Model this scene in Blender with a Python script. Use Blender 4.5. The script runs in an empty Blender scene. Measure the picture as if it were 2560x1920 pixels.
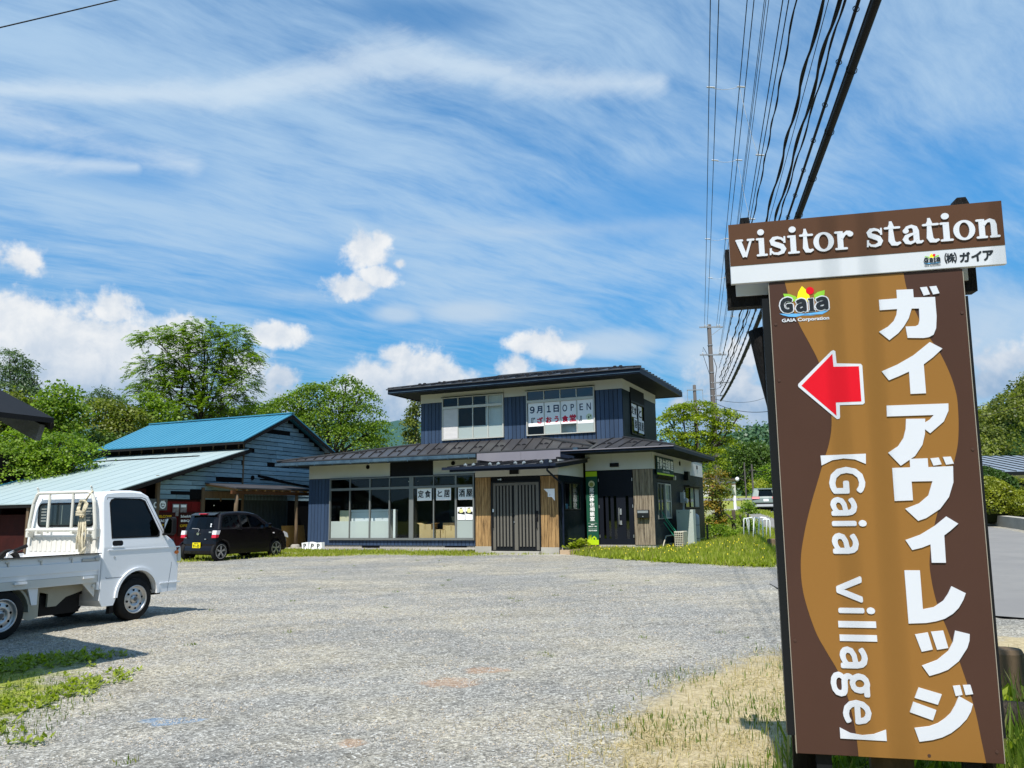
import bpy, bmesh, math, random
import numpy as np
from mathutils import Vector, Matrix
from mathutils.geometry import tessellate_polygon

scene = bpy.context.scene
COL = scene.collection
rnd = random.Random(7)

# ------------------------------------------------------------------ camera
PITCH, ROLL, CAM_H = math.radians(9.25), math.radians(-0.757), 1.28
_c, _s = math.cos(PITCH), math.sin(PITCH)
_cr, _sr = math.cos(ROLL), math.sin(ROLL)
_rows = np.array([[_cr, -_sr, 0], [_sr, _cr, 0], [0, 0, 1.0]]) @ np.array([[1, 0, 0], [0, _s, -_c], [0, _c, _s]])
cam_data = bpy.data.cameras.new('camera')
cam_data.sensor_width = 36.0
cam_data.lens = 28.125
cam_data.clip_start = 0.05
cam_data.clip_end = 12000.0
cam = bpy.data.objects.new('camera', cam_data)
COL.objects.link(cam)
m3 = Matrix((_rows[0], -_rows[1], -_rows[2])).transposed()
cam.matrix_world = Matrix.Translation((0, 0, CAM_H)) @ m3.to_4x4()
scene.camera = cam

# ------------------------------------------------------------------ exposure
scene.view_settings.view_transform = 'Standard'
scene.view_settings.look = 'None'
scene.view_settings.exposure = 0.32
scene.view_settings.gamma = 1.0
scene.view_settings.use_curve_mapping = False
scene.cycles.max_bounces = 8
scene.cycles.transparent_max_bounces = 16
scene.cycles.caustics_reflective = False
scene.cycles.caustics_refractive = False

# ------------------------------------------------------------------ sun
SUN_AZ = math.radians(193.0)          # clockwise from +Y, behind the camera and a little left
SUN_EL = math.radians(56.5)
to_sun = Vector((math.sin(SUN_AZ) * math.cos(SUN_EL), math.cos(SUN_AZ) * math.cos(SUN_EL), math.sin(SUN_EL)))
sun_data = bpy.data.lights.new('sun', 'SUN')
sun_data.energy = 5.0
sun_data.angle = math.radians(0.5)
sun_data.color = (1.0, 0.955, 0.88)
sun = bpy.data.objects.new('sun', sun_data)
COL.objects.link(sun)
sun.rotation_euler = to_sun.to_track_quat('Z', 'Y').to_euler()
sun.location = to_sun * 50


# ------------------------------------------------------------------ node expressions
class X:
    """A socket (or number) inside a node tree; arithmetic makes Math nodes."""
    tree = None

    def __init__(self, v):
        self.v = v

    @staticmethod
    def math(op, *a, clamp=False):
        n = X.tree.nodes.new('ShaderNodeMath')
        n.operation = op
        n.use_clamp = clamp
        for i, q in enumerate(a):
            q = q.v if isinstance(q, X) else q
            if isinstance(q, (int, float)):
                n.inputs[i].default_value = q
            else:
                X.tree.links.new(q, n.inputs[i])
        return X(n.outputs[0])

    def __add__(s, o): return X.math('ADD', s, o)
    def __radd__(s, o): return X.math('ADD', o, s)
    def __sub__(s, o): return X.math('SUBTRACT', s, o)
    def __rsub__(s, o): return X.math('SUBTRACT', o, s)
    def __mul__(s, o): return X.math('MULTIPLY', s, o)
    def __rmul__(s, o): return X.math('MULTIPLY', o, s)
    def __truediv__(s, o): return X.math('DIVIDE', s, o)


def smooth(x, a, b):
    n = X.tree.nodes.new('ShaderNodeMapRange')
    n.interpolation_type = 'SMOOTHSTEP'
    X.tree.links.new(x.v, n.inputs[0])
    n.inputs[1].default_value = a
    n.inputs[2].default_value = b
    return X(n.outputs[0])


def xmin(*a):
    r = a[0]
    for q in a[1:]:
        r = X.math('MINIMUM', r, q)
    return r


def xmax(*a):
    r = a[0]
    for q in a[1:]:
        r = X.math('MAXIMUM', r, q)
    return r


def comb(x, y, z):
    n = X.tree.nodes.new('ShaderNodeCombineXYZ')
    for i, q in enumerate((x, y, z)):
        if isinstance(q, X):
            X.tree.links.new(q.v, n.inputs[i])
        else:
            n.inputs[i].default_value = q
    return n.outputs[0]


def sep(sock):
    n = X.tree.nodes.new('ShaderNodeSeparateXYZ')
    X.tree.links.new(sock, n.inputs[0])
    return X(n.outputs[0]), X(n.outputs[1]), X(n.outputs[2])


def noise(vec, scale, detail=4, rough=0.55, dist=0.0):
    n = X.tree.nodes.new('ShaderNodeTexNoise')
    n.inputs['Scale'].default_value = scale
    n.inputs['Detail'].default_value = detail
    n.inputs['Roughness'].default_value = rough
    n.inputs['Distortion'].default_value = dist
    X.tree.links.new(vec, n.inputs['Vector'])
    return X(n.outputs[0])


def voronoi(vec, scale, feature='F1', out=0, rand=1.0):
    n = X.tree.nodes.new('ShaderNodeTexVoronoi')
    n.feature = feature
    n.inputs['Scale'].default_value = scale
    n.inputs['Randomness'].default_value = rand
    X.tree.links.new(vec, n.inputs['Vector'])
    return n.outputs[out]


def mixc(fac, a, b):
    n = X.tree.nodes.new('ShaderNodeMix')
    n.data_type = 'RGBA'
    if isinstance(fac, X):
        X.tree.links.new(fac.v, n.inputs[0])
    else:
        n.inputs[0].default_value = fac
    for sock, q in ((n.inputs[6], a), (n.inputs[7], b)):
        if isinstance(q, (tuple, list)):
            sock.default_value = tuple(q)[:3] + (1.0,)
        else:
            X.tree.links.new(q, sock)
    return n.outputs[2]


def scalec(col, k):
    """colour times a scalar expression"""
    n = X.tree.nodes.new('ShaderNodeVectorMath')
    n.operation = 'SCALE'
    if isinstance(col, (tuple, list)):
        n.inputs[0].default_value = tuple(col)[:3]
    else:
        X.tree.links.new(col, n.inputs[0])
    if isinstance(k, X):
        X.tree.links.new(k.v, n.inputs['Scale'])
    else:
        n.inputs['Scale'].default_value = k
    return n.outputs[0]


# ------------------------------------------------------------------ sky
world = bpy.data.worlds.new('World')
scene.world = world
world.use_nodes = True
wt = world.node_tree
for n in list(wt.nodes):
    wt.nodes.remove(n)
X.tree = wt
w_out = wt.nodes.new('ShaderNodeOutputWorld')
w_bg = wt.nodes.new('ShaderNodeBackground')
wt.links.new(w_bg.outputs[0], w_out.inputs[0])
w_bg.inputs[1].default_value = 0.10
sky_tex = wt.nodes.new('ShaderNodeTexSky')
sky_tex.sky_type = 'NISHITA'
sky_tex.sun_disc = False
sky_tex.sun_elevation = SUN_EL
sky_tex.sun_rotation = SUN_AZ
sky_tex.altitude = 600
sky_tex.air_density = 1.0
sky_tex.dust_density = 0.6
sky_tex.ozone_density = 2.2
tc = wt.nodes.new('ShaderNodeTexCoord')
dx, dy, dz = sep(tc.outputs['Generated'])
az = X.math('ARCTAN2', dx, dy)
el = X.math('ARCSINE', dz)
ae = comb(az, el, 0.0)


def smin_union(parts):
    return xmax(*parts)


# high thin cirrus on a flat layer far overhead, drawn out along one wind direction
den = xmax(dz, 0.0) + 0.12
px_, py_ = dx / den, dy / den
WA = math.radians(-38)
along = px_ * math.cos(WA) - py_ * math.sin(WA)
across = px_ * math.sin(WA) + py_ * math.cos(WA)
warp = noise(comb(px_, py_, 0.0), 1.1, 3) - 0.5
c1 = noise(comb(along * 0.50, across * 1.5 + warp * 0.5, 1.3), 1.5, 7, 0.60, 0.0)
c2 = noise(comb(px_, py_, 4.2), 0.75, 5, 0.55, 0.0)
c3 = noise(comb(along * 1.1, across * 4.2 + warp * 1.2, 7.7), 2.6, 8, 0.66, 0.0)
cir = smooth(c1 * 0.52 + c2 * 0.55 + c3 * 0.42, 0.54, 0.92) * 0.92


def seg_band(a0, e0, a1, e1, w0, w1, lo=0.0, hi=1.0):
    """soft band along a straight piece of the sky, tapering from w0 to w1"""
    vx, vy = a1 - a0, e1 - e0
    L2 = vx * vx + vy * vy
    t = X.math('ADD', ((az - a0) * vx + (el - e0) * vy) * (1.0 / L2), 0.0, clamp=True)
    ddx, ddy = az - a0 - t * vx, el - e0 - t * vy
    d = X.math('SQRT', ddx * ddx + ddy * ddy)
    wd = t * (w1 - w0) + w0
    return 1.0 - d / wd


bn = noise(comb(az * 3.0 + el * 4.0, el * 9.0 - az * 3.0, 0.7), 3.2, 6, 0.66, 0.4) - 0.5
streak = xmax(seg_band(-0.62, 0.440, -0.36, 0.487, 0.008, 0.016),
              seg_band(-0.36, 0.487, -0.15, 0.545, 0.018, 0.024),
              seg_band(-0.15, 0.545, 0.0, 0.534, 0.026, 0.010),
              seg_band(0.0, 0.526, 0.20, 0.510, 0.018, 0.010) * 0.75,
              seg_band(-0.62, 0.372, -0.46, 0.392, 0.012, 0.006) * 0.8,
              seg_band(-0.60, 0.420, -0.40, 0.402, 0.015, 0.008) * 0.5)
streak = smooth(streak + bn * 2.2, -0.75, 1.1) * 0.62

# cumulus: heaps placed by azimuth and elevation, ragged by noise
def heap(a, e, ra, re, k=1.0):
    u, v = (az - a) * (1.0 / ra), (el - e) * (1.0 / re)
    return (1.0 - X.math('SQRT', u * u + v * v)) * k


# CLOUDS  (azimuth, elevation, half widths) in radians
CUMULUS = [
    (-0.5663, 0.2075, 0.0702, 0.0439, 1.0),
    (-0.5237, 0.1946, 0.0878, 0.0527, 1.0),
    (-0.4634, 0.1865, 0.0761, 0.0585, 1.0),
    (-0.4724, 0.2328, 0.0322, 0.0263, 0.9),
    (-0.4222, 0.1986, 0.0527, 0.041, 1.0),
    (-0.5477, 0.1579, 0.1405, 0.0644, 1.0),
    (-0.4489, 0.1514, 0.1288, 0.0527, 1.0),
    (-0.3996, 0.2224, 0.0351, 0.0152, 0.8),
    (-0.2926, 0.2179, 0.0498, 0.0176, 1.0),
    (-0.3325, 0.1712, 0.041, 0.0351, 1.0),
    (-0.2838, 0.166, 0.0263, 0.0176, 1.0),
    (-0.3128, 0.1339, 0.0761, 0.0468, 1.0),
    (-0.1236, 0.1742, 0.0644, 0.0439, 1.0),
    (-0.1706, 0.1614, 0.0527, 0.041, 1.0),
    (-0.1413, 0.1963, 0.0351, 0.0176, 1.0),
    (-0.0859, 0.162, 0.0468, 0.0351, 1.0),
    (-0.1505, 0.1319, 0.0995, 0.0527, 1.0),
    (-0.1948, 0.1413, 0.0527, 0.0351, 1.0),
    (-0.1857, 0.3245, 0.0363, 0.0293, 1.0),
    (-0.1682, 0.3372, 0.0176, 0.0176, 1.0),
    (-0.2023, 0.277, 0.0363, 0.0199, 1.0),
    (-0.1701, 0.2937, 0.0322, 0.0176, 1.0),
    (-0.1424, 0.3092, 0.0117, 0.0082, 0.7),
    (0.0339, 0.2118, 0.0498, 0.0211, 1.0),
    (0.0642, 0.2002, 0.0351, 0.0176, 1.0),
    (0.0054, 0.1839, 0.0263, 0.0211, 0.9),
    (0.0153, 0.1662, 0.0293, 0.0234, 0.8),
    (0.2669, 0.1524, 0.0527, 0.0527, 1.0),
    (0.2978, 0.1219, 0.0644, 0.0468, 1.0),
    (0.2553, 0.1142, 0.082, 0.041, 1.0),
    (0.2876, 0.1849, 0.0351, 0.0293, 0.8),
    (0.1002, 0.1345, 0.0644, 0.0351, 0.8),
    (0.5454, 0.1294, 0.0468, 0.0234, 0.9),
    (0.5842, 0.153, 0.0702, 0.0351, 0.7),
    (-0.5641, 0.2757, 0.0351, 0.0234, 0.55),
    (-0.6297, 0.1631, 0.1171, 0.0702, 1.0),
    (-0.7362, 0.144, 0.1522, 0.0761, 1.0),
    (0.6868, 0.1208, 0.1522, 0.0644, 1.0)]
SOFT = [
    (-0.0527, 0.2515, 0.0878, 0.0211, 1.0),
    (-0.1468, 0.248, 0.0468, 0.0176, 1.0),
    (0.1226, 0.2083, 0.1112, 0.0269, 0.9),
    (0.2404, 0.1927, 0.0644, 0.0468, 0.8),
    (0.5472, 0.1874, 0.0995, 0.0878, 0.7),
    (0.0288, 0.3487, 0.4098, 0.0176, 0.4),
    (-0.2895, 0.2639, 0.1463, 0.0234, 0.4)]
wv = wt.nodes.new('ShaderNodeVectorMath')
wv.operation = 'SCALE'
wt.links.new(ae, wv.inputs[0])
wv.inputs['Scale'].default_value = 1.0
n_big = noise(ae, 22.0, 5, 0.60, 0.2) - 0.5
n_fine = noise(ae, 75.0, 4, 0.62) - 0.5
field = smin_union([heap(*h) for h in CUMULUS])
rag = field + n_big * 1.55 + n_fine * 0.55
cum = smooth(rag, -0.04, 0.50)
soft = smooth(smin_union([heap(*h) for h in SOFT]) + n_big * 0.28, 0.0, 0.75) * 0.8
# lit tops, grey-blue undersides: the same field sampled a little higher tells which side of a heap we are on
ae_up = comb(az - 0.006, el + 0.016, 0.0)
n_up = noise(ae_up, 22.0, 5, 0.60, 0.2) - 0.5
relief = smooth((n_big - n_up) * 1.6 + 0.5, 0.15, 0.9)
belly = smooth(el, 0.111, 0.206)
lit = X.math('ADD', relief * 0.38 + belly * 0.70, -0.06, clamp=True)
cum_col = mixc(lit, (2.5, 3.7, 5.3), (7.0, 7.2, 7.4))
sky_col = scalec(sky_tex.outputs[0], smooth(el, 0.0, 0.42) * 0.58 + 0.42)
tint = wt.nodes.new('ShaderNodeVectorMath')
tint.operation = 'MULTIPLY'
wt.links.new(sky_col, tint.inputs[0])
tint.inputs[1].default_value = (0.40, 1.20, 1.56)
cir = cir * (1.0 - smooth(xmax(heap(0.19, 0.375, 0.22, 0.06), heap(-0.12, 0.59, 0.17, 0.03), heap(-0.50, 0.40, 0.17, 0.04), heap(-0.22, 0.30, 0.10, 0.03), heap(0.54, 0.36, 0.14, 0.07)) + (c1 - 0.5) * 1.6, 0.0, 0.9) * 0.65)
c = mixc(cir, tint.outputs[0], (3.5, 5.0, 6.7))
haze_band = smooth(el, 0.16, -0.02)
c = mixc(haze_band * 0.7, c, (3.2, 4.9, 6.9))
c = mixc(streak, c, (5.6, 6.5, 7.3))
c = mixc(soft, c, (4.3, 5.4, 6.6))
c = mixc(cum, c, cum_col)
wt.links.new(c, w_bg.inputs[0])
world.cycles.sampling_method = 'MANUAL'
world.cycles.sample_map_resolution = 512


# ================================================================== materials
def material(name, col=(0.5, 0.5, 0.5), rough=0.6, metal=0.0, var=0.0, nz=None, nz2=None, bump=None, coat=0.0, spec=None,
             stretch=(1, 1, 1), space='Object'):
    """procedural Principled: per-object tone var, two noise tone layers (scale, amount[, colour]), bump (scale, strength)"""
    m = bpy.data.materials.new(name)
    m.use_nodes = True
    nt = m.node_tree
    X.tree = nt
    b = nt.nodes['Principled BSDF']
    b.inputs['Roughness'].default_value = rough
    b.inputs['Metallic'].default_value = metal
    b.inputs['Coat Weight'].default_value = coat
    if spec is None:
        spec = 0.10 if (rough >= 0.55 or max(col) < 0.06) else 0.3
    b.inputs['Specular IOR Level'].default_value = spec
    co = nt.nodes.new('ShaderNodeTexCoord').outputs[space]
    mp = nt.nodes.new('ShaderNodeMapping')
    nt.links.new(co, mp.inputs[0])
    mp.inputs['Scale'].default_value = stretch
    vec = mp.outputs[0]
    if var and space == 'Object':
        oi = nt.nodes.new('ShaderNodeObjectInfo')
        ad = nt.nodes.new('ShaderNodeVectorMath')
        ad.operation = 'ADD'
        nt.links.new(vec, ad.inputs[0])
        nt.links.new(comb(X(oi.outputs['Random']) * 37.0, X(oi.outputs['Random']) * 91.0, 0.0), ad.inputs[1])
        vec = ad.outputs[0]
    c = tuple(col)
    if nz:
        f = smooth(noise(vec, nz[0], 5, 0.6), 0.3, 0.7)
        tgt = nz[2] if len(nz) > 2 else tuple(min(1, q * 1.6) for q in col)
        c = mixc(f * nz[1], c, tgt)
    if nz2:
        f = smooth(noise(vec, nz2[0], 6, 0.65), nz2[3] if len(nz2) > 3 else 0.5, 0.75)
        c = mixc(f * nz2[1], c, nz2[2])
    if var:
        oi = nt.nodes.new('ShaderNodeObjectInfo')
        c = scalec(c, X(oi.outputs['Random']) * (2 * var) + (1.0 - var))
    if isinstance(c, tuple):
        b.inputs['Base Color'].default_value = c + (1,)
    else:
        nt.links.new(c, b.inputs['Base Color'])
    if bump:
        bn_ = nt.nodes.new('ShaderNodeBump')
        bn_.inputs['Strength'].default_value = bump[1]
        bn_.inputs['Distance'].default_value = bump[2] if len(bump) > 2 else 0.01
        nt.links.new(noise(vec, bump[0], 5, 0.6).v, bn_.inputs['Height'])
        nt.links.new(bn_.outputs[0], b.inputs['Normal'])
    return m


def glass_material(name, tint=(0.9, 0.95, 0.93), refl=0.12, fros=0.0, fros_col=(0.7, 0.76, 0.74)):
    """thin window glass: mostly see-through, with a mirror coat that grows at grazing angles; optional frosting"""
    m = bpy.data.materials.new(name)
    m.use_nodes = True
    nt = m.node_tree
    X.tree = nt
    for n in list(nt.nodes):
        nt.nodes.remove(n)
    o = nt.nodes.new('ShaderNodeOutputMaterial')
    tr = nt.nodes.new('ShaderNodeBsdfTransparent')
    tr.inputs[0].default_value = tint + (1,)
    gl = nt.nodes.new('ShaderNodeBsdfGlossy')
    gl.inputs['Roughness'].default_value = 0.02
    gl.inputs[0].default_value = (0.55, 0.58, 0.62, 1)
    fr = nt.nodes.new('ShaderNodeLayerWeight')
    fr.inputs[0].default_value = 0.5
    base = tr.outputs[0]
    if fros > 0:
        df = nt.nodes.new('ShaderNodeBsdfDiffuse')
        df.inputs[0].default_value = fros_col + (1,)
        tl = nt.nodes.new('ShaderNodeBsdfTranslucent')
        tl.inputs[0].default_value = fros_col + (1,)
        a = nt.nodes.new('ShaderNodeMixShader')
        a.inputs[0].default_value = 0.35
        nt.links.new(df.outputs[0], a.inputs[1])
        nt.links.new(tl.outputs[0], a.inputs[2])
        k = nt.nodes.new('ShaderNodeMixShader')
        k.inputs[0].default_value = fros
        nt.links.new(base, k.inputs[1])
        nt.links.new(a.outputs[0], k.inputs[2])
        base = k.outputs[0]
    mx = nt.nodes.new('ShaderNodeMixShader')
    nt.links.new((X.math('POWER', X(fr.outputs[1]), 4.0) * 0.9 + (refl + 0.04)).v, mx.inputs[0])
    nt.links.new(base, mx.inputs[1])
    nt.links.new(gl.outputs[0], mx.inputs[2])
    nt.links.new(mx.outputs[0], o.inputs[0])
    return m


def leaf_material(name, dark, light, trans=0.35, hue=None):
    """leaves: every leaf carries its own tone (attribute), thin enough to let some light through"""
    m = bpy.data.materials.new(name)
    m.use_nodes = True
    nt = m.node_tree
    X.tree = nt
    b = nt.nodes['Principled BSDF']
    b.inputs['Roughness'].default_value = 0.45
    b.inputs['Specular IOR Level'].default_value = 0.35
    at = nt.nodes.new('ShaderNodeAttribute')
    at.attribute_name = 'tone'
    f = X(at.outputs['Fac'])
    c = mixc(f, dark, light)
    if hue:
        at2 = nt.nodes.new('ShaderNodeAttribute')
        at2.attribute_name = 'turn'
        c = mixc(X(at2.outputs['Fac']), c, hue)
    nt.links.new(c, b.inputs['Base Color'])
    tl = nt.nodes.new('ShaderNodeBsdfTranslucent')
    sc = nt.nodes.new('ShaderNodeVectorMath')
    sc.operation = 'MULTIPLY'
    nt.links.new(c, sc.inputs[0])
    sc.inputs[1].default_value = (1.5, 1.7, 0.55)
    nt.links.new(sc.outputs[0], tl.inputs[0])
    mx = nt.nodes.new('ShaderNodeMixShader')
    mx.inputs[0].default_value = trans
    nt.links.new(b.outputs[0], mx.inputs[1])
    nt.links.new(tl.outputs[0], mx.inputs[2])
    nt.links.new(mx.outputs[0], nt.nodes['Material Output'].inputs[0])
    return m


# ================================================================== mesh building
class MB:
    """collects shapes, then links them as ONE mesh object"""

    def __init__(self):
        self.v, self.f, self.mi = [], [], []

    def add(self, vs, fs, mi=0):
        o = len(self.v)
        self.v.extend([tuple(p) for p in vs])
        self.f.extend([tuple(i + o for i in q) for q in fs])
        self.mi.extend([mi] * len(fs))
        return self

    def box(self, x0, x1, y0, y1, z0, z1, mi=0, M_=None):
        vs = [(x, y, z) for z in (z0, z1) for y in (y0, y1) for x in (x0, x1)]
        if M_ is not None:
            vs = [tuple(M_ @ Vector(p)) for p in vs]
        return self.add(vs, [(0, 2, 3, 1), (4, 5, 7, 6), (0, 1, 5, 4), (2, 6, 7, 3), (0, 4, 6, 2), (1, 3, 7, 5)], mi)

    def bar(self, p, q, w, h, mi=0, up=(0, 0, 1)):
        """square bar from p to q, w wide, h high"""
        p, q = Vector(p), Vector(q)
        d = (q - p)
        L = d.length
        d.normalize()
        s = d.cross(Vector(up))
        if s.length < 1e-5:
            s = d.cross(Vector((1, 0, 0)))
        s.normalize()
        u = s.cross(d)
        vs = []
        for e in (p, q):
            for a, b_ in ((-1, -1), (1, -1), (1, 1), (-1, 1)):
                vs.append(e + s * (a * w / 2) + u * (b_ * h / 2))
        return self.add(vs, [(0, 3, 2, 1), (4, 5, 6, 7), (0, 1, 5, 4), (1, 2, 6, 5), (2, 3, 7, 6), (3, 0, 4, 7)], mi)

    def tube(self, pts, r, n=8, mi=0, caps=True):
        pts = [Vector(p) for p in pts]
        rs = r if isinstance(r, (list, tuple)) else [r] * len(pts)
        o = len(self.v)
        ref = None
        for i, p in enumerate(pts):
            d = (pts[min(i + 1, len(pts) - 1)] - pts[max(i - 1, 0)])
            if d.length < 1e-9:
                d = Vector((0, 0, 1))
            d.normalize()
            if ref is None:
                ref = d.cross(Vector((0, 0, 1)))
                if ref.length < 1e-3:
                    ref = d.cross(Vector((1, 0, 0)))
            ref = (ref - d * ref.dot(d)).normalized()
            bi = d.cross(ref)
            for k in range(n):
                t = 2 * math.pi * k / n
                self.v.append(tuple(p + (ref * math.cos(t) + bi * math.sin(t)) * rs[i]))
        for i in range(len(pts) - 1):
            for k in range(n):
                a, b_ = o + i * n + k, o + i * n + (k + 1) % n
                self.f.append((a, b_, b_ + n, a + n))
                self.mi.append(mi)
        if caps:
            self.f.append(tuple(o + k for k in reversed(range(n))))
            self.f.append(tuple(o + (len(pts) - 1) * n + k for k in range(n)))
            self.mi += [mi, mi]
        return self

    def prism(self, poly, d0, d1, axes='xz', holes=(), mi=0, f=None):
        """outline (2-D, with holes) given depth from d0 to d1; axes names the plane of the outline"""
        loops = [list(poly)] + [list(h) for h in holes]
        flat = [p for l in loops for p in l]
        tri = tessellate_polygon([[Vector((p[0], p[1], 0)) for p in l] for l in loops])

        def put(p, d):
            if axes == 'xz':
                q = (p[0], d, p[1])
            elif axes == 'yz':
                q = (d, p[0], p[1])
            else:
                q = (p[0], p[1], d)
            return f(q) if f else q
        n = len(flat)
        vs = [put(p, d0) for p in flat] + [put(p, d1) for p in flat]
        fs = []
        for t in tri:
            a, b_, c_ = t
            fs.append((a, b_, c_))
            fs.append((n + c_, n + b_, n + a))
        k = 0
        for l in loops:
            m_ = len(l)
            for i in range(m_):
                a, b_ = k + i, k + (i + 1) % m_
                fs.append((a, b_, n + b_, n + a))
            k += m_
        return self.add(vs, fs, mi)

    def disc(self, c_, r, axis='y', n=16, depth=0.01, mi=0, r2=None):
        pts = [(c_[0] + r * math.cos(2 * math.pi * k / n), c_[1] + (r2 or r) * math.sin(2 * math.pi * k / n)) for k in range(n)]
        return pts

    def lathe(self, prof, c_=(0, 0, 0), n=24, axis='z', mi=0, M_=None):
        """profile (radius, height) turned about an axis"""
        o = len(self.v)
        for r_, h in prof:
            for k in range(n):
                t = 2 * math.pi * k / n
                if axis == 'z':
                    p = (c_[0] + r_ * math.cos(t), c_[1] + r_ * math.sin(t), c_[2] + h)
                elif axis == 'y':
                    p = (c_[0] + r_ * math.cos(t), c_[1] + h, c_[2] + r_ * math.sin(t))
                else:
                    p = (c_[0] + h, c_[1] + r_ * math.cos(t), c_[2] + r_ * math.sin(t))
                self.v.append(tuple(M_ @ Vector(p)) if M_ is not None else p)
        for i in range(len(prof) - 1):
            for k in range(n):
                a, b_ = o + i * n + k, o + i * n + (k + 1) % n
                self.f.append((a, b_, b_ + n, a + n))
                self.mi.append(mi)
        return self

    def mesh(self, name, mats, smooth_=False, fix=True):
        me = bpy.data.meshes.new(name)
        me.from_pydata(self.v, [], self.f)
        mats = mats if isinstance(mats, (list, tuple)) else [mats]
        for m in mats:
            me.materials.append(m)
        if len(mats) > 1:
            me.polygons.foreach_set('material_index', self.mi)
        if fix:
            bm = bmesh.new()
            bm.from_mesh(me)
            bmesh.ops.recalc_face_normals(bm, faces=bm.faces)
            bm.to_mesh(me)
            bm.free()
        if smooth_:
            me.polygons.foreach_set('use_smooth', [True] * len(me.polygons))
        me.update()
        return me

    def build(self, name, mats, parent=None, smooth_=False, bevel=0.0, seg=2, fix=True, ang=0.6):
        me = self.mesh(name, mats, smooth_, fix)
        o = bpy.data.objects.new(name, me)
        COL.objects.link(o)
        if parent is not None:
            o.parent = parent
        if bevel:
            md = o.modifiers.new('bevel', 'BEVEL')
            md.width = bevel
            md.segments = seg
            md.limit_method = 'ANGLE'
            md.angle_limit = ang
        return o


def tag(o, label=None, cat=None, group=None, kind=None):
    if label:
        o['label'] = label
    if cat:
        o['category'] = cat
    if group:
        o['group'] = group
    if kind:
        o['kind'] = kind
    return o


def thing(name, label, cat, M_=None, group=None):
    """an Empty at the thing's base that parents its parts"""
    o = bpy.data.objects.new(name, None)
    o.empty_display_size = 0.2
    COL.objects.link(o)
    if M_ is not None:
        o.matrix_world = M_
    return tag(o, label, cat, group)


def solo(name, mb, mats, label, cat, M_=None, group=None, smooth_=False, bevel=0.0, at=None, seg=2):
    """a thing that is one mesh; its origin is moved to the middle of its base"""
    xs = np.array(mb.v)
    lo, hi = xs.min(0), xs.max(0)
    c_ = np.array([(lo[0] + hi[0]) / 2, (lo[1] + hi[1]) / 2, lo[2]])
    mb.v = [tuple(p) for p in (xs - c_)]
    o = mb.build(name, mats, None, smooth_, bevel, seg)
    o.matrix_world = (M_ if M_ is not None else Matrix()) @ Matrix.Translation(c_)
    return tag(o, label, cat, group)


def carry(o, child):
    """make child a part of o, child coordinates given in o's own frame already"""
    child.parent = o
    return child


_shared = {}


def piece(name, key, make, mats, parent, loc, rot=None):
    """one of many alike pieces; pieces with the same key share their mesh"""
    me = _shared.get(key)
    if me is None:
        mb = MB()
        make(mb)
        me = _shared[key] = mb.mesh(name, mats)
    o = bpy.data.objects.new(name, me)
    COL.objects.link(o)
    o.parent = parent
    o.location = loc
    if rot:
        o.rotation_euler = rot
    return o


def board(parent, mat, x, y, z, w, t, h, name='board', axis='x', rot=None):
    """a plank standing (w wide along axis, t thick outward, h high) with its lower corner at x, y, z"""
    w, t, h = round(w, 3), round(t, 3), round(h, 3)

    def mk(mb):
        e = min(0.006, w * 0.2)
        if axis == 'x':
            mb.prism([(0, 0), (w, 0), (w, -t + e), (w - e, -t), (e, -t), (0, -t + e)], 0, h, 'xy')
        else:
            mb.prism([(0, 0), (0, w), (t - e, w), (t, w - e), (t, e), (t - e, 0)], 0, h, 'xy')
    return piece(name, (name, axis, w, t, h, mat.name), mk, mat, parent, (x, y, z), rot)


# ------------------------------------------------------------------ writing
_TEXT = {}


def _glyphs(s, res=3):
    key = s
    if key in _TEXT:
        return _TEXT[key]
    cu = bpy.data.curves.new('writing', 'FONT')
    cu.body = s
    cu.size = 1.0
    cu.resolution_u = res
    ob = bpy.data.objects.new('writing', cu)
    COL.objects.link(ob)
    bpy.context.view_layer.update()
    me = ob.to_mesh()
    v = np.array([(p.co.x, p.co.y) for p in me.vertices]) if len(me.vertices) else np.zeros((0, 2))
    f = [tuple(p.vertices) for p in me.polygons]
    ob.to_mesh_clear()
    bpy.data.objects.remove(ob)
    bpy.data.curves.remove(cu)
    _TEXT[key] = (v, f)
    return _TEXT[key]


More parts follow.
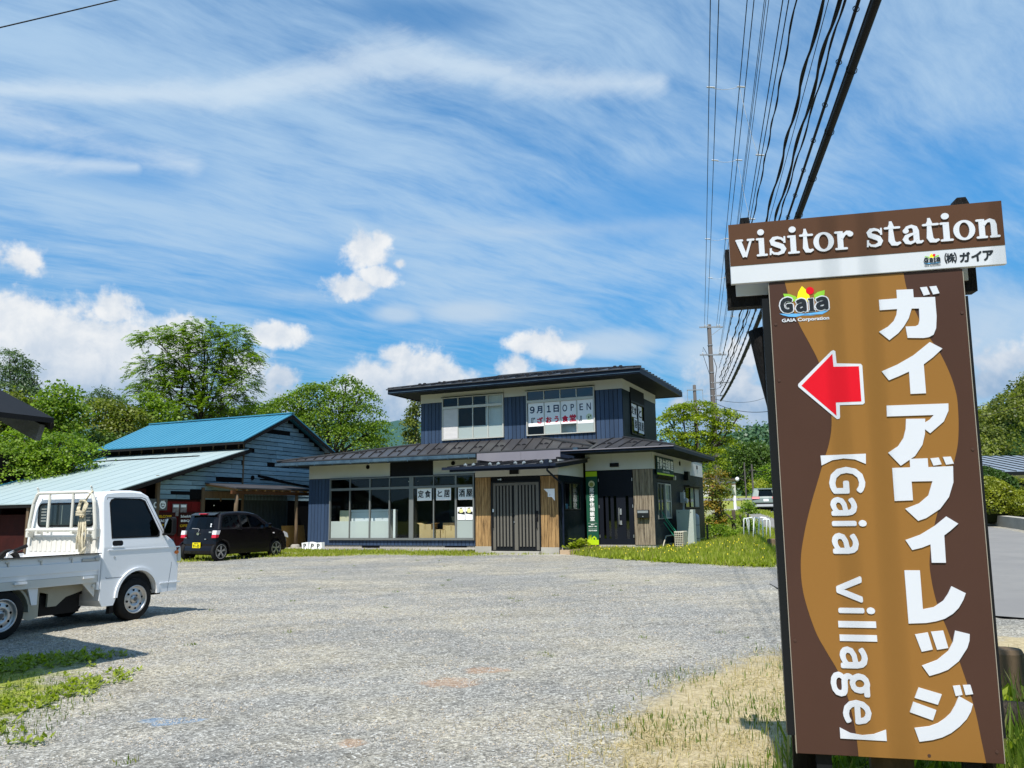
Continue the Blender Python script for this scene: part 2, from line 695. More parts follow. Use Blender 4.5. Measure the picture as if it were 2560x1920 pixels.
def write(mb, s, x0, x1, z0, z1, y=-0.002, bold=0.0, mi=0, rot=0, raise_=0.0, keep=False, f=None):
    """lettering fitted into the rectangle x0..x1, z0..z1 on a face that looks towards -y; rot=90 turns it clockwise.
    bold thickens the strokes by laying shifted copies a hair apart; raise_ gives the letters thickness"""
    v, fs = _glyphs(s)
    if not len(v):
        return mb
    lo, hi = v.min(0), v.max(0)
    q = (v - lo) / np.maximum(hi - lo, 1e-6)
    if rot == 90:
        q = np.stack([q[:, 1], 1 - q[:, 0]], 1)
    if keep:
        asp = (hi[0] - lo[0]) / (hi[1] - lo[1])
        W_, H_ = x1 - x0, z1 - z0
        if W_ / H_ > asp:
            d = (W_ - H_ * asp) / 2
            x0, x1 = x0 + d, x1 - d
    sh = [(0, 0)] if not bold else [(0, 0), (bold, 0), (-bold, 0), (0, bold), (0, -bold), (bold * .7, bold * .7), (-bold * .7, bold * .7), (bold * .7, -bold * .7), (-bold * .7, -bold * .7)]
    for k, (ax, az_) in enumerate(sh):
        yy = y - 0.00015 * k
        vs = [(x0 + bold + a * (x1 - x0 - 2 * bold) + ax, yy, z0 + bold + b_ * (z1 - z0 - 2 * bold) + az_) for a, b_ in q]
        if f:
            vs = [f(p) for p in vs]
        mb.add(vs, fs, mi)
        if raise_:
            # side walls: boundary edges pulled back to the face
            cnt = {}
            for t in fs:
                for i in range(len(t)):
                    a, b_ = t[i], t[(i + 1) % len(t)]
                    cnt[(min(a, b_), max(a, b_))] = cnt.get((min(a, b_), max(a, b_)), 0) + 1
            ed = [e for e, c_ in cnt.items() if c_ == 1]
            o = len(mb.v)
            for a, b_ in ed:
                pa, pb = vs[a], vs[b_]
                mb.add([pa, pb, (pb[0], pb[1] + raise_, pb[2]), (pa[0], pa[1] + raise_, pa[2])], [(0, 1, 2, 3)], mi)
    return mb


def circle(cx, cz, r, n=20, r2=None):
    return [(cx + r * math.cos(2 * math.pi * k / n), cz + (r2 or r) * math.sin(2 * math.pi * k / n)) for k in range(n)]


def rrect(x0, x1, z0, z1, r, n=4):
    out = []
    for cx, cz, a0 in ((x1 - r, z1 - r, 0), (x0 + r, z1 - r, 90), (x0 + r, z0 + r, 180), (x1 - r, z0 + r, 270)):
        for k in range(n + 1):
            t = math.radians(a0 + 90 * k / n)
            out.append((cx + r * math.cos(t), cz + r * math.sin(t)))
    return out


# ------------------------------------------------------------------ the lie of the land
HA = math.radians(-24.25)                      # the house stands turned by this much
HO = (4.7093, 27.0186)
HU = (math.cos(HA), math.sin(HA))
HV = (-math.sin(HA), math.cos(HA))
HOUSE = Matrix.Translation((HO[0], HO[1], 0)) @ Matrix.Rotation(HA, 4, 'Z')


def _ss(t):
    t = np.clip(t, 0, 1)
    return t * t * (3 - 2 * t)


_YR = [-50, 14, 22, 30, 45, 59, 80, 100, 140, 200, 400]
_ZR = [-.08, -.08, .10, .50, .93, 1.28, 2.2, 3.2, 3.5, 4, 6]


def land(x, y):
    x, y = np.asarray(x, float), np.asarray(y, float)
    ex, ey = x - HO[0], y - HO[1]
    v = ex * HV[0] + ey * HV[1]
    g0 = -.08 * _ss((-3 - v) / 12)
    m = _ss((x - np.interp(y, [0, 22, 27, 35, 45, 60, 100, 200], [4.5, 4.5, 5.2, 9.0, 10.0, 12, 16, 20])) / np.interp(y, [0, 27, 60], [4, 3.5, 3.0]))
    return g0 * (1 - m) + np.interp(y, _YR, _ZR) * m


def gz(x, y):
    return float(land(x, y))


# ================================================================== shared materials
NAVY = material('navy board paint', (0.031, 0.055, 0.106), 0.5, var=0.14, nz=(3.0, 0.35, (0.048, 0.078, 0.135)), nz2=(1.2, 0.25, (0.09, 0.12, 0.16), 0.6), bump=(40, 0.25), stretch=(6, 6, 0.7))
NAVYDARK = material('dark teal metal siding', (0.010, 0.018, 0.024), 0.42, nz=(2.0, 0.4, (0.02, 0.03, 0.036)))
BLACKWALL = material('black wall panel', (0.012, 0.013, 0.016), 0.6, nz=(3, .4))
WHITEWALL = material('white mortar panel', (0.62, 0.62, 0.58), 0.85, nz=(1.5, 0.30, (0.50, 0.50, 0.46)), nz2=(7, 0.25, (0.42, 0.42, 0.38), 0.56), bump=(60, 0.2))
SOFFIT = material('painted soffit', (0.020, 0.026, 0.030), 0.7, nz=(2, .3))
FASCIA = material('navy fascia', (0.010, 0.014, 0.026), 0.42, nz=(2.2, 0.5, (0.018, 0.028, 0.05)), stretch=(1, 1, 4))
GUTTER = material('blue weathered gutter', (0.028, 0.055, 0.088), 0.35, nz=(2.0, 0.8, (0.075, 0.125, 0.17)), nz2=(5, .5, (.02, .03, .05), .55))
ROOFMETAL = material('dark metal roofing', (0.040, 0.039, 0.042), 0.38, spec=0.6, nz=(1.1, 0.45, (0.064, 0.062, 0.064)), nz2=(6, .35, (.035, .034, .036), .5), bump=(9, 0.12))
ROOFSEAM = material('dark seam metal', (0.022, 0.022, 0.025), 0.42)
GALV = material('shiny galvanised metal', (0.62, 0.63, 0.64), 0.3, 0.8, nz=(6, 0.4, (0.4, 0.4, 0.4)))
LILAC = material('grey mauve sheet metal', (0.20, 0.19, 0.22), 0.55, nz=(1.0, 0.35, (0.28, 0.27, 0.30)), nz2=(4, .3, (.13, .12, .14), .55))
ALU = material('bronze grey aluminium', (0.17, 0.18, 0.175), 0.45, 0.3, nz=(1.5, 0.25))
ALULIGHT = material('pale window aluminium', (0.55, 0.54, 0.49), 0.45, 0.2, nz=(2, 0.2, (.42, .42, .38)))
BLACKALU = material('black aluminium frame', (0.015, 0.017, 0.019), 0.4, 0.2)
GLASS = glass_material('window glass', tint=(.93, .96, .95), refl=-0.015)
GLASSDARK = glass_material('shaded glass', tint=(0.25, 0.29, 0.31), refl=0.06)
FROST = glass_material('frosted glass', refl=0.02, fros=0.80, fros_col=(0.62, 0.70, 0.68))
PAPER = material('white paper sheet', (0.90, 0.91, 0.93), 0.75, nz=(2.5, 0.10, (0.84, 0.85, 0.88)))
INK = material('black print', (0.012, 0.013, 0.016), 0.6)
INKBLUE = material('blue black print', (0.025, 0.055, 0.115), 0.6)
INKRED = material('crimson print', (0.60, 0.012, 0.050), 0.6)
INKWHITE = material('white print', (0.85, 0.86, 0.86), 0.6)
CONCRETE = material('pale concrete', (0.40, 0.38, 0.335), 0.9, nz=(2.0, 0.5, (0.28, 0.265, 0.23)), nz2=(11, 0.4, (0.20, 0.19, 0.165), 0.55), bump=(50, 0.4))
CHAR = material('scorched cedar plank', (0.46, 0.285, 0.125), 0.75, var=0.16, nz=(2.2, 0.7, (0.20, 0.115, 0.05)), nz2=(3.6, 0.95, (0.018, 0.012, 0.009), 0.43), bump=(20, 0.7), stretch=(9, 9, 0.55))
GREYPLANK = material('greyed scorched plank', (0.38, 0.315, 0.235), 0.8, var=0.14, nz=(2.4, 0.8, (0.20, 0.155, 0.105)), nz2=(3.2, 0.95, (0.02, 0.016, 0.014), 0.44), bump=(20, 0.8), stretch=(9, 9, 0.55))
OLDWOOD = material('weathered timber', (0.17, 0.12, 0.075), 0.85, nz=(3, 0.6, (0.09, 0.065, 0.045)), bump=(25, 0.5), stretch=(6, 6, 1))
DARKWOOD = material('black stained timber', (0.012, 0.011, 0.011), 0.62, nz=(3, 0.6, (0.020, 0.019, 0.018)), nz2=(6, .3, (.05, .047, .045), .66), bump=(14, 0.8, 0.03), stretch=(4, 4, 1))
BLUEBOARD = material('flaking pale blue paint', (0.20, 0.305, 0.365), 0.8, var=0.2, nz=(1.6, 0.6, (0.31, 0.42, 0.465)), nz2=(3.4, 0.85, (0.045, 0.06, 0.07), 0.54), bump=(18, 0.7), stretch=(1, 0.8, 7))
BLUEROOF = material('bright blue metal roof', (0.045, 0.205, 0.315), 0.42, nz=(0.5, 0.35, (0.065, 0.25, 0.365)), nz2=(3, 0.25, (0.03, 0.14, 0.22), 0.55), stretch=(1.6, 0.3, 1))
PALEROOF = material('faded pale blue roof', (0.31, 0.385, 0.390), 0.55, nz=(0.7, 0.5, (0.37, 0.44, 0.44)), nz2=(3.0, 0.4, (0.24, 0.30, 0.31), 0.55), stretch=(2.5, 0.35, 1))
BLACKISH = material('dark hollow', (0.006, 0.006, 0.007), 0.9)
CORRUG = material('dark corrugated sheet', (0.055, 0.075, 0.085), 0.6, nz=(2, 0.6, (0.035, 0.045, 0.05)), nz2=(5, .4, (.10, .09, .07), .6), stretch=(1, 4, 0.5))
REDPAINT = material('oxblood paint', (0.17, 0.012, 0.012), 0.6, var=0.1, nz=(2, 0.5, (0.10, 0.010, 0.012)))
PLYWOOD = material('tan plywood', (0.42, 0.235, 0.06), 0.7, nz=(1.5, 0.5, (0.33, 0.175, 0.045)), nz2=(5, .4, (.25, .12, .03), .58), stretch=(0.6, 4, 4))
CARDBOARD = material('cardboard', (0.50, 0.36, 0.19), 0.85, var=0.12, nz=(2, 0.2))
RUBBER = material('tyre rubber', (0.013, 0.013, 0.014), 0.75, nz=(8, 0.5, (0.03, 0.029, 0.027)))
CHROME = material('bright metal', (0.75, 0.75, 0.76), 0.15, 1.0)
STEELWHEEL = material('silver steel wheel', (0.55, 0.55, 0.56), 0.35, 0.75, nz=(9, 0.5, (0.38, 0.37, 0.35)))
BLACKPLASTIC = material('black plastic', (0.012, 0.012, 0.013), 0.5)
POLEMAT = material('grey pole concrete', (0.11, 0.098, 0.092), 0.85, nz=(2, 0.5, (0.07, 0.063, 0.06)), stretch=(1, 1, .3))
CABLE = material('black cable', (0.010, 0.010, 0.011), 0.55)
BARK = material('bark', (0.085, 0.068, 0.052), 0.9, nz=(4, 0.7, (0.045, 0.037, 0.03)), bump=(12, 0.8, 0.03), stretch=(3, 3, 1))

# ================================================================== ground
def poly_dist(poly, px, py):
    """signed distance (positive inside) from points to a polygon"""
    d = np.full(px.shape, 1e9)
    ins = np.zeros(px.shape, bool)
    n = len(poly)
    for i in range(n):
        x0, y0 = poly[i]
        x1, y1 = poly[(i + 1) % n]
        vx, vy = x1 - x0, y1 - y0
        t = np.clip(((px - x0) * vx + (py - y0) * vy) / (vx * vx + vy * vy), 0, 1)
        d = np.minimum(d, np.hypot(px - x0 - t * vx, py - y0 - t * vy))
        cond = ((y0 > py) != (y1 > py)) & (px < (x1 - x0) * (py - y0) / ((y1 - y0) + 1e-12) + x0)
        ins ^= cond
    return np.where(ins, d, -d)


LAWN = [(1.9, 26.1), (2.7, 23.6), (3.8, 21.7), (5.9, 18.9), (6.6, 20.2), (8.0, 23.6), (9.0, 27), (9.6, 30.3), (11.6, 38.6), (13.2, 46.5), (15.6, 57), (10, 58), (9.0, 46), (8.3, 36), (5.3, 28), (4.7, 26.9), (2.5, 27.9)]
STRIP = [(-13.5, 23.8), (-9.9, 24.9), (-7.9, 26.9), (-3.8, 26.8), (-1.4, 25.7), (1.7, 26.0), (2.6, 28.0), (0.2, 28.0), (-2.6, 29.4), (-9.3, 33.2), (-12.5, 30)]
VERGE = [(11.2, 30.4), (13.1, 38.6), (14.7, 46.5), (16.9, 56), (19.8, 68), (20.2, 68), (17.1, 56), (15.3, 46.5), (14.0, 38.6), (11.6, 29.5), (10.2, 26), (9.9, 27.0)]
DRY = [(0.30, 4.2), (0.50, 5.6), (1.05, 6.6), (1.5, 7.3), (2.5, 8.3), (3.6, 8.1), (5.0, 9.0), (6.5, 9.2), (9.5, 5.5), (7, 1), (0.2, 1.5)]
WEEDS = [(-3.25, 4.9), (-3.15, 5.4), (-3.35, 6.4), (-3.75, 7.6), (-4.0, 8.4), (-4.5, 8.45), (-5.6, 8.0), (-6.5, 5.5), (-5, 4)]
FIELD = [(22, 84), (40, 110), (40, 160), (-20, 160), (-20, 70), (-14, 60), (14, 62)]


def spaced(lo, hi, a, b, st):
    core = list(np.arange(lo, hi + 1e-6, st))
    r, s_ = [], st
    q = hi
    while q < b:
        s_ *= 1.25
        q += s_
        r.append(min(q, b))
    l, s_ = [], st
    q = lo
    while q > a:
        s_ *= 1.25
        q -= s_
        l.append(max(q, a))
    return np.array(l[::-1] + core + r)


gx = spaced(-15, 15, -2500, 2500, 0.17)
gy = spaced(2.5, 34, -60, 6000, 0.17)
GX, GY = np.meshgrid(gx, gy)
GZ = land(GX, GY)
nrm_ = np.random.RandomState(3)
GZ = GZ + np.where((GY < 40) & (np.abs(GX) < 20), 0.006 * nrm_.randn(*GZ.shape), 0)
ny, nx = GX.shape
me = bpy.data.meshes.new('ground')
idx = np.arange(nx * ny).reshape(ny, nx)
quads = np.stack([idx[:-1, :-1], idx[:-1, 1:], idx[1:, 1:], idx[1:, :-1]], -1).reshape(-1, 4)
me.vertices.add(nx * ny)
me.vertices.foreach_set('co', np.stack([GX, GY, GZ], -1).reshape(-1).astype(np.float32))
me.loops.add(quads.size)
me.loops.foreach_set('vertex_index', quads.reshape(-1).astype(np.int32))
me.polygons.add(len(quads))
me.polygons.foreach_set('loop_start', (np.arange(len(quads)) * 4).astype(np.int32))
me.polygons.foreach_set('use_smooth', np.ones(len(quads), bool))
me.update(calc_edges=True)
lawn_d = np.maximum(poly_dist(LAWN, GX, GY), poly_dist(VERGE, GX, GY))
lawn_d = np.maximum(lawn_d, poly_dist(FIELD, GX, GY))
strip_d = poly_dist(STRIP, GX, GY)
weed_d = poly_dist(WEEDS, GX, GY)
far_d = np.maximum.reduce([GY - 60, np.abs(GX) - 24, -2 - GY])
green = np.clip(np.maximum.reduce([lawn_d * 1.2 + 0.5, np.minimum(strip_d * 0.9 + 0.25, 0.62), np.minimum(weed_d * 1.0 + 0.2, 0.7), far_d * .2]), 0, 1)
dry = np.clip(poly_dist(DRY, GX, GY) * 1.0 + 0.35, 0, 1)
for nm, arr in (('green', green), ('dry', dry)):
    a = me.attributes.new(nm, 'FLOAT', 'POINT')
    a.data.foreach_set('value', arr.reshape(-1).astype(np.float32))

gm = bpy.data.materials.new('gravel lot with grass')
gm.use_nodes = True
X.tree = nt = gm.node_tree
b = nt.nodes['Principled BSDF']
b.inputs['Roughness'].default_value = 0.95
b.inputs['Specular IOR Level'].default_value = 0.2
geo = nt.nodes.new('ShaderNodeNewGeometry')
P = geo.outputs['Position']
vor = nt.nodes.new('ShaderNodeTexVoronoi')
vor.inputs['Scale'].default_value = 75.0
nt.links.new(P, vor.inputs['Vector'])
cellr, cellg, _cb = sep(vor.outputs['Color'])
vor2 = nt.nodes.new('ShaderNodeTexVoronoi')
vor2.inputs['Scale'].default_value = 31.0
nt.links.new(P, vor2.inputs['Vector'])
c2r, c2g, _ = sep(vor2.outputs['Color'])
tone = noise(P, 0.33, 5, 0.6)
tone2 = noise(P, 1.7, 4, 0.6)
basec = mixc(smooth(tone * 0.7 + tone2 * 0.3, 0.40, 0.62), (0.236, 0.231, 0.213), (0.325, 0.296, 0.234))
speck = smooth(cellr, 0.0, 1.0) * 0.80 + 0.60
speck2 = smooth(c2r, 0.1, 1.0) * 0.5 + 0.75
rut = noise(comb(sep(P)[0] * 0.22 + sep(P)[1] * 0.10, sep(P)[1] * 1.1 - sep(P)[0] * 0.25, 0.0), 1.0, 4, 0.6)
basec = scalec(basec, speck * speck2 * (smooth(rut, 0.32, 0.68) * 0.26 + 0.87))
basec = mixc(smooth(cellg, 0.93, 0.97), basec, (0.55, 0.54, 0.50))
basec = mixc(smooth(noise(comb(sep(P)[0] * 0.8, sep(P)[1] * 2.6, 0), 0.9, 6, .7), 0.60, 0.72) * 0.35, basec, (0.10, 0.10, 0.10))
# rusty and blue stains lying in the gravel
spx, spy, _z = sep(P)


def spot(x, y, rx, ry, jag=0.9):
    u, v = (spx - x) / rx, (spy - y) / ry
    return smooth(1.0 - (u * u + v * v) + (noise(P, 9, 4) - 0.5) * 2 * jag, 0.1, 0.7)


basec = mixc(spot(-2.35, 5.75, 0.24, 0.13, 1.6) * 0.5, basec, (0.12, 0.25, 0.42))
for sx, sy, sr in ((-0.55, 6.9, 0.30), (-0.25, 7.4, 0.24), (-1.0, 5.15, 0.12), (-0.75, 4.2, 0.07), (-0.3, 4.45, 0.05), (-0.9, 4.28, 0.05)):
    basec = mixc(spot(sx, sy, sr, sr * 0.8) * 0.40, basec, (0.42, 0.22, 0.10))
gat = nt.nodes.new('ShaderNodeAttribute')
gat.attribute_name = 'green'
dat = nt.nodes.new('ShaderNodeAttribute')
dat.attribute_name = 'dry'
gn = noise(P, 2.6, 6, 0.7)
gn2 = noise(P, 14.0, 4, 0.7)
gcol = mixc(smooth(gn2, 0.3, 0.7), (0.16, 0.19, 0.028), (0.34, 0.36, 0.070))
gcol = mixc(smooth(gn, 0.52, 0.72) * 0.7, gcol, (0.30, 0.27, 0.10))
dcol = mixc(smooth(gn2, 0.3, 0.7), (0.34, 0.27, 0.15), (0.52, 0.43, 0.26))
fac_d = smooth(X(dat.outputs['Fac']) + (gn - 0.5) * 1.1, 0.35, 0.75)
fac_g = smooth(X(gat.outputs['Fac']) + (gn - 0.5) * 1.3, 0.40, 0.75)
c = mixc(fac_d * 0.9, basec, dcol)
c = mixc(fac_g, c, gcol)
nt.links.new(c, b.inputs['Base Color'])
hgt = X(vor.outputs['Distance']) * 1.0 + X(vor2.outputs['Distance']) * 0.8
bn_ = nt.nodes.new('ShaderNodeBump')
bn_.inputs['Strength'].default_value = 0.7
bn_.inputs['Distance'].default_value = 0.012
nt.links.new(hgt.v, bn_.inputs['Height'])
nt.links.new(bn_.outputs[0], b.inputs['Normal'])
me.materials.append(gm)
ground = bpy.data.objects.new('ground', me)
COL.objects.link(ground)
tag(ground, 'grey gravel car park that turns to lawn beside the house', None, None, 'structure')


def ribbon(name, left, right, mats, lift, label, sub=8):
    """a sheet that follows the land between two edge lines"""
    vs, fs = [], []
    L, R_ = [], []
    for i in range(len(left) - 1):
        for k in range(6):
            t = k / 6
            L.append(np.array(left[i]) * (1 - t) + np.array(left[i + 1]) * t)
            R_.append(np.array(right[i]) * (1 - t) + np.array(right[i + 1]) * t)
    L.append(np.array(left[-1]))
    R_.append(np.array(right[-1]))
    for a, b_ in zip(L, R_):
        for k in range(sub + 1):
            p = a + (b_ - a) * k / sub
            vs.append((p[0], p[1], gz(p[0], p[1]) + lift))
    for i in range(len(L) - 1):
        for k in range(sub):
            q = i * (sub + 1) + k
            fs.append((q, q + 1, q + sub + 2, q + sub + 1))
    mb = MB().add(vs, fs)
    o = mb.build(name, mats, None, True)
    return tag(o, label, None, None, 'structure')


ASPHALT = material('worn pale asphalt', (0.205, 0.20, 0.195), 0.9, nz=(0.6, 0.6, (0.255, 0.248, 0.235)), nz2=(2.5, 0.4, (0.15, 0.15, 0.148), 0.52), bump=(120, 0.5), space='Object')
PATHMAT = material('old path asphalt', (0.20, 0.195, 0.185), 0.9, nz=(0.8, 0.6, (0.26, 0.25, 0.23)), bump=(100, 0.5))
ribbon('road',
       [(16, -3), (12.5, 2.5), (9.4, 6.6), (6.4, 10.0), (4.3, 12.4), (4.7, 15.2), (6.3, 18.4), (7.9, 21.6), (9.9, 26), (11.6, 30), (14.1, 38.6), (15.3, 46.5), (17.1, 56), (20.6, 70), (25.0, 84), (31, 105)],
       [(28, 3), (25, 6), (22, 9), (19.5, 11.5), (17.8, 14), (16.6, 16.6), (16.2, 19.4), (16.3, 22.5), (17.0, 26), (18.0, 30), (20.2, 38.6), (22.3, 46.5), (24.8, 56), (28.5, 70), (33.5, 84), (40, 105)],
       ASPHALT, 0.022, 'worn grey asphalt road climbing past the sign to the right')
ribbon('path', [(8.7, 25.5), (9.5, 30.3), (11.5, 38.6), (13.2, 46.5), (15.6, 56), (18.6, 68)], [(9.9, 26.0), (10.7, 30.0), (12.7, 38.6), (14.5, 46.5), (16.9, 56), (19.8, 68)],
       PATHMAT, 0.022, 'narrow grey footpath climbing between lawn and road', 4)
ribbon('side_road', [(13, 82.5), (20, 83), (30, 84), (60, 86)], [(13, 90.5), (20, 90), (30, 91), (60, 95)], PATHMAT, 0.03, 'grey side road crossing in front of the white building', 4)

# hills and mountain far off
def ridge(name, pts, depth, mats, label, res=60, seed=1, rough=0.08, noise_len=4):
    """a long hill: crest line given as (x, y, z); falls away to both sides"""
    r_ = np.random.RandomState(seed)
    P_ = np.array(pts, float)
    t = np.linspace(0, len(P_) - 1, res)
    cr = np.stack([np.interp(t, range(len(P_)), P_[:, k]) for k in range(3)], -1)
    nz_ = np.convolve(r_.randn(res + 8), np.ones(noise_len) / noise_len, 'same')[4:-4]
    cr[:, 2] *= 1 + nz_ * rough
    rows = 16
    vs, fs = [], []
    for j in range(-rows, rows + 1):
        k = j / rows
        prof = 0.5 + 0.5 * math.cos(math.pi * k)
        wob = np.convolve(r_.randn(res + 8), np.ones(5) / 5, 'same')[4:-4]
        for i in range(res):
            z = cr[i, 2] * prof * (1 + 0.07 * wob[i] * (1 if j else 0))
            d = np.array([cr[i, 0], cr[i, 1]])
            d = d / np.linalg.norm(d)
            vs.append((cr[i, 0] + d[0] * depth * k, cr[i, 1] + d[1] * depth * k, z - 3))
    for j in range(2 * rows):
        for i in range(res - 1):
            q = j * res + i
            fs.append((q, q + 1, q + res + 1, q + res))
    o = MB().add(vs, fs).build(name, mats, None, True)
    return tag(o, label, None, None, 'structure')


MOUNT = material('distant forested mountain', (0.035, 0.085, 0.075), 0.9, nz=(0.002, 0.5, (0.06, 0.11, 0.10)), space='Object')
HILLM = material('hill under trees', (0.020, 0.045, 0.012), .95, nz=(.05, .6, (.04, .07, .02)))
ridge('hill', [(-150, -60, 8), (-80, -70, 20), (0, -75, 24), (60, -70, 22), (110, -50, 26), (150, -10, 30), (170, 40, 26)], 34, HILLM, 'unseen wooded hill behind the camera', 70, 9, .1)  # added out of view to darken window reflections and cut fill on the house
ridge('mountain', [(-1600, 2700, 330), (-900, 2900, 350), (-440, 3000, 352), (0, 3000, 330), (500, 3000, 255), (900, 3000, 305), (1150, 2950, 290), (1500, 2800, 200), (2200, 2500, 120)], 900, MOUNT, 'blue forested mountain on the skyline far behind the house', 120, 5, 0.035, 7)


# ================================================================== the dark house (local x along its front, y going back, z up)
house = thing('restaurant_house', 'two storey navy boarded house with black metal roofs and scorched plank porch', 'house', HOUSE)


def part(name, mb, mats, parent=house, **k):
    return mb.build(name, mats, parent, **k)


# foundations
mb = MB()
mb.box(-15.46, -2.6, 1.49, 6.25, -0.3, 0.10)
mb.box(-2.38, -0.02, 0.02, 8.35, -0.3, 0.212)
mb.box(-5.49, -4.89, -2.44, 1.4, -0.3, 0.245)
mb.box(-3.13, -2.51, -2.44, 1.4, -0.3, 0.225)
mb.box(-2.62, -2.40, -2.2, 0.1, -0.3, 0.222)
mb.box(-4.889, -3.131, -2.60, -0.5, -0.3, 0.10)
part('foundation', mb, CONCRETE, bevel=0.008)
mb = MB()
mb.box(-9.5, -2.6, 0.2, 1.45, -0.3, 0.030)
mb.box(-5.9, -2.2, -3.05, -2.46, -0.3, 0.012)
mb.box(-2.35, 0.02, -0.36, 0.0, -0.3, 0.10)
part('doorstep', mb, CONCRETE, bevel=0.01)
for x0, x1 in ((-12.70, -11.85), (-8.80, -7.85)):
    m_ = MB().box(x0, x1, 1.462, 1.489, 0.0, 0.092)
    for k in range(6):
        xx = x0 + (k + 0.5) * (x1 - x0) / 6
        m_.box(xx - 0.008, xx + 0.008, 1.452, 1.461, 0.0, 0.092)
    part('floor_vent', m_, BLACKISH)

# ---- walls (each slab sits just behind the boards it carries)
VL = 1.45
mb = MB()
mb.box(-15.47, -14.34, VL + 0.02, VL + 0.14, 0.10, 3.42)
mb.box(-14.34, -7.46, VL + 0.02, VL + 0.14, 0.10, 0.315)
mb.box(-14.34, -7.46, VL + 0.02, VL + 0.14, 2.86, 3.42)
mb.box(-7.46, -2.6, VL + 0.02, VL + 0.14, 0.10, 3.42)
mb.box(-15.47, -15.35, VL + 0.14, 6.2, 0.10, 3.42)
mb.box(-15.35, -2.6, 6.08, 6.2, 0.10, 3.42)
part('wall', mb, BLACKWALL)
for x0, x1 in ((-15.47, -11.37), (-9.33, -7.2)):
    part('mortar_panel', MB().box(x0, x1, VL - 0.005, VL + 0.019, 2.885, 3.44), WHITEWALL)
part('dark_panel', MB().box(-11.36, -9.34, VL, VL + 0.019, 2.875, 3.44), BLACKWALL)
for ux, zz in ((-12.45, 3.30), (-8.42, 3.31)):
    m_ = MB().prism(circle(ux, zz, 0.085, 18), VL - 0.03, VL - 0.006)
    part('round_vent', m_, BLACKISH)
W = 0.170
k = 0
x = -15.47
while x < -14.36:
    board(house, NAVY, x, VL + 0.018, 0.10, min(W - 0.016, -14.345 - x), 0.016, 2.775)
    x += W
x = -14.34
while x < -7.5:
    board(house, NAVY, x, VL + 0.018, 0.10, min(W - 0.016, -7.465 - x), 0.016, 0.21)
    x += W


def window(x0, x1, z0, z1, y, rail, mulls, frame_m, panes, depth=0.07, w=0.045, parent=house, dark=False):
    """sliding window: outer frame, transom rail, mullions; every pane a sub-part.
    panes: list of (x0, x1, z0, z1, material)"""
    m_ = MB()
    m_.box(x0, x1, y - depth, y, z0, z0 + w * 0.9)
    m_.box(x0, x1, y - depth, y, z1 - w * 0.8, z1)
    m_.box(x0, x0 + w, y - depth + 0.002, y, z0 + w * 0.9, z1 - w * 0.8)
    m_.box(x1 - w, x1, y - depth + 0.002, y, z0 + w * 0.9, z1 - w * 0.8)
    if rail:
        m_.box(x0 + w, x1 - w, y - depth - 0.01, y, rail[0], rail[1])
    for i, (mx, mw) in enumerate(mulls):
        a, b_ = z0 + w * 0.9, z1 - w * 0.8
        if rail:
            m_.box(mx - mw / 2, mx + mw / 2, y - depth * 0.8 - 0.004 * (i % 2), y, a, rail[0])
            m_.box(mx - mw / 2, mx + mw / 2, y - depth * 0.8, y, rail[1], b_)
        else:
            m_.box(mx - mw / 2, mx + mw / 2, y - depth * 0.8 - 0.004 * (i % 2), y, a, b_)
    o = m_.build('window', frame_m, parent)
    for px0, px1, pz0, pz1, pm in panes:
        MB().box(px0, px1, y - 0.034, y - 0.028, pz0, pz1).build('pane', pm, o)
    return o


# ---- ground floor shop window, seven lights
mull = [(-13.30, .045), (-12.30, .065), (-11.35, .045), (-10.31, .20), (-9.28, .045), (-8.28, .075)]
edges = [-14.28, -13.30, -12.30, -11.35, -10.35, -9.28, -8.28, -7.46]
panes = []
for i in range(7):
    a, b_ = edges[i] + 0.03, edges[i + 1] - 0.03
    if i == 4:
        a = -10.20
    if i == 3:
        b_ = -10.42
    panes.append((a, b_, 2.47, 2.82, GLASS))
    if i in (0, 1, 2, 6):
        panes.append((a, b_, 1.09, 2.34, GLASS))
        panes.append((a, b_, 0.38, 1.085, FROST))
    else:
        panes.append((a, b_, 0.38, 2.34, GLASS))
window(-14.33, -7.465, 0.315, 2.862, VL + 0.01, (2.35, 2.45), mull, ALU, panes, 0.09, 0.06)
m_ = MB()
for i in range(7):          # sash bottoms and meeting stiles, a little proud
    a, b_ = edges[i] + 0.03, edges[i + 1] - 0.03
    if i == 4:
        a = -10.20
    if i == 3:
        b_ = -10.42
    m_.box(a, b_, VL - 0.052, VL - 0.012, 0.357, 0.40)
part('sash', m_, ALU)

# ---- rooms behind the shop window
ROOM = material('dim room wall', (0.045, 0.042, 0.038), 0.9, nz=(1, .4))
ROOMFLOOR = material('dim shop floor', (0.20, 0.18, 0.15), 0.7, nz=(2, .4))
mb = MB()
mb.box(-15.34, -7.2, VL + 0.15, 6.07, 0.101, 0.33)
part('shop_floor', mb, ROOMFLOOR)
mb = MB()
mb.box(-15.34, -7.2, 4.6, 4.7, 0.33, 2.9)
mb.box(-7.32, -7.2, VL + 0.15, 4.6, 0.33, 2.9)
mb.box(-15.34, -7.2, VL + 0.15, 4.7, 2.901, 2.98)
mb.box(-10.40, -10.22, VL + 0.12, VL + 0.28, 0.33, 2.9)
part('room_wall', mb, ROOM)
mb = MB().box(-10.52, -10.43, VL + 0.5, VL + 0.60, 0.33, 2.9)
part('room_post', mb, material('brown timber post', (0.16, 0.06, 0.03), 0.7))
mb = MB()
mb.prism([(-8.14, 1.5), (-7.9, 1.5), (-7.9, 2.0), (-8.14, 2.0)], VL + .5, VL + .52)
part('room_light', MB().box(-11.2, -10.75, 2.6, 2.66, 2.68, 2.72), INKWHITE)
mb = MB()
mb.box(-10.1, -9.72, 4.2, 4.58, 0.9, 1.9)
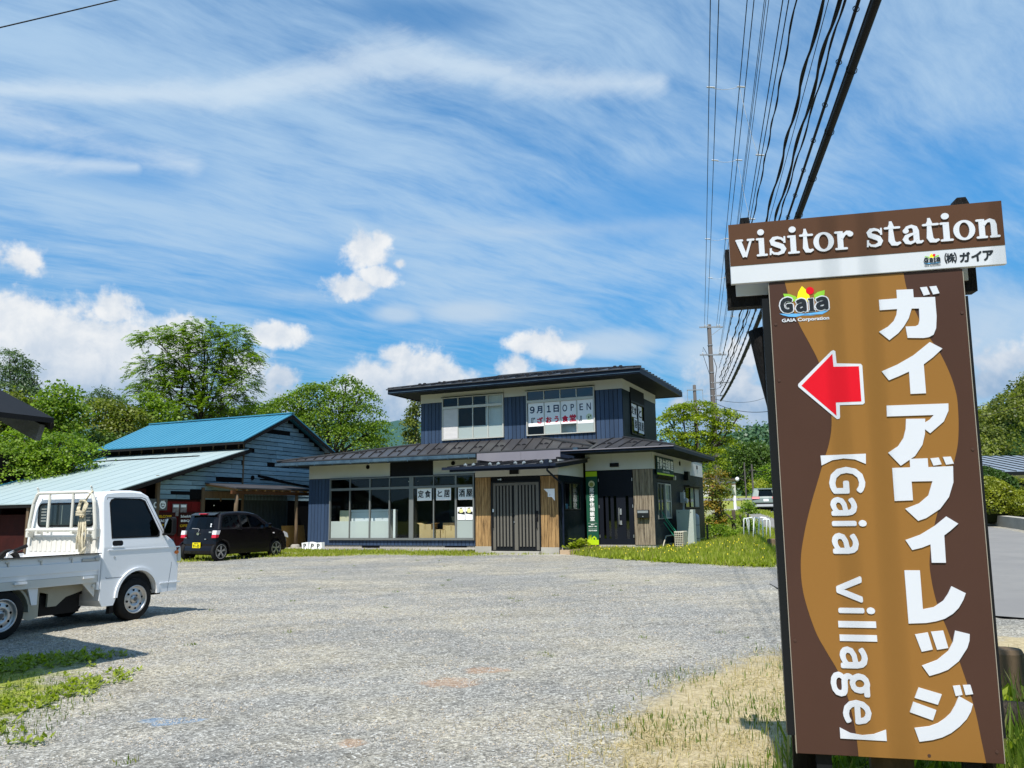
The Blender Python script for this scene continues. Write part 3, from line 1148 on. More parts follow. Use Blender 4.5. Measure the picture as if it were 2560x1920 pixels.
part('wall_cupboard', mb, material('dull green cupboard', (0.05, 0.07, 0.06), 0.6))
LOCAL = HOUSE

# things standing inside
mb = MB()
mb.prism(rrect(-13.52, -11.66, 0.36, 1.52, 0.03), 1.85, 2.5)
mb.prism(rrect(-13.50, -11.68, 1.525, 1.60, 0.02), 1.83, 2.52)
fz = thing('freezer', 'long white chest freezer behind the left shop window panes', 'freezer', LOCAL @ Matrix.Translation((-12.6, 2.2, 0.33)))
WHITEENAMEL = material('white enamel', (0.80, 0.81, 0.84), 0.3)
mb = MB().prism(rrect(-0.92, 0.92, 0.05, 1.12, 0.03), -0.35, 0.35)
mb.build('body', WHITEENAMEL, fz)
mb = MB().prism(rrect(-0.93, 0.93, 1.13, 1.22, 0.02), -0.37, 0.37)
mb.build('lid', WHITEENAMEL, fz)
MB().box(-.9, .9, -.3, .3, 0.0, .05).build('plinth', BLACKPLASTIC, fz)
MB().prism(circle(-0.1, 0.75, 0.02, 10), -0.365, -0.351).build('lock', GALV, fz)
solo('cupboard', MB().prism(rrect(-14.08, -13.60, 0.331, 1.53, 0.015), 1.8, 2.4), material('cream cupboard', (0.62, 0.57, 0.42), 0.6, nz=(2, .2)),
     'narrow cream cupboard beside the white freezer in the shop window', 'cupboard', LOCAL)
solo('panel_board', MB().box(-11.30, -11.20, 1.62, 1.66, 0.34, 1.55), WHITEENAMEL, 'thin white board standing on edge in the shop window', 'board', LOCAL)


def carton(x0, x1, y0, y1, z0, z1, label, open_=False):
    t_ = thing('cardboard_box', label, 'box', LOCAL @ Matrix.Translation(((x0 + x1) / 2, (y0 + y1) / 2, z0)), 'cardboard boxes in the shop window')
    w, d, h = (x1 - x0) / 2, (y1 - y0) / 2, z1 - z0
    MB().box(-w, w, -d, d, 0, h).build('carton', CARDBOARD, t_, bevel=0.006)
    MB().box(-0.03, 0.03, -d - 0.002, d + 0.002, h * 0.66, h + 0.003).build('tape', material('packing tape', (0.42, 0.29, 0.13), 0.3), t_)
    if open_:
        for s_ in (-1, 1):
            MB().bar((s_ * w, 0, h), (s_ * (w + 0.12), 0, h + 0.05), 2 * d, 0.006).build('flap', CARDBOARD, t_)


carton(-10.06, -9.52, 1.62, 2.15, 0.331, 0.93, 'largest cardboard box, first from the thick window post', True)
carton(-9.50, -9.10, 1.60, 1.98, 0.331, 0.72, 'low cardboard box next to the largest box at the window post')
carton(-9.22, -8.70, 2.05, 2.5, 0.331, 0.98, 'cardboard box standing behind the others under the grey tub')
carton(-9.06, -8.86, 1.60, 2.0, 0.331, 0.70, 'narrow cardboard box squeezed in the middle of the row')
carton(-8.84, -8.34, 1.58, 2.0, 0.331, 0.86, 'paler cardboard box in front below the grey tub')
carton(-8.31, -8.00, 1.66, 2.1, 0.331, 0.98, 'tall cardboard box at the pane with the posters')
tub = MB().lathe([(0.14, 0.0), (0.15, 0.02), (0.19, 0.20), (0.205, 0.21), (0.205, 0.235), (0.185, 0.235), (0.14, 0.03)], (-8.75, 2.3, 0.99), 20)
solo('tub', tub, material('grey green plastic', (0.17, 0.21, 0.20), 0.5), 'grey green plastic tub on the boxes in the window', 'tub', LOCAL, smooth_=True)


def sheet(x0, x1, z0, z1, label, group, rows, y=VL - 0.03, name='paper_sheet', cat='paper sign', M_=None):
    """a sheet taped to the inside of the glass, with its print"""
    t_ = thing(name, label, cat, (M_ or LOCAL) @ Matrix.Translation(((x0 + x1) / 2, y, z0)), group)
    w = (x1 - x0) / 2
    MB().box(-w, w, -0.0015, 0.0015, 0, z1 - z0).build('sheet', PAPER, t_)
    for (s_, a, b_, c_, d, ink, bold) in rows:
        mm = MB()
        write(mm, s_, a - (x0 + x1) / 2, b_ - (x0 + x1) / 2, c_ - z0, d - z0, -0.003, bold)
        if mm.f:
            mm.build('lettering', ink, t_, fix=False)
    return t_


YP = VL - 0.032
sheet(-10.04, -9.38, 1.87, 2.36, 'white sheet with two black characters 定食, closest to the thick window post', 'menu sheets in the shop window',
      [('定', -10.00, -9.74, 1.98, 2.27, INK, .008), ('食', -9.69, -9.42, 1.98, 2.27, INK, .008)], YP - 0.006)
sheet(-9.17, -8.50, 1.87, 2.36, 'white sheet reading と居, between the other two menu sheets', 'menu sheets in the shop window',
      [('と', -9.11, -8.89, 2.00, 2.25, INK, .008), ('居', -8.82, -8.55, 1.98, 2.27, INK, .008)], YP - 0.006)
sheet(-8.18, -7.52, 1.87, 2.36, 'white sheet reading 酒屋 just above the twin dish posters', 'menu sheets in the shop window',
      [('酒', -8.15, -7.88, 1.98, 2.28, INK, .008), ('屋', -7.83, -7.55, 1.98, 2.28, INK, .008)], YP - 0.006)
DISH = material('print of a yellow dish', (0.62, 0.60, 0.22), 0.6, nz=(9, 0.8, (0.85, 0.82, 0.45)))
for j, (a, b_) in enumerate(((-8.215, -7.885), (-7.865, -7.54))):
    t_ = thing('poster', ('left' if j == 0 else 'right') + ' one of the twin white posters of a yellow dish, under the 酒屋 sheet', 'poster', LOCAL @ Matrix.Translation(((a + b_) / 2, YP - 0.008, 1.09)), 'twin food posters')
    w = (b_ - a) / 2
    MB().box(-w, w, -0.0015, 0.0015, 0, 0.49).build('sheet', PAPER, t_)
    MB().prism([(-w + .02, .24), (w - .01, .20), (w - .01, .30), (0.05, .34), (-w + .02, .32)], -0.0030, -0.0022).build('dark_print', INK, t_)
    MB().prism([(p[0] * (1 + .12 * math.cos(5 * k)), p[1]) for k, p in enumerate(circle(0.0, 0.35, 0.095, 22, 0.085))], -0.0042, -0.0035).build('dish_print', DISH, t_)
    MB().prism([(-.07, .43), (.06, .44), (.05, .47), (-.05, .46)], -0.0030, -0.0022).build('dark_print', INK, t_)

# ---- porch
VP = -2.42
mb = MB()
mb.box(-5.47, -4.89, VP + 0.02, VP + 0.12, 0.245, 2.515)
mb.box(-3.12, -2.50, VP + 0.02, VP + 0.12, 0.225, 2.515)
mb.box(-5.47, -2.50, VP + 0.02, VP + 0.12, 2.516, 3.0)
mb.box(-4.889, -3.121, VP + 0.05, VP + 0.12, 2.36, 2.514)
mb.box(-5.46, -5.36, VP + 0.12, 1.46, 0.1, 3.1)
mb.box(-2.60, -2.505, VP + 0.12, -1.90, 0.222, 3.1)
mb.box(-2.60, -2.505, -0.41, 0.1, 0.222, 3.1)
mb.box(-2.60, -2.505, -1.90, -0.41, 0.222, 1.40)
mb.box(-2.60, -2.505, -1.90, -0.41, 2.30, 3.1)
part('porch_wall', mb, BLACKWALL)
part('mortar_panel', MB().box(-5.48, -2.49, VP - 0.004, VP + 0.019, 2.52, 2.86), WHITEWALL)
part('mortar_panel', MB().box(-2.504, -2.484, VP + 0.02, -0.005, 2.52, 3.02), WHITEWALL)
for x0, x1, z0 in ((-5.47, -4.90, 0.248), (-3.115, -2.505, 0.228)):
    n = 5
    w = (x1 - x0) / n
    for i in range(n):
        board(house, CHAR, x0 + i * w, VP + 0.018, z0, w - 0.008, 0.022, 2.26 + rnd.uniform(-.002, .002), 'plank')
# ribbed black side wall of the porch
m_ = MB()
y = VP + 0.12
while y < -0.03:
    if not (-1.93 < y < -0.40):
        m_.box(-2.504, -2.488, y, y + 0.03, 0.23, 2.515)
    else:
        m_.box(-2.504, -2.488, y, y + 0.03, 0.23, 1.38)
        m_.box(-2.504, -2.488, y, y + 0.03, 2.33, 2.515)
    y += 0.075
part('ribbed_siding', m_, NAVYDARK)
# side window of the porch
m_ = MB()
m_.box(-2.52, -2.465, -1.90, -0.41, 1.40, 1.44)
m_.box(-2.52, -2.465, -1.90, -0.41, 2.26, 2.30)
for yy in (-1.90, -1.17, -0.45):
    m_.box(-2.515, -2.468, yy, yy + 0.04, 1.44, 2.26)
pw = part('window', m_, BLACKALU)
for a, b_ in ((-1.86, -1.17), (-1.13, -0.45)):
    MB().box(-2.496, -2.490, a, b_, 1.44, 2.26).build('pane', GLASS, pw)
part('curtain', MB().box(-2.64, -2.63, -1.0, -0.45, 1.42, 2.28), material('tan curtain', (0.30, 0.21, 0.12), 0.8))
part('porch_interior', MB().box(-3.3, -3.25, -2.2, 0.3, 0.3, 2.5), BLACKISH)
solo('shopping_bag', MB().lathe([(0.02, 0), (0.14, .02), (0.17, .16), (.12, .28), (.05, .34), (.02, .36)], (-2.70, -1.66, 1.42), 9), material('white plastic bag', (.75, .78, .80), .5), 'crumpled white plastic bag behind the small side window', 'bag', LOCAL)
solo('bottle_pack', MB().box(-2.74, -2.62, -1.42, -1.22, 1.42, 1.60), material('bright blue plastic', (0.05, 0.30, 0.50), .4), 'blue packet behind the small side window', 'packet', LOCAL, bevel=.02)

# sliding slatted door, two leaves
DOORALU = material('brown grey door slats', (0.135, 0.125, 0.105), 0.45, 0.1, nz=(2, .2))
door = part('sliding_door', MB().box(-4.888, -4.84, VP - 0.02, VP + 0.049, 0.10, 2.36).box(-3.17, -3.122, VP - 0.02, VP + 0.049, 0.10, 2.36).box(-4.84, -3.17, VP - 0.02, VP + 0.049, 2.31, 2.36).box(-4.84, -3.17, VP - 0.03, VP + 0.049, 0.10, 0.13), BLACKALU)
for j, (a, b_, yo) in enumerate(((-4.838, -3.96, 0.03), (-4.02, -3.172, 0.0))):
    m_ = MB()
    m_.box(a, a + 0.10, VP + yo - 0.01, VP + yo + 0.02, 0.132, 2.305)
    m_.box(b_ - 0.10, b_, VP + yo - 0.01, VP + yo + 0.02, 0.132, 2.305)
    m_.box(a + .10, b_ - .10, VP + yo - 0.005, VP + yo + 0.02, 2.22, 2.305)
    m_.build('door_leaf', DOORALU, door)
    MB().box(a + 0.10, b_ - 0.10, VP + yo + 0.012, VP + yo + 0.018, 0.132, 2.22).build('door_panel', BLACKALU, door)
    x = a + 0.10 + 0.058
    while x < b_ - 0.15:
        piece('slat', ('doorslat',), lambda q: q.box(0, .062, -.022, .008, 0, 1.97), DOORALU, door, (x, VP + yo, 0.245))
        x += 0.118
MB().box(-4.83, -4.79, VP - 0.03, VP - 0.0, 1.36, 1.46).build('door_switch', INKWHITE, door)
MB().tube([(-4.80, VP - 0.02, 0.85), (-4.80, VP - 0.05, 0.88), (-4.80, VP - 0.05, 1.30), (-4.80, VP - 0.02, 1.33)], 0.012, 8).build('handle', BLACKPLASTIC, door)
MB().tube([(-3.24, VP - 0.02, 0.80), (-3.24, VP - 0.06, 0.84), (-3.24, VP - 0.06, 1.16), (-3.24, VP - 0.02, 1.20)], 0.012, 8).box(-3.28, -3.20, VP - 0.03, VP - 0.012, 1.05, 1.38).build('handle', BLACKPLASTIC, door)
MB().prism(circle(-4.05, 1.03, 0.018, 10), VP - 0.02, VP - 0.011).build('lock', GALV, door)
# spotlight and lamp box under the porch roof
part('lamp_box', MB().box(-4.19, -3.87, VP - 0.05, VP - 0.006, 2.58, 2.75), BLACKPLASTIC)
part('spotlight', MB().prism(circle(-4.52, 2.42, 0.03, 10), VP - 0.05, VP + 0.04).prism(circle(-4.60, 2.42, 0.02, 10), VP - 0.05, VP + 0.04), GALV)

# porch lean-to roof
def slab(pts, th, name, mats, parent=house):
    """sloping slab from its top outline (x, y, z), th thick straight down"""
    n = len(pts)
    vs = list(pts) + [(p[0], p[1], p[2] - th) for p in pts]
    fs = [tuple(range(n)), tuple(reversed(range(n, 2 * n)))] + [(i, (i + 1) % n, n + (i + 1) % n, n + i) for i in range(n)]
    return MB().add(vs, fs).build(name, mats, parent)


PS = 0.108
pz = lambda v: 2.835 + PS * (v + 3.3)
porch_roof = slab([(-6.10, -3.3, pz(-3.3)), (-2.22, -3.3, pz(-3.3)), (-2.22, -0.02, pz(-.02)), (-2.60, -0.02, pz(-.02)), (-2.60, 0.5, pz(.5)), (-6.10, 0.5, pz(.5))], 0.03, 'porch_roof', ROOFMETAL)
slab([(-5.98, -3.298, pz(-3.298) - .032), (-2.30, -3.298, pz(-3.298) - .032), (-2.30, -0.03, pz(-.03) - .032), (-5.98, -0.03, pz(-.03) - .032)], 0.13, 'porch_soffit', FASCIA)
m_ = MB()
m_.box(-6.22, -2.2, -3.40, -3.302, 2.745, 2.83)
MB_g = m_.build('gutter', FASCIA, house)
m_ = MB()
x = -6.05
while x < -2.2:
    m_.bar((x, -3.3, pz(-3.3) + .012), (x, -0.05, pz(-.05) + .012), 0.03, 0.03)
    x += 0.455
m_.build('roof_seam', ROOFSEAM, house)
for i in range(4):
    for dx_ in (0, 0.30):
        x = -5.60 + i * 0.91 + dx_
        piece('snow_guard', ('silverguard',), lambda q: q.prism([(-.06, 0), (.06, 0), (.06, .05), (0, .10), (-.06, .05)], 0, .03).prism([(-.03, .015), (.03, .015), (.03, .045), (0, .07), (-.03, .045)], -.012, -.002, mi=0), GALV, house, (x, -2.9, pz(-2.9) + .002))
# wall of sheet metal between the porch roof and the main eave
part('sheet_metal_panel', MB().box(-6.86, -5.05, 0.44, 0.52, 3.10, 3.56).box(-5.045, -3.50, 0.445, 0.52, 3.10, 3.56), LILAC)
part('sheet_metal_panel', MB().box(-3.495, -2.75, 0.46, 0.52, 3.10, 3.58), FASCIA)
# downpipes
m_ = MB()
m_.box(-2.60, -2.40, -3.44, -3.30, 2.74, 2.86)
m_.box(-2.56, -2.44, -3.42, -3.32, 2.86, 2.96)
m_.tube([(-2.5, -3.36, 2.74), (-2.5, -3.34, 2.62), (-2.44, -2.9, 2.42), (-2.40, -2.35, 2.24), (-2.40, -2.30, 2.1), (-2.40, -2.30, 0.06)], 0.032, 8)
m_.build('downpipe', FASCIA, house)
m_ = MB().box(-2.95, -2.78, 0.28, 0.45, 3.44, 3.60).tube([(-2.86, 0.33, 3.44), (-2.86, 0.30, 3.36), (-2.80, 0.1, 3.30), (-2.80, .05, 3.18)], 0.035, 8)
m_.build('downpipe', GUTTER, house)

# ---- right hand block
mb = MB()
mb.box(-2.40, -1.97, 0.02, 0.12, 0.215, 3.30)
mb.box(-0.73, -0.02, 0.02, 0.12, 0.215, 3.30)
mb.box(-1.97, -0.73, 0.02, 0.12, 2.73, 3.30)
mb.box(-1.97, -0.73, 0.50, 0.55, 0.2, 2.8)
# side wall with two window openings
mb.box(-0.14, -0.02, 0.12, 0.42, 0.215, 3.30)
mb.box(-0.14, -0.02, 2.28, 4.72, 0.215, 3.30)
mb.box(-0.14, -0.02, 7.42, 8.36, 0.215, 3.30)
for a, b_, z0, z1 in ((0.42, 2.28, 1.05, 2.28), (4.72, 7.42, 1.45, 2.25)):
    mb.box(-0.14, -0.02, a, b_, 0.215, z0)
    mb.box(-0.14, -0.02, a, b_, z1, 3.30)
mb.box(-2.4, -0.14, 8.24, 8.36, 0.215, 3.30)
mb.box(-1.2, -1.1, 0.6, 8.2, 0.3, 3.0)
part('side_wall', mb, BLACKWALL)
part('mortar_panel', MB().box(-2.40, -1.46, -0.008, 0.019, 2.74, 3.30).box(-1.455, -0.015, -0.008, 0.019, 2.74, 3.30), WHITEWALL)
part('mortar_panel', MB().box(-0.019, 0.005, -0.008, 8.37, 2.735, 3.33), WHITEWALL)
part('lamp_box', MB().box(-1.50, -1.19, -0.06, -0.009, 2.84, 2.97).box(-1.42, -1.2, -0.064, -0.0605, 2.90, 2.915), BLACKPLASTIC)
x = -0.715
for i in range(7):
    board(house, GREYPLANK, x, 0.018, 0.215, 0.094, 0.022, 2.515, 'plank')
    x += 0.1
m_ = MB()
y = 0.0
while y < 8.33:
    z1 = 2.73
    if 0.36 < y < 2.30:
        m_.box(-0.019, -0.004, y, y + 0.10, 0.218, 1.0)
        m_.box(-0.019, -0.004, y, y + 0.10, 2.33, z1)
    elif 4.66 < y < 7.44:
        m_.box(-0.019, -0.004, y, y + 0.10, 0.218, 1.40)
        m_.box(-0.019, -0.004, y, y + 0.10, 2.30, z1)
    else:
        m_.box(-0.019, -0.004, y, y + 0.10, 0.218, z1)
    y += 0.112
part('ribbed_siding', m_, NAVYDARK)
# black entrance door with narrow lights
BLACKDOOR = material('black entrance door', (0.010, 0.012, 0.018), 0.35, nz=(1, .3))
lights = [(-1.80, -1.72), (-1.62, -1.54), (-1.43, -1.33), (-1.01, -0.90)]
m_ = MB()
m_.prism([(-1.95, 0.225), (-0.745, 0.225), (-0.745, 2.72), (-1.95, 2.72)], 0.03, 0.075, holes=[[(a, .42), (b_, .42), (b_, 1.85), (a, 1.85)] for a, b_ in lights])
ed = part('entrance_door', m_, BLACKDOOR)
for a, b_ in lights:
    MB().box(a, b_, 0.045, 0.055, 0.42, 1.85).build('pane', GLASSDARK, ed)
MB().tube([(-1.24, 0.03, 0.90), (-1.24, -0.03, 0.90), (-1.24, -0.03, 1.44), (-1.24, 0.03, 1.44)], 0.014, 8).box(-1.215, -1.15, -0.002, 0.029, 1.22, 1.42).box(-1.215, -1.15, -0.002, 0.029, 0.88, 1.02).build('handle', GALV, ed)
for zz in (0.45, 1.45, 2.35):
    MB().box(-1.955, -1.935, 0.0, 0.028, zz, zz + .1).box(-0.765, -0.745, 0.0, 0.028, zz, zz + .1).build('hinge', GALV, ed)
for k_, (a, b_) in enumerate(((-1.58, -1.52), (-1.40, -1.33), (-0.97, -0.92))):
    solo('slipper', MB().lathe([(0.01, 0), (.05, .01), (.055, .06), (.03, .09), (.0, .1)], (a, 0.3, 0.24), 10), material('tan slipper %d' % k_, (.45, .22, .12), .7),
         ['tan slipper behind the second glass strip of the black door', 'tan slipper behind the third glass strip of the black door', 'tan slipper behind the last glass strip of the black door'][k_], 'slipper', LOCAL, 'slippers behind the door glass')
# side windows
m_ = MB()
for z0, z1 in ((1.05, 1.09), (2.24, 2.28)):
    m_.box(-0.03, 0.03, 0.42, 2.28, z0, z1)
for yy in (0.42, 0.86, 1.33, 2.24):
    m_.box(-0.026, 0.026, yy, yy + 0.04, 1.09, 2.24)
sw = part('window', m_, ALU)
for a, b_ in ((0.46, 0.86), (0.90, 1.33)):
    MB().box(-0.012, -0.006, a, b_, 1.09, 2.24).build('pane', GLASS, sw)
MB().box(-0.002, 0.004, 1.50, 2.2, 1.09, 2.24).build('pane', FROST, sw)
MB().box(0.031, 0.05, 1.40, 1.47, 1.06, 2.27).box(0.031, 0.05, 2.15, 2.22, 1.06, 2.27).box(0.031, 0.05, 1.47, 2.15, 1.06, 1.11).box(0.031, 0.05, 1.47, 2.15, 2.22, 2.27).box(0.031, 0.045, 1.47, 2.15, 1.64, 1.68).build('insect_screen', ALULIGHT, sw)
part('curtain', MB().box(-0.30, -0.28, 0.4, 1.5, 1.0, 2.3), material('pale curtain', (.55, .60, .60), .8, nz=(6, .6, (.35, .42, .42)), stretch=(1, 8, .3)))
part('roller_awning', MB().prism(circle(0.3, 2.46, 0.05, 10), 0, 2.0, axes='xz', f=lambda p: (0.055 + (p[2] - 2.46), 0.42 + p[1], p[2])), BLACKALU)
m_ = MB()
for z0, z1 in ((1.45, 1.48), (2.22, 2.25)):
    m_.box(-0.03, 0.03, 4.72, 7.42, z0, z1)
for yy in (4.72, 5.6, 6.4, 7.38):
    m_.box(-0.026, 0.026, yy, yy + 0.04, 1.48, 2.22)
sw2 = part('window', m_, BLACKALU)
MB().box(-0.012, -0.006, 4.76, 5.6, 1.48, 2.22).build('pane', GLASSDARK, sw2)
MB().box(-0.012, -0.006, 5.64, 6.4, 1.48, 2.22).build('pane', FROST, sw2)
MB().box(0.0, 0.006, 6.44, 7.38, 1.48, 2.22).build('insect_screen', material('pale screen', (.40, .40, .36), .7), sw2)
part('window_hood', MB().box(0.0, 0.22, 4.6, 7.5, 2.27, 2.30), BLACKALU)
for vv in (4.0, 7.2):
    m_ = MB().prism(circle(vv, 3.11, 0.085, 16), 0.006, 0.03, axes='yz')
    part('round_vent', m_, BLACKISH)
part('fan_cowl', MB().box(0.0, 0.16, 4.72, 5.05, 2.50, 2.84), BLACKALU)
part('wall_lamp', MB().box(0.0, 0.10, 2.78, 2.92, 2.44, 2.60), ALULIGHT, bevel=.02)
part('electric_meter', MB().box(0.0, 0.14, 3.86, 4.14, 1.62, 2.02).prism(circle(4.0, 1.70, 0.10, 14), 0.141, 0.24, axes='yz').tube([(.07, 4.0, 1.62), (.07, 4.0, 0.9)], .022, 8).tube([(.07, 4.1, 2.02), (.10, 4.15, 2.1), (.07, 4.25, 2.05), (.05, 4.28, 1.3)], .016, 6), material('grey meter plastic', (.42, .44, .45), .4, nz=(4, .4)), bevel=.01)

# ---- upper storey
mb = MB()
y0, y1 = VL + 0.02, VL + 0.14
mb.box(-9.91, -8.90, y0, y1, 3.7, 6.14)
mb.box(-6.18, -5.21, y0, y1, 3.7, 6.14)
mb.box(-2.47, -1.42, y0, y1, 3.7, 6.14)
for a, b_ in ((-8.90, -6.18), (-5.21, -2.47)):
    mb.box(a, b_, y0, y1, 3.7, 4.225)
    mb.box(a, b_, y0, y1, 5.94, 6.14)
mb.box(-1.54, -1.42, y1, 2.43, 3.7, 6.14)
mb.box(-1.54, -1.42, 4.33, 6.30, 3.7, 6.14)
mb.box(-1.54, -1.42, 2.43, 4.33, 3.7, 4.19)
mb.box(-1.54, -1.42, 2.43, 4.33, 5.46, 6.14)
mb.box(-9.91, -9.79, y1, 6.30, 3.7, 6.14)
mb.box(-9.79, -1.54, 6.18, 6.30, 3.7, 6.14)
part('upper_wall', mb, BLACKWALL)
for a, b_, z0 in ((-9.92, -8.90, 5.785), (-8.90, -6.18, 5.945), (-6.18, -5.21, 5.785), (-5.21, -2.47, 5.945), (-2.47, -1.405, 5.785)):
    part('mortar_panel', MB().box(a + .002, b_ - .002, VL - 0.008, VL + 0.019, z0, 6.142), WHITEWALL)
for a, b_, z0 in ((VL + 0.0, 2.40, 5.775), (4.36, 6.30, 5.775), (2.40, 4.36, 5.97)):
    part('mortar_panel', MB().box(-1.419, -1.395, a + .002, b_ - .002, z0, 6.142), WHITEWALL)
x = -9.91
while x < -1.44:
    w = min(W - 0.016, -1.415 - x)
    zt = 5.78
    for a, b_ in ((-8.90, -6.18), (-5.21, -2.47)):
        if x + w > a + .01 and x < b_ - .01:
            if x < a:
                w = a - x
            elif x + w > b_:
                w = b_ - x
            zt = 4.215 if (x >= a - .001) else 5.78
    z0 = 3.90
    board(house, NAVY, x, VL + 0.018, z0, w, 0.016, zt - z0)
    x += W
m_ = MB()
y = VL + 0.03
while y < 6.25:
    if 2.36 < y < 4.34:
        m_.box(-1.419, -1.404, y, y + 0.10, 3.9, 4.17)
    else:
        m_.box(-1.419, -1.404, y, y + 0.10, 3.9, 5.772)
    y += 0.112
part('ribbed_siding', m_, NAVYDARK)
e1 = [-8.86, -8.18, -7.52, -6.86, -6.22]
e2 = [-5.17, -4.48, -3.82, -3.17, -2.51]
for (x0, x1, ed_) in ((-8.90, -6.18, e1), (-5.21, -2.47, e2)):
    panes = []
    for i in range(4):
        a, b_ = ed_[i] + 0.02, ed_[i + 1] - 0.02
        panes.append((a, b_, 5.58, 5.90, GLASS if x0 < -6 else GLASSDARK))
        panes.append((a, b_, 4.75, 5.46, GLASS))
        panes.append((a, b_, 4.27, 4.745, FROST if x0 < -6 or i in (1, 3) else GLASS))
    window(x0, x1, 4.225, 5.94, VL + 0.01, (5.47, 5.57), [(q, .035) for q in ed_[1:4]], ALULIGHT, panes, 0.075, 0.04)
    m_ = MB()
    m_.box(x0 - .03, x1 + .03, VL - .09, VL - .064, 5.941, 5.965)
    part('window_hood', m_, BLACKALU)
CURT = material('white curtain', (0.70, 0.72, 0.74), 0.85, nz=(5, 0.3, (0.55, 0.58, 0.60)), stretch=(8, 1, .3))
part('shutter_panel', MB().box(-8.84, -8.20, VL - 0.055, VL - 0.04, 4.27, 5.46), material('bleached shutter board', (0.62, 0.60, 0.60), .8, nz=(3, .4, (.48, .47, .48)), stretch=(1, 1, 3)))
part('curtain', MB().box(-7.02, -6.20, VL + 0.10, VL + 0.12, 4.24, 5.93), CURT)
mb = MB()
mb.box(-9.8, -1.6, 3.4, 3.5, 4.0, 6.1)
mb.box(-9.8, -1.6, VL + .16, 3.4, 3.95, 4.05)
mb.box(-9.8, -1.6, VL + .16, 3.4, 6.0, 6.1)
part('upper_room', mb, ROOM)
part('counter', MB().box(-4.48, -2.5, VL + .2, VL + .24, 4.24, 4.62), CURT)
# side window upstairs: dark board above, glass below
m_ = MB()
for z0, z1 in ((4.19, 4.24), (5.40, 5.46)):
    m_.box(-1.43, -1.36, 2.43, 4.33, z0, z1)
for yy in (2.43, 3.36, 4.28):
    m_.box(-1.426, -1.365, yy, yy + 0.05, 4.24, 5.40)
uw_ = part('window', m_, BLACKALU)
for a, b_ in ((2.48, 3.36), (3.41, 4.28)):
    MB().box(-1.405, -1.398, a, b_, 4.24, 5.40).build('pane', GLASSDARK, uw_)
part('window_board', MB().box(-1.418, -1.37, 2.41, 4.35, 5.465, 5.965), BLACKWALL)

# banners behind the upstairs glass
YU = VL - 0.026
G3 = 'opening banners in the upstairs window'
sheet(-5.14, -4.50, 4.57, 5.465, 'first upstairs opening banner, 9月 in blue over a bracket and red kana', G3,
      [('９', -5.07, -4.87, 5.07, 5.34, INKBLUE, .012), ('月', -4.79, -4.55, 5.06, 5.34, INKBLUE, .012), ('『', -5.02, -4.86, 4.70, 4.90, INK, .006), ('ざ', -4.78, -4.53, 4.67, 4.91, INKRED, .012)], YU, cat='banner')
sheet(-4.46, -3.84, 4.60, 5.465, 'second upstairs opening banner, 1日 in blue over two red kana', G3,
      [('１', -4.37, -4.21, 5.07, 5.34, INKBLUE, .012), ('日', -4.10, -3.88, 5.06, 5.34, INKBLUE, .012), ('お', -4.42, -4.18, 4.67, 4.91, INKRED, .012), ('う', -4.07, -3.90, 4.67, 4.92, INKRED, .012)], YU, cat='banner')
sheet(-3.80, -3.19, 4.60, 5.465, 'upstairs window sheet reading OP over 食堂', G3,
      [('O', -3.74, -3.55, 5.06, 5.33, INKBLUE, .004), ('P', -3.41, -3.27, 5.07, 5.33, INKBLUE, .004), ('食', -3.77, -3.51, 4.66, 4.92, INKRED, .010), ('堂', -3.47, -3.20, 4.67, 4.94, INKRED, .010)], YU, cat='banner')
t_ = sheet(-3.15, -2.53, 4.58, 5.465, 'upstairs window sheet reading EN over a pale green emblem', G3,
           [('E', -3.06, -2.92, 5.07, 5.32, INKBLUE, .004), ('N', -2.78, -2.61, 5.06, 5.33, INKBLUE, .004), ('』', -3.10, -2.98, 4.66, 4.86, INK, .006)], YU, cat='banner')
EMB = material('pale green print', (0.52, 0.60, 0.36), .6, nz=(14, .9, (.80, .84, .70)))
MB().prism(circle(-2.69 + 2.84, 4.80 - 4.58, 0.125, 20), -0.004, -0.003).build('emblem', EMB, t_)
MB().prism(circle(-2.69 + 2.84 - .02, 4.80 - 4.58 - .01, 0.03, 9, .05), -0.0055, -0.0045).prism(circle(-2.69 + 2.84 + .05, 4.84 - 4.58, 0.02, 9, .03), -0.0055, -0.0045).build('emblem_print', material('dark green print', (.05, .09, .04), .6), t_)
MS = LOCAL @ Matrix.Translation((-1.394, 0, 0)) @ Matrix.Rotation(math.pi / 2, 4, 'Z')   # looks towards +x of the house
for (a, b_, z0, z1, txt) in ((2.50, 3.26, 4.86, 5.36, '定食'), (3.48, 4.00, 4.82, 5.36, 'と'), (2.86, 3.30, 4.36, 4.84, '居'), (3.46, 4.26, 4.32, 4.84, '酒屋')):
    n = len(txt)
    rows = [(ch, a + .05 + k * (b_ - a - .04) / n, a + .05 + (k + 1) * (b_ - a - .04) / n - .05, z0 + .10, z1 - .08, INK, .01) for k, ch in enumerate(txt)]
    sheet(a, b_, z0, z1, {'定食': 'upper white sheet 定食 nearest the corner in the upstairs side window', 'と': 'upper narrow white sheet と farther from the corner, upstairs side window', '居': 'lower narrow white sheet 居 in the upstairs side window', '酒屋': 'lower wide white sheet 酒屋 in the upstairs side window'}[txt], 'menu sheets in the side window', rows, y=-0.002, M_=MS)

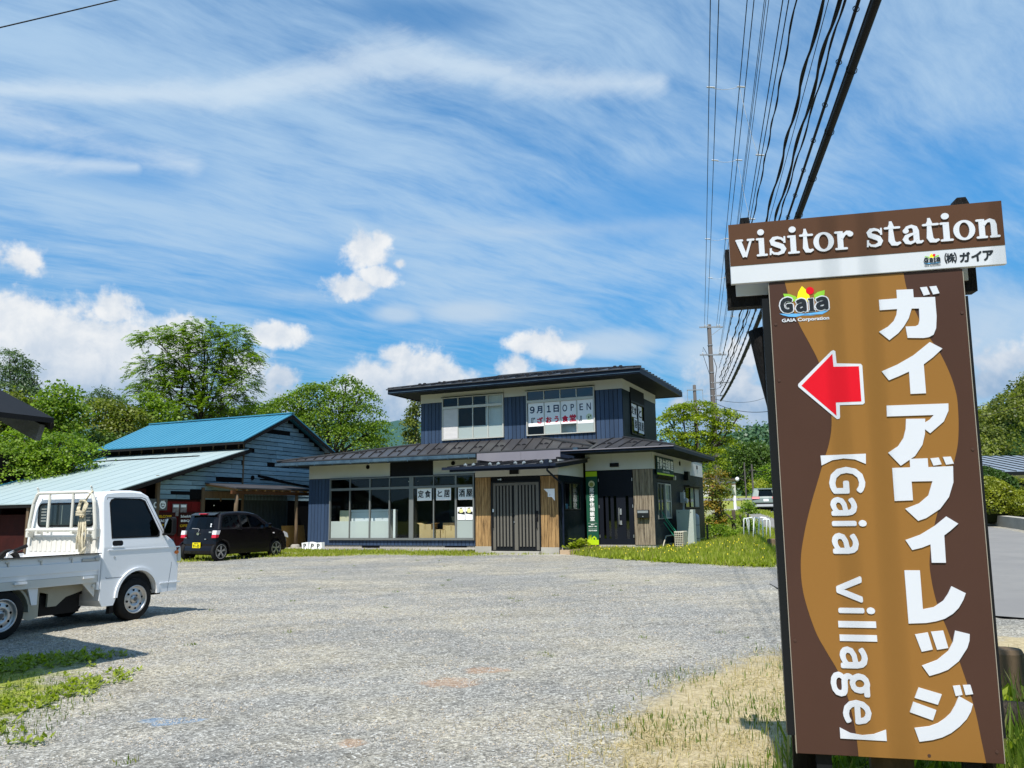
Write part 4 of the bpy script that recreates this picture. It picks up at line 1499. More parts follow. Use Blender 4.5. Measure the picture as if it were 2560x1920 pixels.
# ---- roofs
def seams(plane, along0, along1, dirv, step, parent, guard_at=None, name='roof_seam', start=0.0):
    """ribs lying on a sloping roof; plane = eave start, eave end, function giving the upper end for a point on the eave"""
    a, b_ = Vector(along0), Vector(along1)
    L = (b_ - a).length
    m_ = MB()
    s_ = start
    out = []
    while s_ < L:
        p = a.lerp(b_, s_ / L)
        q = plane(p)
        if q is not None and (q - p).length > 0.12:
            up = Vector((0, 0, 0.014))
            m_.bar(p + up, q + up, 0.03, 0.034)
            out.append((p, q))
        s_ += step
    m_.build(name, ROOFSEAM, parent)
    return out


def guards(ribs, t, key, mat, sz=(.17, .07, .055)):
    for i, (p, q) in enumerate(ribs):
        if i % 2 == 1:
            continue
        L = (q - p).length
        if L < t:
            continue
        d = (q - p).normalized()
        c_ = p + d * t
        for dx_ in (0.08, 0.30):
            piece('snow_guard', (key,), lambda mb_: mb_.prism([(-sz[0] / 2, 0), (sz[0] / 2, 0), (sz[0] / 2, .02), (sz[0] * .2, sz[2]), (-sz[0] * .2, sz[2]), (-sz[0] / 2, .02)], 0, sz[1]), mat, house, (c_.x + dx_, c_.y, c_.z + .004))


# main lower roof, left part
ZE = 3.63
A0, A1 = Vector((-16.45, 0.5, ZE)), Vector((-2.24, 0.5, ZE))
B0, B1 = Vector((-9.92, 1.46, 4.135)), Vector((-4.62, 1.46, 4.135))
lower = slab([A0, A1, B1, B0], 0.05, 'lower_roof', ROOFMETAL)
slab([(-16.45, 0.5, ZE), (-9.92, 1.46, 4.135), (-9.92, 6.3, 4.135), (-16.45, 7.25, ZE)], 0.05, 'lower_roof', ROOFMETAL)
slab([(-4.62, 1.46, 4.135), (-2.24, 0.5, ZE), (-1.9, 0.6, 3.60), (-2.75, 1.46, 3.975)], 0.05, 'lower_roof', ROOFMETAL)
slab([(-16.45, 7.25, ZE), (-9.92, 6.3, 4.135), (-1.4, 6.3, 4.135), (-1.4, 7.25, ZE)], 0.05, 'lower_roof', ROOFMETAL)


def up_left(p):
    # along the fall line of the front plane until a hip is met
    t = 1.0
    for h0, h1 in ((A0, B0), (A1, B1)):
        # hip line in plan
        den = (h1.y - h0.y)
        # y along p is 0.5 + t*0.96 ; hip x at that y
        f0 = (h1.x - h0.x) / den
        yy = 0.5 + (p.x - h0.x) / f0 if abs(f0) > 1e-6 else 9
        if 0.5 <= yy <= 1.46:
            t = min(t, (yy - 0.5) / 0.96)
    return Vector((p.x, 0.5 + 0.96 * t, ZE + (4.135 - ZE) * t))


ribs = seams(up_left, A0 + Vector((0.12, 0, 0)), A1, None, 0.455, house)
guards(ribs, 0.42, 'blackguard', ROOFSEAM)
m_ = MB()
m_.bar(A0 + Vector((0, 0, .02)), B0 + Vector((0, 0, .02)), 0.12, 0.05)
m_.bar(A1 + Vector((0, 0, .02)), B1 + Vector((0, 0, .02)), 0.12, 0.05)
m_.build('hip_cap', ROOFMETAL, house)
m_ = MB()
m_.bar((-9.92, 1.44, 4.165), (-1.42, 1.44, 4.165), .06, .05)
# eave: dark board and weathered half round gutter
m_ = MB()
m_.box(-16.40, -2.3, 0.52, 0.56, ZE - 0.22, ZE - 0.052)
m_.box(-16.40, -16.36, 0.56, 7.2, ZE - 0.22, ZE - 0.052)
m_.build('fascia', FASCIA, house)
m_ = MB()
m_.prism([(0.40, -0.08), (0.52, -0.08), (0.52, -0.20), (0.49, -0.235), (0.43, -0.235), (0.40, -0.20)], -16.47, -6.9, axes='yz', f=lambda p: (p[0], p[1], p[2] + ZE))
x = -16.2
while x < -6.95:
    m_.box(x, x + 0.03, 0.392, 0.522, ZE - 0.245, ZE - 0.075)
    x += 0.9
m_.build('gutter', GUTTER, house)
m_ = MB().box(-16.38, -6.9, 0.57, 1.44, 3.435, 3.45)
m_.box(-16.38, -15.48, 1.44, 7.0, 3.435, 3.45)
m_.build('soffit', SOFFIT, house)

# right part of the lower roof
ZR_ = 3.425
C0, C1 = Vector((-1.95, -0.95, ZR_)), Vector((0.95, -0.95, ZR_))
D1 = Vector((-1.41, 1.46, 3.975))
slab([C0, C1, D1, Vector((-2.95, 1.46, 3.975)), Vector((-2.1, 0.45, 3.745))], 0.04, 'lower_roof', ROOFMETAL)
slab([C1, Vector((0.95, 6.25, ZR_)), Vector((-1.41, 5.9, 3.975)), D1], 0.04, 'lower_roof', ROOFMETAL)
slab([(0.02, 6.26, 3.40), (0.02, 8.45, 3.36), (-2.4, 8.45, 3.45), (-2.4, 6.26, 3.5)], 0.04, 'rear_roof', ROOFMETAL)


def up_right(p):
    t = 1.0
    f0 = (D1.x - C1.x) / (D1.y - C1.y)
    yy = -0.95 + (p.x - C1.x) / f0
    if -0.95 <= yy <= 1.46:
        t = min(t, (yy + 0.95) / 2.41)
    return Vector((p.x, -0.95 + 2.41 * t, ZR_ + 0.55 * t))


ribs = seams(up_right, C0 + Vector((.15, 0, 0)), C1, None, 0.455, house)
guards(ribs, 0.95, 'blackguard', ROOFSEAM)


def up_side(p):
    t = 1.0
    yy = p.y
    f0 = (D1.y - C1.y) / (C1.x - D1.x)
    xx = (yy + 0.95) / f0
    if xx < 2.36:
        t = xx / 2.36
    return Vector((0.95 - 2.36 * t, p.y, ZR_ + 0.55 * t))


seams(up_side, C1 + Vector((0, .3, 0)), Vector((0.95, 6.2, ZR_)), None, 0.455, house)
m_ = MB()
m_.bar(C1 + Vector((0, 0, .02)), D1 + Vector((0, 0, .02)), 0.12, 0.05)
m_.build('hip_cap', ROOFMETAL, house)
m_ = MB()
m_.prism([(-2.95, -0.93), (0.92, -0.93), (0.92, 6.2), (0.0, 6.2), (0.0, -0.0), (-2.0, -0.0), (-2.0, .44), (-2.95, .44)], 3.30, 3.315, axes='xy')
m_.build('soffit', SOFFIT, house)
m_ = MB()
m_.box(-2.95, 0.95, -0.95, -0.925, 3.30, ZR_ - 0.042)
m_.box(-2.95, -1.97, -0.925, 0.43, 3.33, ZR_ - 0.05)
m_.box(0.925, 0.95, -0.925, 6.22, 3.28, ZR_ - 0.042)
m_.box(0.0, 0.925, 6.2, 6.22, 3.28, ZR_ - 0.042)
m_.build('fascia', FASCIA, house)
part('eave_board', MB().box(-2.95, 0.95, -0.998, -0.952, 3.38, 3.41), LILAC)

# upper hip roof
ex0, ex1, ey0, ey1, ze = -10.9, -0.45, 0.5, 7.22, 6.345
rz = ze + 0.2175 * 3.36
r0, r1 = (ex0 + 3.36, 3.86, rz), (ex1 - 3.36, 3.86, rz)
vs = [(ex0, ey0, ze), (ex1, ey0, ze), (ex1, ey1, ze), (ex0, ey1, ze), r0, r1]
vs += [(p[0], p[1], p[2] - .04) for p in vs]
MB().add(vs, [(0, 1, 5, 4), (1, 2, 5), (2, 3, 4, 5), (3, 0, 4), (6, 10, 11, 7), (7, 11, 8), (8, 11, 10, 9), (9, 10, 6), (0, 6, 7, 1), (1, 7, 8, 2), (2, 8, 9, 3), (3, 9, 6, 0)]).build('upper_roof', ROOFMETAL, house)


def up_top(p):
    t = min(1.0, (p.x - ex0) / 3.36, (ex1 - p.x) / 3.36)
    return Vector((p.x, ey0 + 3.36 * t, ze + (rz - ze) * t))


def up_topside(p):
    t = min(1.0, (p.y - ey0) / 3.36, (ey1 - p.y) / 3.36)
    return Vector((ex1 - 3.36 * t, p.y, ze + (rz - ze) * t))


ribs = seams(up_top, Vector((ex0 + .2, ey0, ze)), Vector((ex1, ey0, ze)), None, 0.455, house)
guards(ribs, 0.5, 'topguard', ROOFSEAM, (.2, .08, .10))
seams(up_topside, Vector((ex1 + .02, ey0 + .1, ze)), Vector((ex1 + .02, ey1, ze)), None, 0.455, house)
m_ = MB()
m_.bar((ex0, ey0, ze + .02), (r0[0], r0[1], r0[2] + .02), .12, .05)
m_.bar((ex1, ey0, ze + .02), (r1[0], r1[1], r1[2] + .02), .12, .05)
m_.bar((r0[0], r0[1], r0[2] + .03), (r1[0], r1[1], r1[2] + .03), .16, .06)
m_.build('hip_cap', ROOFMETAL, house)
m_ = MB()
m_.prism([(ex0 + .03, ey0 + .03), (ex1 - .03, ey0 + .03), (ex1 - .03, ey1 - .03), (ex0 + .03, ey1 - .03)], 6.146, 6.16, axes='xy')
m_.build('soffit', SOFFIT, house)
m_ = MB()
for a, b_, c_, d in ((ex0, ex1, ey0, ey0 + .03), (ex0, ex1, ey1 - .03, ey1), (ex0, ex0 + .03, ey0 + .03, ey1 - .03), (ex1 - .03, ex1, ey0 + .03, ey1 - .03)):
    m_.box(a, b_, c_, d, 6.12, ze - .042)
m_.build('fascia', FASCIA, house)
part('eave_board', MB().box(ex0 - .06, ex1 + .02, ey0 - .05, ey0 - .002, ze - .05, ze - .012), ROOFMETAL)
part('eave_board', MB().box(ex0, ex1, ey0 - .022, ey0 - .002, 6.165, 6.185), GUTTER)

# ---- small things fixed on or standing by the house
GREEN = material('dark green sign face', (0.010, 0.075, 0.045), 0.5, nz=(.8, .3, (.014, .10, .055)))
DKGREEN = material('blackish green sign face', (0.010, 0.045, 0.040), 0.5)
LIME = material('lime sign print', (0.46, 0.66, 0.012), 0.5)
CREAM = material('cream emblem print', (0.66, 0.66, 0.42), 0.6)
bn = thing('vertical_sign', 'tall narrow green sign reading 蔵王移住相談室 beside the black entrance door', 'sign', LOCAL @ Matrix.Translation((-2.18, -0.01, 0.215)))
w, h = 0.205, 2.49
MB().box(-w, w, -0.035, 0.0, 0, h).build('board', GREEN, bn)
MB().box(-w, w, -0.0375, -0.0355, h - 0.17, h).build('lime_band', LIME, bn)
m_ = MB().box(-w, w, -0.0375, -0.0355, 0.0, 0.17)
m_.prism([(-.04, .17), (.13, .17), (.13, .24), (.045, .31), (-.04, .24)], -0.0375, -0.0355)
for cx in (-.14, -.08):
    m_.prism([(cx - .028, .17), (cx + .028, .17), (cx + .02, .25), (cx, .32), (cx - .02, .25)], -0.0375, -0.0355)
m_.build('lime_picture', LIME, bn)
MB().prism([(0.02, .175), (.07, .175), (.07, .23), (.02, .23)], -0.0395, -0.038).prism([(-.05, .24), (.045, .33), (.14, .24), (.125, .235), (.045, .305), (-.035, .235)], -0.0395, -0.038).build('house_print', GREEN, bn)
MB().prism(circle(0, 2.06, 0.115, 22), -0.0375, -0.0355).build('emblem', CREAM, bn)
MB().prism(circle(0, 2.045, 0.075, 16), -0.0392, -0.038).build('emblem_print', material('olive print', (.33, .34, .10), .6), bn)
m_ = MB()
for k, ch in enumerate('蔵王移住相談室'):
    zt = 1.93 - k * 0.163
    write(m_, ch, -0.085, 0.085, zt - 0.15, zt, -0.038, .006)
m_.build('lettering', INKWHITE, bn, fix=False)
m_ = MB()
write(m_, '営業日', -0.06, 0.06, 0.665, 0.70, -0.038, .002)
write(m_, '毎週土日・祝日', -0.15, 0.15, 0.60, 0.64, -0.038, .002)
write(m_, '0224-26-6026', -0.15, 0.15, 0.46, 0.50, -0.038, .002)
m_.box(-.16, .16, -.0375, -.0355, .725, .73).box(-.16, .16, -.0375, -.0355, .535, .54)
m_.build('small_print', INKWHITE, bn, fix=False)

SG = LOCAL @ Matrix.Translation((0.02, 0, 0)) @ Matrix.Rotation(math.pi / 2, 4, 'Z')
gs = thing('wall_sign', 'dark green wall sign reading 蔵王移住相談室 high on the side wall above the window', 'sign', SG @ Matrix.Translation((1.43, -0.03, 2.555)))
MB().box(-1.22, 1.22, -0.03, 0.0, 0, 0.62).build('board', DKGREEN, gs)
MB().box(-1.22, 1.22, -0.0325, -0.0305, 0.0, 0.06).build('lime_band', LIME, gs)
m_ = MB()
write(m_, '蔵', -1.16, -0.90, 0.40, 0.58, -0.033, .010)
write(m_, '王', -1.14, -0.92, 0.20, 0.37, -0.033, .010)
for k, ch in enumerate('移住相談室'):
    a = -0.84 + k * 0.405
    write(m_, ch, a, a + 0.37, 0.20, 0.57, -0.033, .014)
write(m_, '0224-26-6026', -0.45, 0.55, 0.10, 0.15, -0.033, .002)
m_.build('lettering', INKWHITE, gs, fix=False)

mbx = thing('mailbox', 'black wall mailbox with a silver flap on scorched planks', 'mailbox', LOCAL @ Matrix.Translation((-0.38, -0.006, 1.10)))
MB().box(-0.20, 0.20, -0.13, 0.0, 0, 0.27).build('body', material('black mailbox metal', (.02, .024, .026), .35, .3), mbx, bevel=.012)
MB().box(-0.18, 0.18, -0.142, -0.131, 0.165, 0.245).build('flap', GALV, mbx)
MB().prism(circle(0, .05, .02, 10), -.142, -.131).build('lock', GALV, mbx)

nt_ = thing('notice', 'slanted white paper notice pinned on the dark porch planks right of the slatted door', 'notice', LOCAL @ Matrix.Translation((-2.81, VP - 0.012, 1.69)))
MB().prism([(-.19, .385), (.19, .385), (.19, 0), (.16, .03), (.09, .12), (-.05, .13), (-.05, .26)], -0.004, 0.0).build('sheet', PAPER, nt_)
m_ = MB()
write(m_, '」', 0.0, 0.03, .17, .23, -.0055, .001)
m_.build('lettering', INK, nt_, fix=False)

ac = thing('air_conditioner', 'cream outdoor air conditioner unit with barred fan grille by the side wall', 'air conditioner', LOCAL @ Matrix.Translation((0.62, 0.95, 0.02)) @ Matrix.Rotation(math.radians(2), 4, 'Z'))
ACM = material('aged cream enamel', (0.50, 0.47, 0.38), 0.5, nz=(3, .4, (.38, .35, .27)))
MB().box(-.16, .16, -.38, .38, .05, .62).build('case', ACM, ac, bevel=.015)
m_ = MB()
for k in range(9):
    m_.box(-.14, .14, -.396, -.388, .09 + k * .06, .105 + k * .06)
for k in range(5):
    m_.box(-.13 + k * .062, -.118 + k * .062, -.3955, -.3885, .08, .6)
m_.build('grille', material('pale grille', (.62, .58, .46), .5), ac)
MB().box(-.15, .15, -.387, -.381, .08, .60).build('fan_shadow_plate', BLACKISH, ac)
m_ = MB()
for yy in (-.3, .3):
    m_.box(-.2, .2, yy - .03, yy + .03, 0, .049)
m_.build('foot', CONCRETE, ac)
MB().tube([(0, .38, .4), (-.2, .5, .5), (-.55, .2, .45), (-.58, -.1, .2), (-.55, -.4, .05)], .022, 8).build('hose', ACM, ac)

cb = thing('utility_cabinet', 'tall plain pale grey green metal cabinet beside the gas cylinders', 'cabinet', LOCAL @ Matrix.Translation((0.50, 2.22, -0.01)))
GG = material('pale grey green sheet', (0.42, 0.47, 0.43), 0.5, nz=(1.5, .25, (.34, .38, .35)))
MB().box(-.30, .30, 0.0, .42, 0.02, 1.37).build('body', GG, cb, bevel=.01)
MB().box(-.28, .28, -.006, -.001, .06, 1.33).build('door', GG, cb)
MB().prism(circle(-.2, 1.28, .015, 8), -.012, -.0065).prism(circle(.22, 1.28, .015, 8), -.012, -.0065).build('bolt', BLACKPLASTIC, cb)


def cylinder_bottle(x, y, label, s_=1.0):
    g_ = thing('gas_cylinder', label, 'gas cylinder', LOCAL @ Matrix.Translation((x, y, 0.0)), 'gas cylinders by the side wall')
    GC = material('grey gas cylinder paint', (0.40, 0.41, 0.44), 0.45, nz=(2, .3, (.30, .31, .34)))
    MB().lathe([(.0, .03), (.17, .03), (.185, .06), (.185, 1.05), (.17, 1.14), (.11, 1.20), (.05, 1.225), (0, 1.225)], n=20).build('tank', GC, g_, smooth_=True)
    MB().lathe([(.16, 0), (.17, 0), (.17, .04), (.16, .04)], n=20).build('foot_ring', GC, g_)
    MB().lathe([(.03, 1.22), (.03, 1.30), (.05, 1.30), (.05, 1.33), (0, 1.33)], n=10).tube([(0, 0, 1.28), (-.08, .02, 1.32), (-.16, .05, 1.30)], .012, 6).build('valve', BLACKPLASTIC, g_)
    MB().lathe([(.188, .78), (.192, .78), (.192, .795), (.188, .795)], n=20).lathe([(.188, .28), (.192, .28), (.192, .295), (.188, .295)], n=20).build('chain', BLACKPLASTIC, g_)


cylinder_bottle(0.33, 3.25, 'grey gas cylinder nearest the tall cabinet')
cylinder_bottle(0.33, 3.72, 'grey gas cylinder half hidden behind the front one')
cylinder_bottle(0.36, 4.55, 'grey gas cylinder standing last in the row by the wall')

STAKE = material('green coated stake', (0.02, 0.30, 0.17), 0.4)
for k, (a, b_) in enumerate((((0.10, 0.55, 1.30), (0.88, 0.95, 0.0)), ((0.12, 0.62, 1.15), (0.80, 1.02, 0.0)), ((0.11, 0.70, 0.95), (0.72, 0.98, 0.0)))):
    m_ = MB().tube([a, b_], .011, 6)
    solo('garden_stake', m_, STAKE, ['longest green garden stake leaning on the side wall', 'middle green garden stake leaning on the side wall', 'shortest green garden stake leaning on the side wall'][k], 'stake', LOCAL, 'green stakes by the air conditioner')

sp = thing('water_tap', 'grey pipe stand with a tap on a concrete slab at the rear corner', 'tap', LOCAL @ Matrix.Translation((0.45, 7.6, 0.0)))
MB().box(-.35, .45, -.3, .3, -.1, .10).build('slab', CONCRETE, sp, bevel=.02)
MB().box(-.22, -.15, -.2, -.13, .1, .75).tube([(-.185, -.165, .70), (-.05, -.2, .70), (-.05, -.2, .62)], .016, 7).tube([(-.18, -.16, .22), (.2, -.2, .22)], .012, 6).build('pipe', POLEMAT, sp)

pl = thing('planter', 'low tan brick planter with a leafy plant at the porch corner', 'planter', LOCAL @ Matrix.Translation((-2.28, -1.35, 0.0)))
PLM = material('tan planter brick', (0.46, 0.34, 0.22), 0.85, nz=(3, .4, (.36, .27, .19)))
m_ = MB().prism([(-.18, -1.15), (.15, -1.15), (.30, -.2), (.30, .9), (.05, 1.15), (-.18, 1.15)], -0.1, 0.15, axes='xy', holes=[[(-.10, -1.05), (.10, -1.05), (.22, -.2), (.22, .85), (0, 1.05), (-.10, 1.05)]])
m_.build('kerb', PLM, pl)
MB().prism([(-.10, -1.05), (.10, -1.05), (.22, -.2), (.22, .85), (0, 1.05), (-.10, 1.05)], 0.05, 0.11, axes='xy').build('soil', material('planter soil', (.05, .04, .03), .95), pl)

LETTER_P = []
for k in range(3):
    t_ = thing('parking_marker', ['white cube marked P nearest the wooden post', 'tilted white cube marked P in the middle of three', 'white cube marked P farthest from the wooden post'][k], 'parking marker', LOCAL @ Matrix.Translation((-14.17 + k * 0.36, -0.22 - .04 * k, -0.005)) @ Matrix.Rotation(math.radians((-6, 10, -4)[k]), 4, 'Y'), 'white parking markers by the wall')
    MB().box(-.155, .155, -.10, .10, 0.0, .28).build('block', INKWHITE, t_, bevel=.006)
    m_ = MB()
    write(m_, 'P', -.07, .07, .05, .24, -.103, .008)
    m_.build('lettering', INK, t_, fix=False)


# ================================================================== the old barn, same axes as the house
BU = -17.7
BARN = HOUSE @ Matrix.Translation((BU, 2.4, 0))
barn = thing('old_barn', 'weathered pale blue boarded barn with bright blue roof and long faded lean-to', 'barn', BARN)


def bx(u):
    return u - BU


def by(v):
    return v - 2.4


def bp(mb, name, mat, par=None, **k):
    """barn part given in house coordinates"""
    mb.v = [(p[0] - BU, p[1] - 2.4, p[2]) for p in mb.v]
    return mb.build(name, mat, par or barn, **k)


RZ, RV = 5.96, 2.44            # ridge
SL = 0.474                     # upper roof slope
EV0, EV1 = -0.62, 5.50         # eaves
ZT = lambda v: RZ - SL * abs(v - RV)
LT = lambda v: 4.18 - 0.294 * (-0.18 - v)
# backing wall, outline of the gable and lean-to end
gable = [(-4.55, 2.02), (-4.55, LT(-4.55) - .12), (-0.15, LT(-.15) - .1), (-0.15, ZT(-.15) - .12), (RV, RZ - .12), (5.4, ZT(5.4) - .12), (5.4, 0), (-0.05, 0), (-0.05, 2.5), (-2.3, 2.5), (-2.3, 2.02)]
bp(MB().prism(gable, BU - .12, BU - .02, axes='yz'), 'gable_backing', BLACKISH)
bp(MB().prism([(-.15, 4.1), (-.15, 4.7), (-.10, 4.7), (-.10, 4.1)], -26, BU - .1, axes='yz'), 'side_wall', BLACKISH)
bp(MB().box(-26.1, -26.0, -7.9, 5.4, 0, 4.0).box(-26.0, BU - .13, 5.2, 5.4, 0, 4.4).box(-26, BU - 1.4, -1.3, -1.2, 0, 3.9), 'inner_wall', BLACKISH)
# horizontal boards, each nailed on its own
H = 0.186
z = 2.02
row = 0
while z < 5.85:
    lo, hi = -0.14, 5.35
    zc = z + H
    if zc > 4.28:
        lo = max(lo, RV - (RZ - .14 - zc) / SL)
        hi = min(hi, RV + (RZ - .14 - zc) / SL)
    else:
        hi = min(hi, 5.35)
        lo = max(-4.55, -0.18 - (4.05 - zc) / .294)
    if z < 2.4:
        lo = max(lo, -4.55)
    cuts = [lo]
    q = lo
    while q < hi - 0.3:
        q += rnd.choice((1.0, 1.5, 1.9, 2.3)) + rnd.uniform(-.2, .2)
        if zc <= 4.28 and cuts[-1] < -0.16 < q:
            q = -0.16
        cuts.append(min(q, hi))
    for a, b_ in zip(cuts, cuts[1:]):
        if b_ - a < .12:
            continue
        if z < 2.2 and (-4.2 < (a + b_) / 2 < -2.9) and row == 0:
            b_ = min(b_, -2.95)
        if z < 2.55 and a < -2.3 < b_ and b_ > -0.3:
            b_ = -2.0
        if rnd.random() < .03 and z > 2.5:
            continue
        L = round(b_ - a - .012, 2)
        tl = rnd.uniform(-.004, .004) * (1.5 / max(L, .8))
        piece('board', ('bluebd', L), lambda mb, L=L: mb.prism([(0, 0.008), (.030, 0.008), (.012, H - .016), (0, H - .016)], 0, L, axes='xz', f=lambda p: (p[0], p[1], p[2])), BLUEBOARD, barn,
              (bx(BU) - .018, by(a), z), (tl, 0, 0))
    z += H
    row += 1
bp(MB().box(BU - .015, BU + .02, -0.19, -0.11, 2.6, 4.6), 'corner_post', OLDWOOD)
bp(MB().box(BU + .012, BU + .02, .9, 2.2, 2.9, 2.93).prism([(0.75, 3.12), (1.3, 3.08), (2.4, 2.92), (4.4, 2.70), (4.4, 2.62), (2.2, 2.82), (1.2, 2.96), (.75, 3.02)], BU + .011, BU + .018, axes='yz'), 'torn_tarpaper', BLACKISH)
bp(MB().prism(circle(0.42, 2.98, .10, 12), BU + .01, BU + .05, axes='yz'), 'knot_hole', BLACKISH)
bp(MB().box(BU - .016, BU + .016, -3.0, -2.32, 2.02, 2.42), 'empty_window', BLACKISH)
bp(MB().box(BU - .016, BU + .017, -3.95, -3.0, 2.215, 2.33), 'missing_board', BLACKISH)


def bslab(pts, th, name, mat):
    o = slab([(p[0] - BU, p[1] - 2.4, p[2]) for p in pts], th, name, mat, barn)
    return o


UL = -26.25
bslab([(UL, EV0, ZT(EV0)), (-17.28, EV0, ZT(EV0)), (-17.28, RV, RZ), (UL, RV, RZ)], 0.05, 'upper_roof', BLUEROOF)
bslab([(UL, RV, RZ), (-17.28, RV, RZ), (-17.28, EV1 + .15, ZT(EV1 + .15)), (UL, EV1 + .15, ZT(EV1 + .15))], 0.05, 'upper_roof', BLUEROOF)
m_ = MB()
x = UL + .2
while x < -17.3:
    m_.bar((x, EV0, ZT(EV0) + .006), (x, RV, RZ + .006), .018, .016)
    x += 0.303
bp(m_, 'roof_rib', BLUEROOF)
bp(MB().bar((UL, RV, RZ + .03), (-17.26, RV, RZ + .03), .20, .05), 'ridge_cap', BLUEROOF)
m_ = MB()
for s_, ev in ((0, EV0), (1, EV1 + .15)):
    m_.bar((-17.30, ev, ZT(ev) - .13), (-17.30, RV, RZ - .13), .03, .16)
m_.bar((UL, EV0 + .03, ZT(EV0) - .11), (-17.30, EV0 + .03, ZT(EV0) - .11), .03, .10)
bp(m_, 'barge_board', DARKWOOD)
# row of small dark lights under the upper eave
m_ = MB()
x = -25.9
while x < -17.8:
    m_.box(x, x + .05, -.20, -.151, 4.15, 4.62)
    x += .72
m_.box(-26, -17.7, -.19, -.151, 4.12, 4.20)
bp(m_, 'clerestory_post', OLDWOOD)
# lean-to
LU0, LU1 = -25.75, -17.38
bslab([(LU0, -8.05, LT(-8.05)), (LU1, -8.05, LT(-8.05)), (LU1, -0.18, 4.18), (LU0, -0.18, 4.18)], 0.035, 'lean_to_roof', PALEROOF)
m_ = MB()
x = LU0 + .3
while x < LU1:
    m_.bar((x, -8.05, LT(-8.05) + .004), (x, -.2, LT(-.2) + .004), .014, .010)
    x += .82
bp(m_, 'roof_rib', PALEROOF)
bp(MB().bar((LU0, -8.05, LT(-8.05) + .02), (LU0, -.18, 4.2), .16, .05), 'verge_cap', BLUEROOF)
m_ = MB()
m_.bar((LU1 - .02, -8.1, LT(-8.1) - .12), (LU1 - .02, -.0, LT(0) - .12), .04, .15)
m_.bar((LU1 - .16, -8.1, LT(-8.1) - .17), (LU1 - .16, -.0, LT(0) - .17), .06, .12)
m_.bar((LU0, -8.0, LT(-8.0) - .10), (LU1, -8.0, LT(-8.0) - .10), .05, .12)
for k in range(7):
    uu = LU0 + .2 + k * 1.33
    m_.bar((uu, -8, LT(-8) - .09), (uu, -.2, LT(-.2) - .09), .07, .09)
bp(m_, 'rafter', DARKWOOD)
m_ = MB()
for uu in (-25.5, -22.8, -20.1, -17.62):
    m_.box(uu, uu + .12, -7.95, -7.83, 0, LT(-7.9) - .1)
m_.box(-17.75, -17.63, -4.62, -4.5, 0, 2.9)
m_.box(-17.75, -17.63, -2.42, -2.3, 0, 2.5)
bp(m_, 'post', OLDWOOD)
RUST = material('dark rusty panel', (0.05, 0.012, 0.010), .7, nz=(2, .6, (.02, .008, .008)))
bp(MB().box(-25.9, -20.5, -7.4, -7.3, 0.0, 1.5).box(-25.9, -17.9, -5.0, -4.9, 0, 2.4), 'inner_panel', RUST)
bp(MB().box(-22.75, -22.6, -7.43, -7.41, 1.42, 1.56), 'notice_scrap', LIME)

# red boarded front under the lean-to end
m_ = 0
y = -5.30
while y < -2.5:
    o = piece('red_board', ('redbd',), lambda mb: mb.prism([(0, 0), (.03, 0), (.03, .33), (0, .33)], 0.02, 1.93, axes='xy'), REDPAINT, barn, (bx(BU) - .03, by(y), 0))
    y += 0.345
bp(MB().box(BU - .12, BU - .035, -5.3, -2.4, 0, 2.0), 'red_backing', RUST)

BSIDE = HOUSE @ Matrix.Translation((BU + .012, 0, 0)) @ Matrix.Rotation(math.pi / 2, 4, 'Z')   # looks towards +u
SCRAWL = material('yellow sign paint', (0.62, 0.38, 0.02), .6)
bq = thing('barbecue_banner', 'grey banner reading In Zao BBQ with a white dragon badge, on the barn end', 'banner', BSIDE @ Matrix.Translation((-5.37, -.02, 1.60)))
GREYCLOTH = material('grey banner cloth', (0.115, 0.12, 0.12), .7, nz=(1, .4, (.18, .185, .18)))
MB().box(-1.26, 1.26, -.012, 0, 0, .42).build('cloth', GREYCLOTH, bq)
m_ = MB()
write(m_, 'In', -1.2, -1.02, .12, .26, -.014, .006)
write(m_, 'Z', -.86, -.66, .08, .30, -.014, .010)
write(m_, 'a', -.52, -.36, .08, .24, -.014, .010)
write(m_, 'o', -.22, -.06, .08, .24, -.014, .010)
write(m_, 'B', .12, .28, .08, .31, -.014, .012)
write(m_, 'B', .38, .54, .08, .31, -.014, .012)
write(m_, 'Q', .62, .82, .06, .31, -.014, .012)
m_.build('lettering', INKWHITE, bq, fix=False)
m_ = MB()
m_.prism(circle(1.05, .20, .15, 16), -.014, -.0125, holes=[circle(1.05, .20, .10, 14)])
m_.prism([(.92, .30), (1.0, .36), (1.04, .31), (1.10, .38), (1.13, .30), (1.19, .29), (1.12, .24), (1.0, .25)], -.0155, -.0142)
m_.prism([(.98, .14), (1.14, .16), (1.10, .22), (1.00, .21)], -.0155, -.0142)
m_.build('badge', INKWHITE, bq)
rb = thing('notice_board', 'red opening hours board with yellow and white lettering on the barn end', 'notice board', BSIDE @ Matrix.Translation((-4.33, -.035, 0.62)))
MB().box(-.62, .62, -.014, 0, 0, .90).build('board', RUST, rb)
my, mw = MB(), MB()
write(my, 'WELCOME', -.30, .44, .70, .80, -.016, .005)
write(mw, 'C', -.46, -.38, .70, .80, -.016, .004)
write(mw, 'WILDEAGORO', -.52, .46, .54, .64, -.016, .005)
write(mw, 'OPEN', -.56, -.22, .38, .48, -.016, .004)
write(my, 'AM', -.12, .14, .38, .48, -.016, .005)
write(mw, '10:00', .20, .56, .38, .48, -.016, .004)
write(mw, 'CLOSE', -.56, -.18, .20, .30, -.016, .004)
write(my, 'PM', -.12, .14, .20, .30, -.016, .005)
write(mw, '7:00', .22, .56, .20, .30, -.016, .004)
my.build('yellow_lettering', SCRAWL, rb, fix=False)
mw.build('white_lettering', INKWHITE, rb, fix=False)
rb2 = thing('notice_board', 'second red board half hidden by the black car roof', 'notice board', BSIDE @ Matrix.Translation((-3.05, -.035, 0.62)))
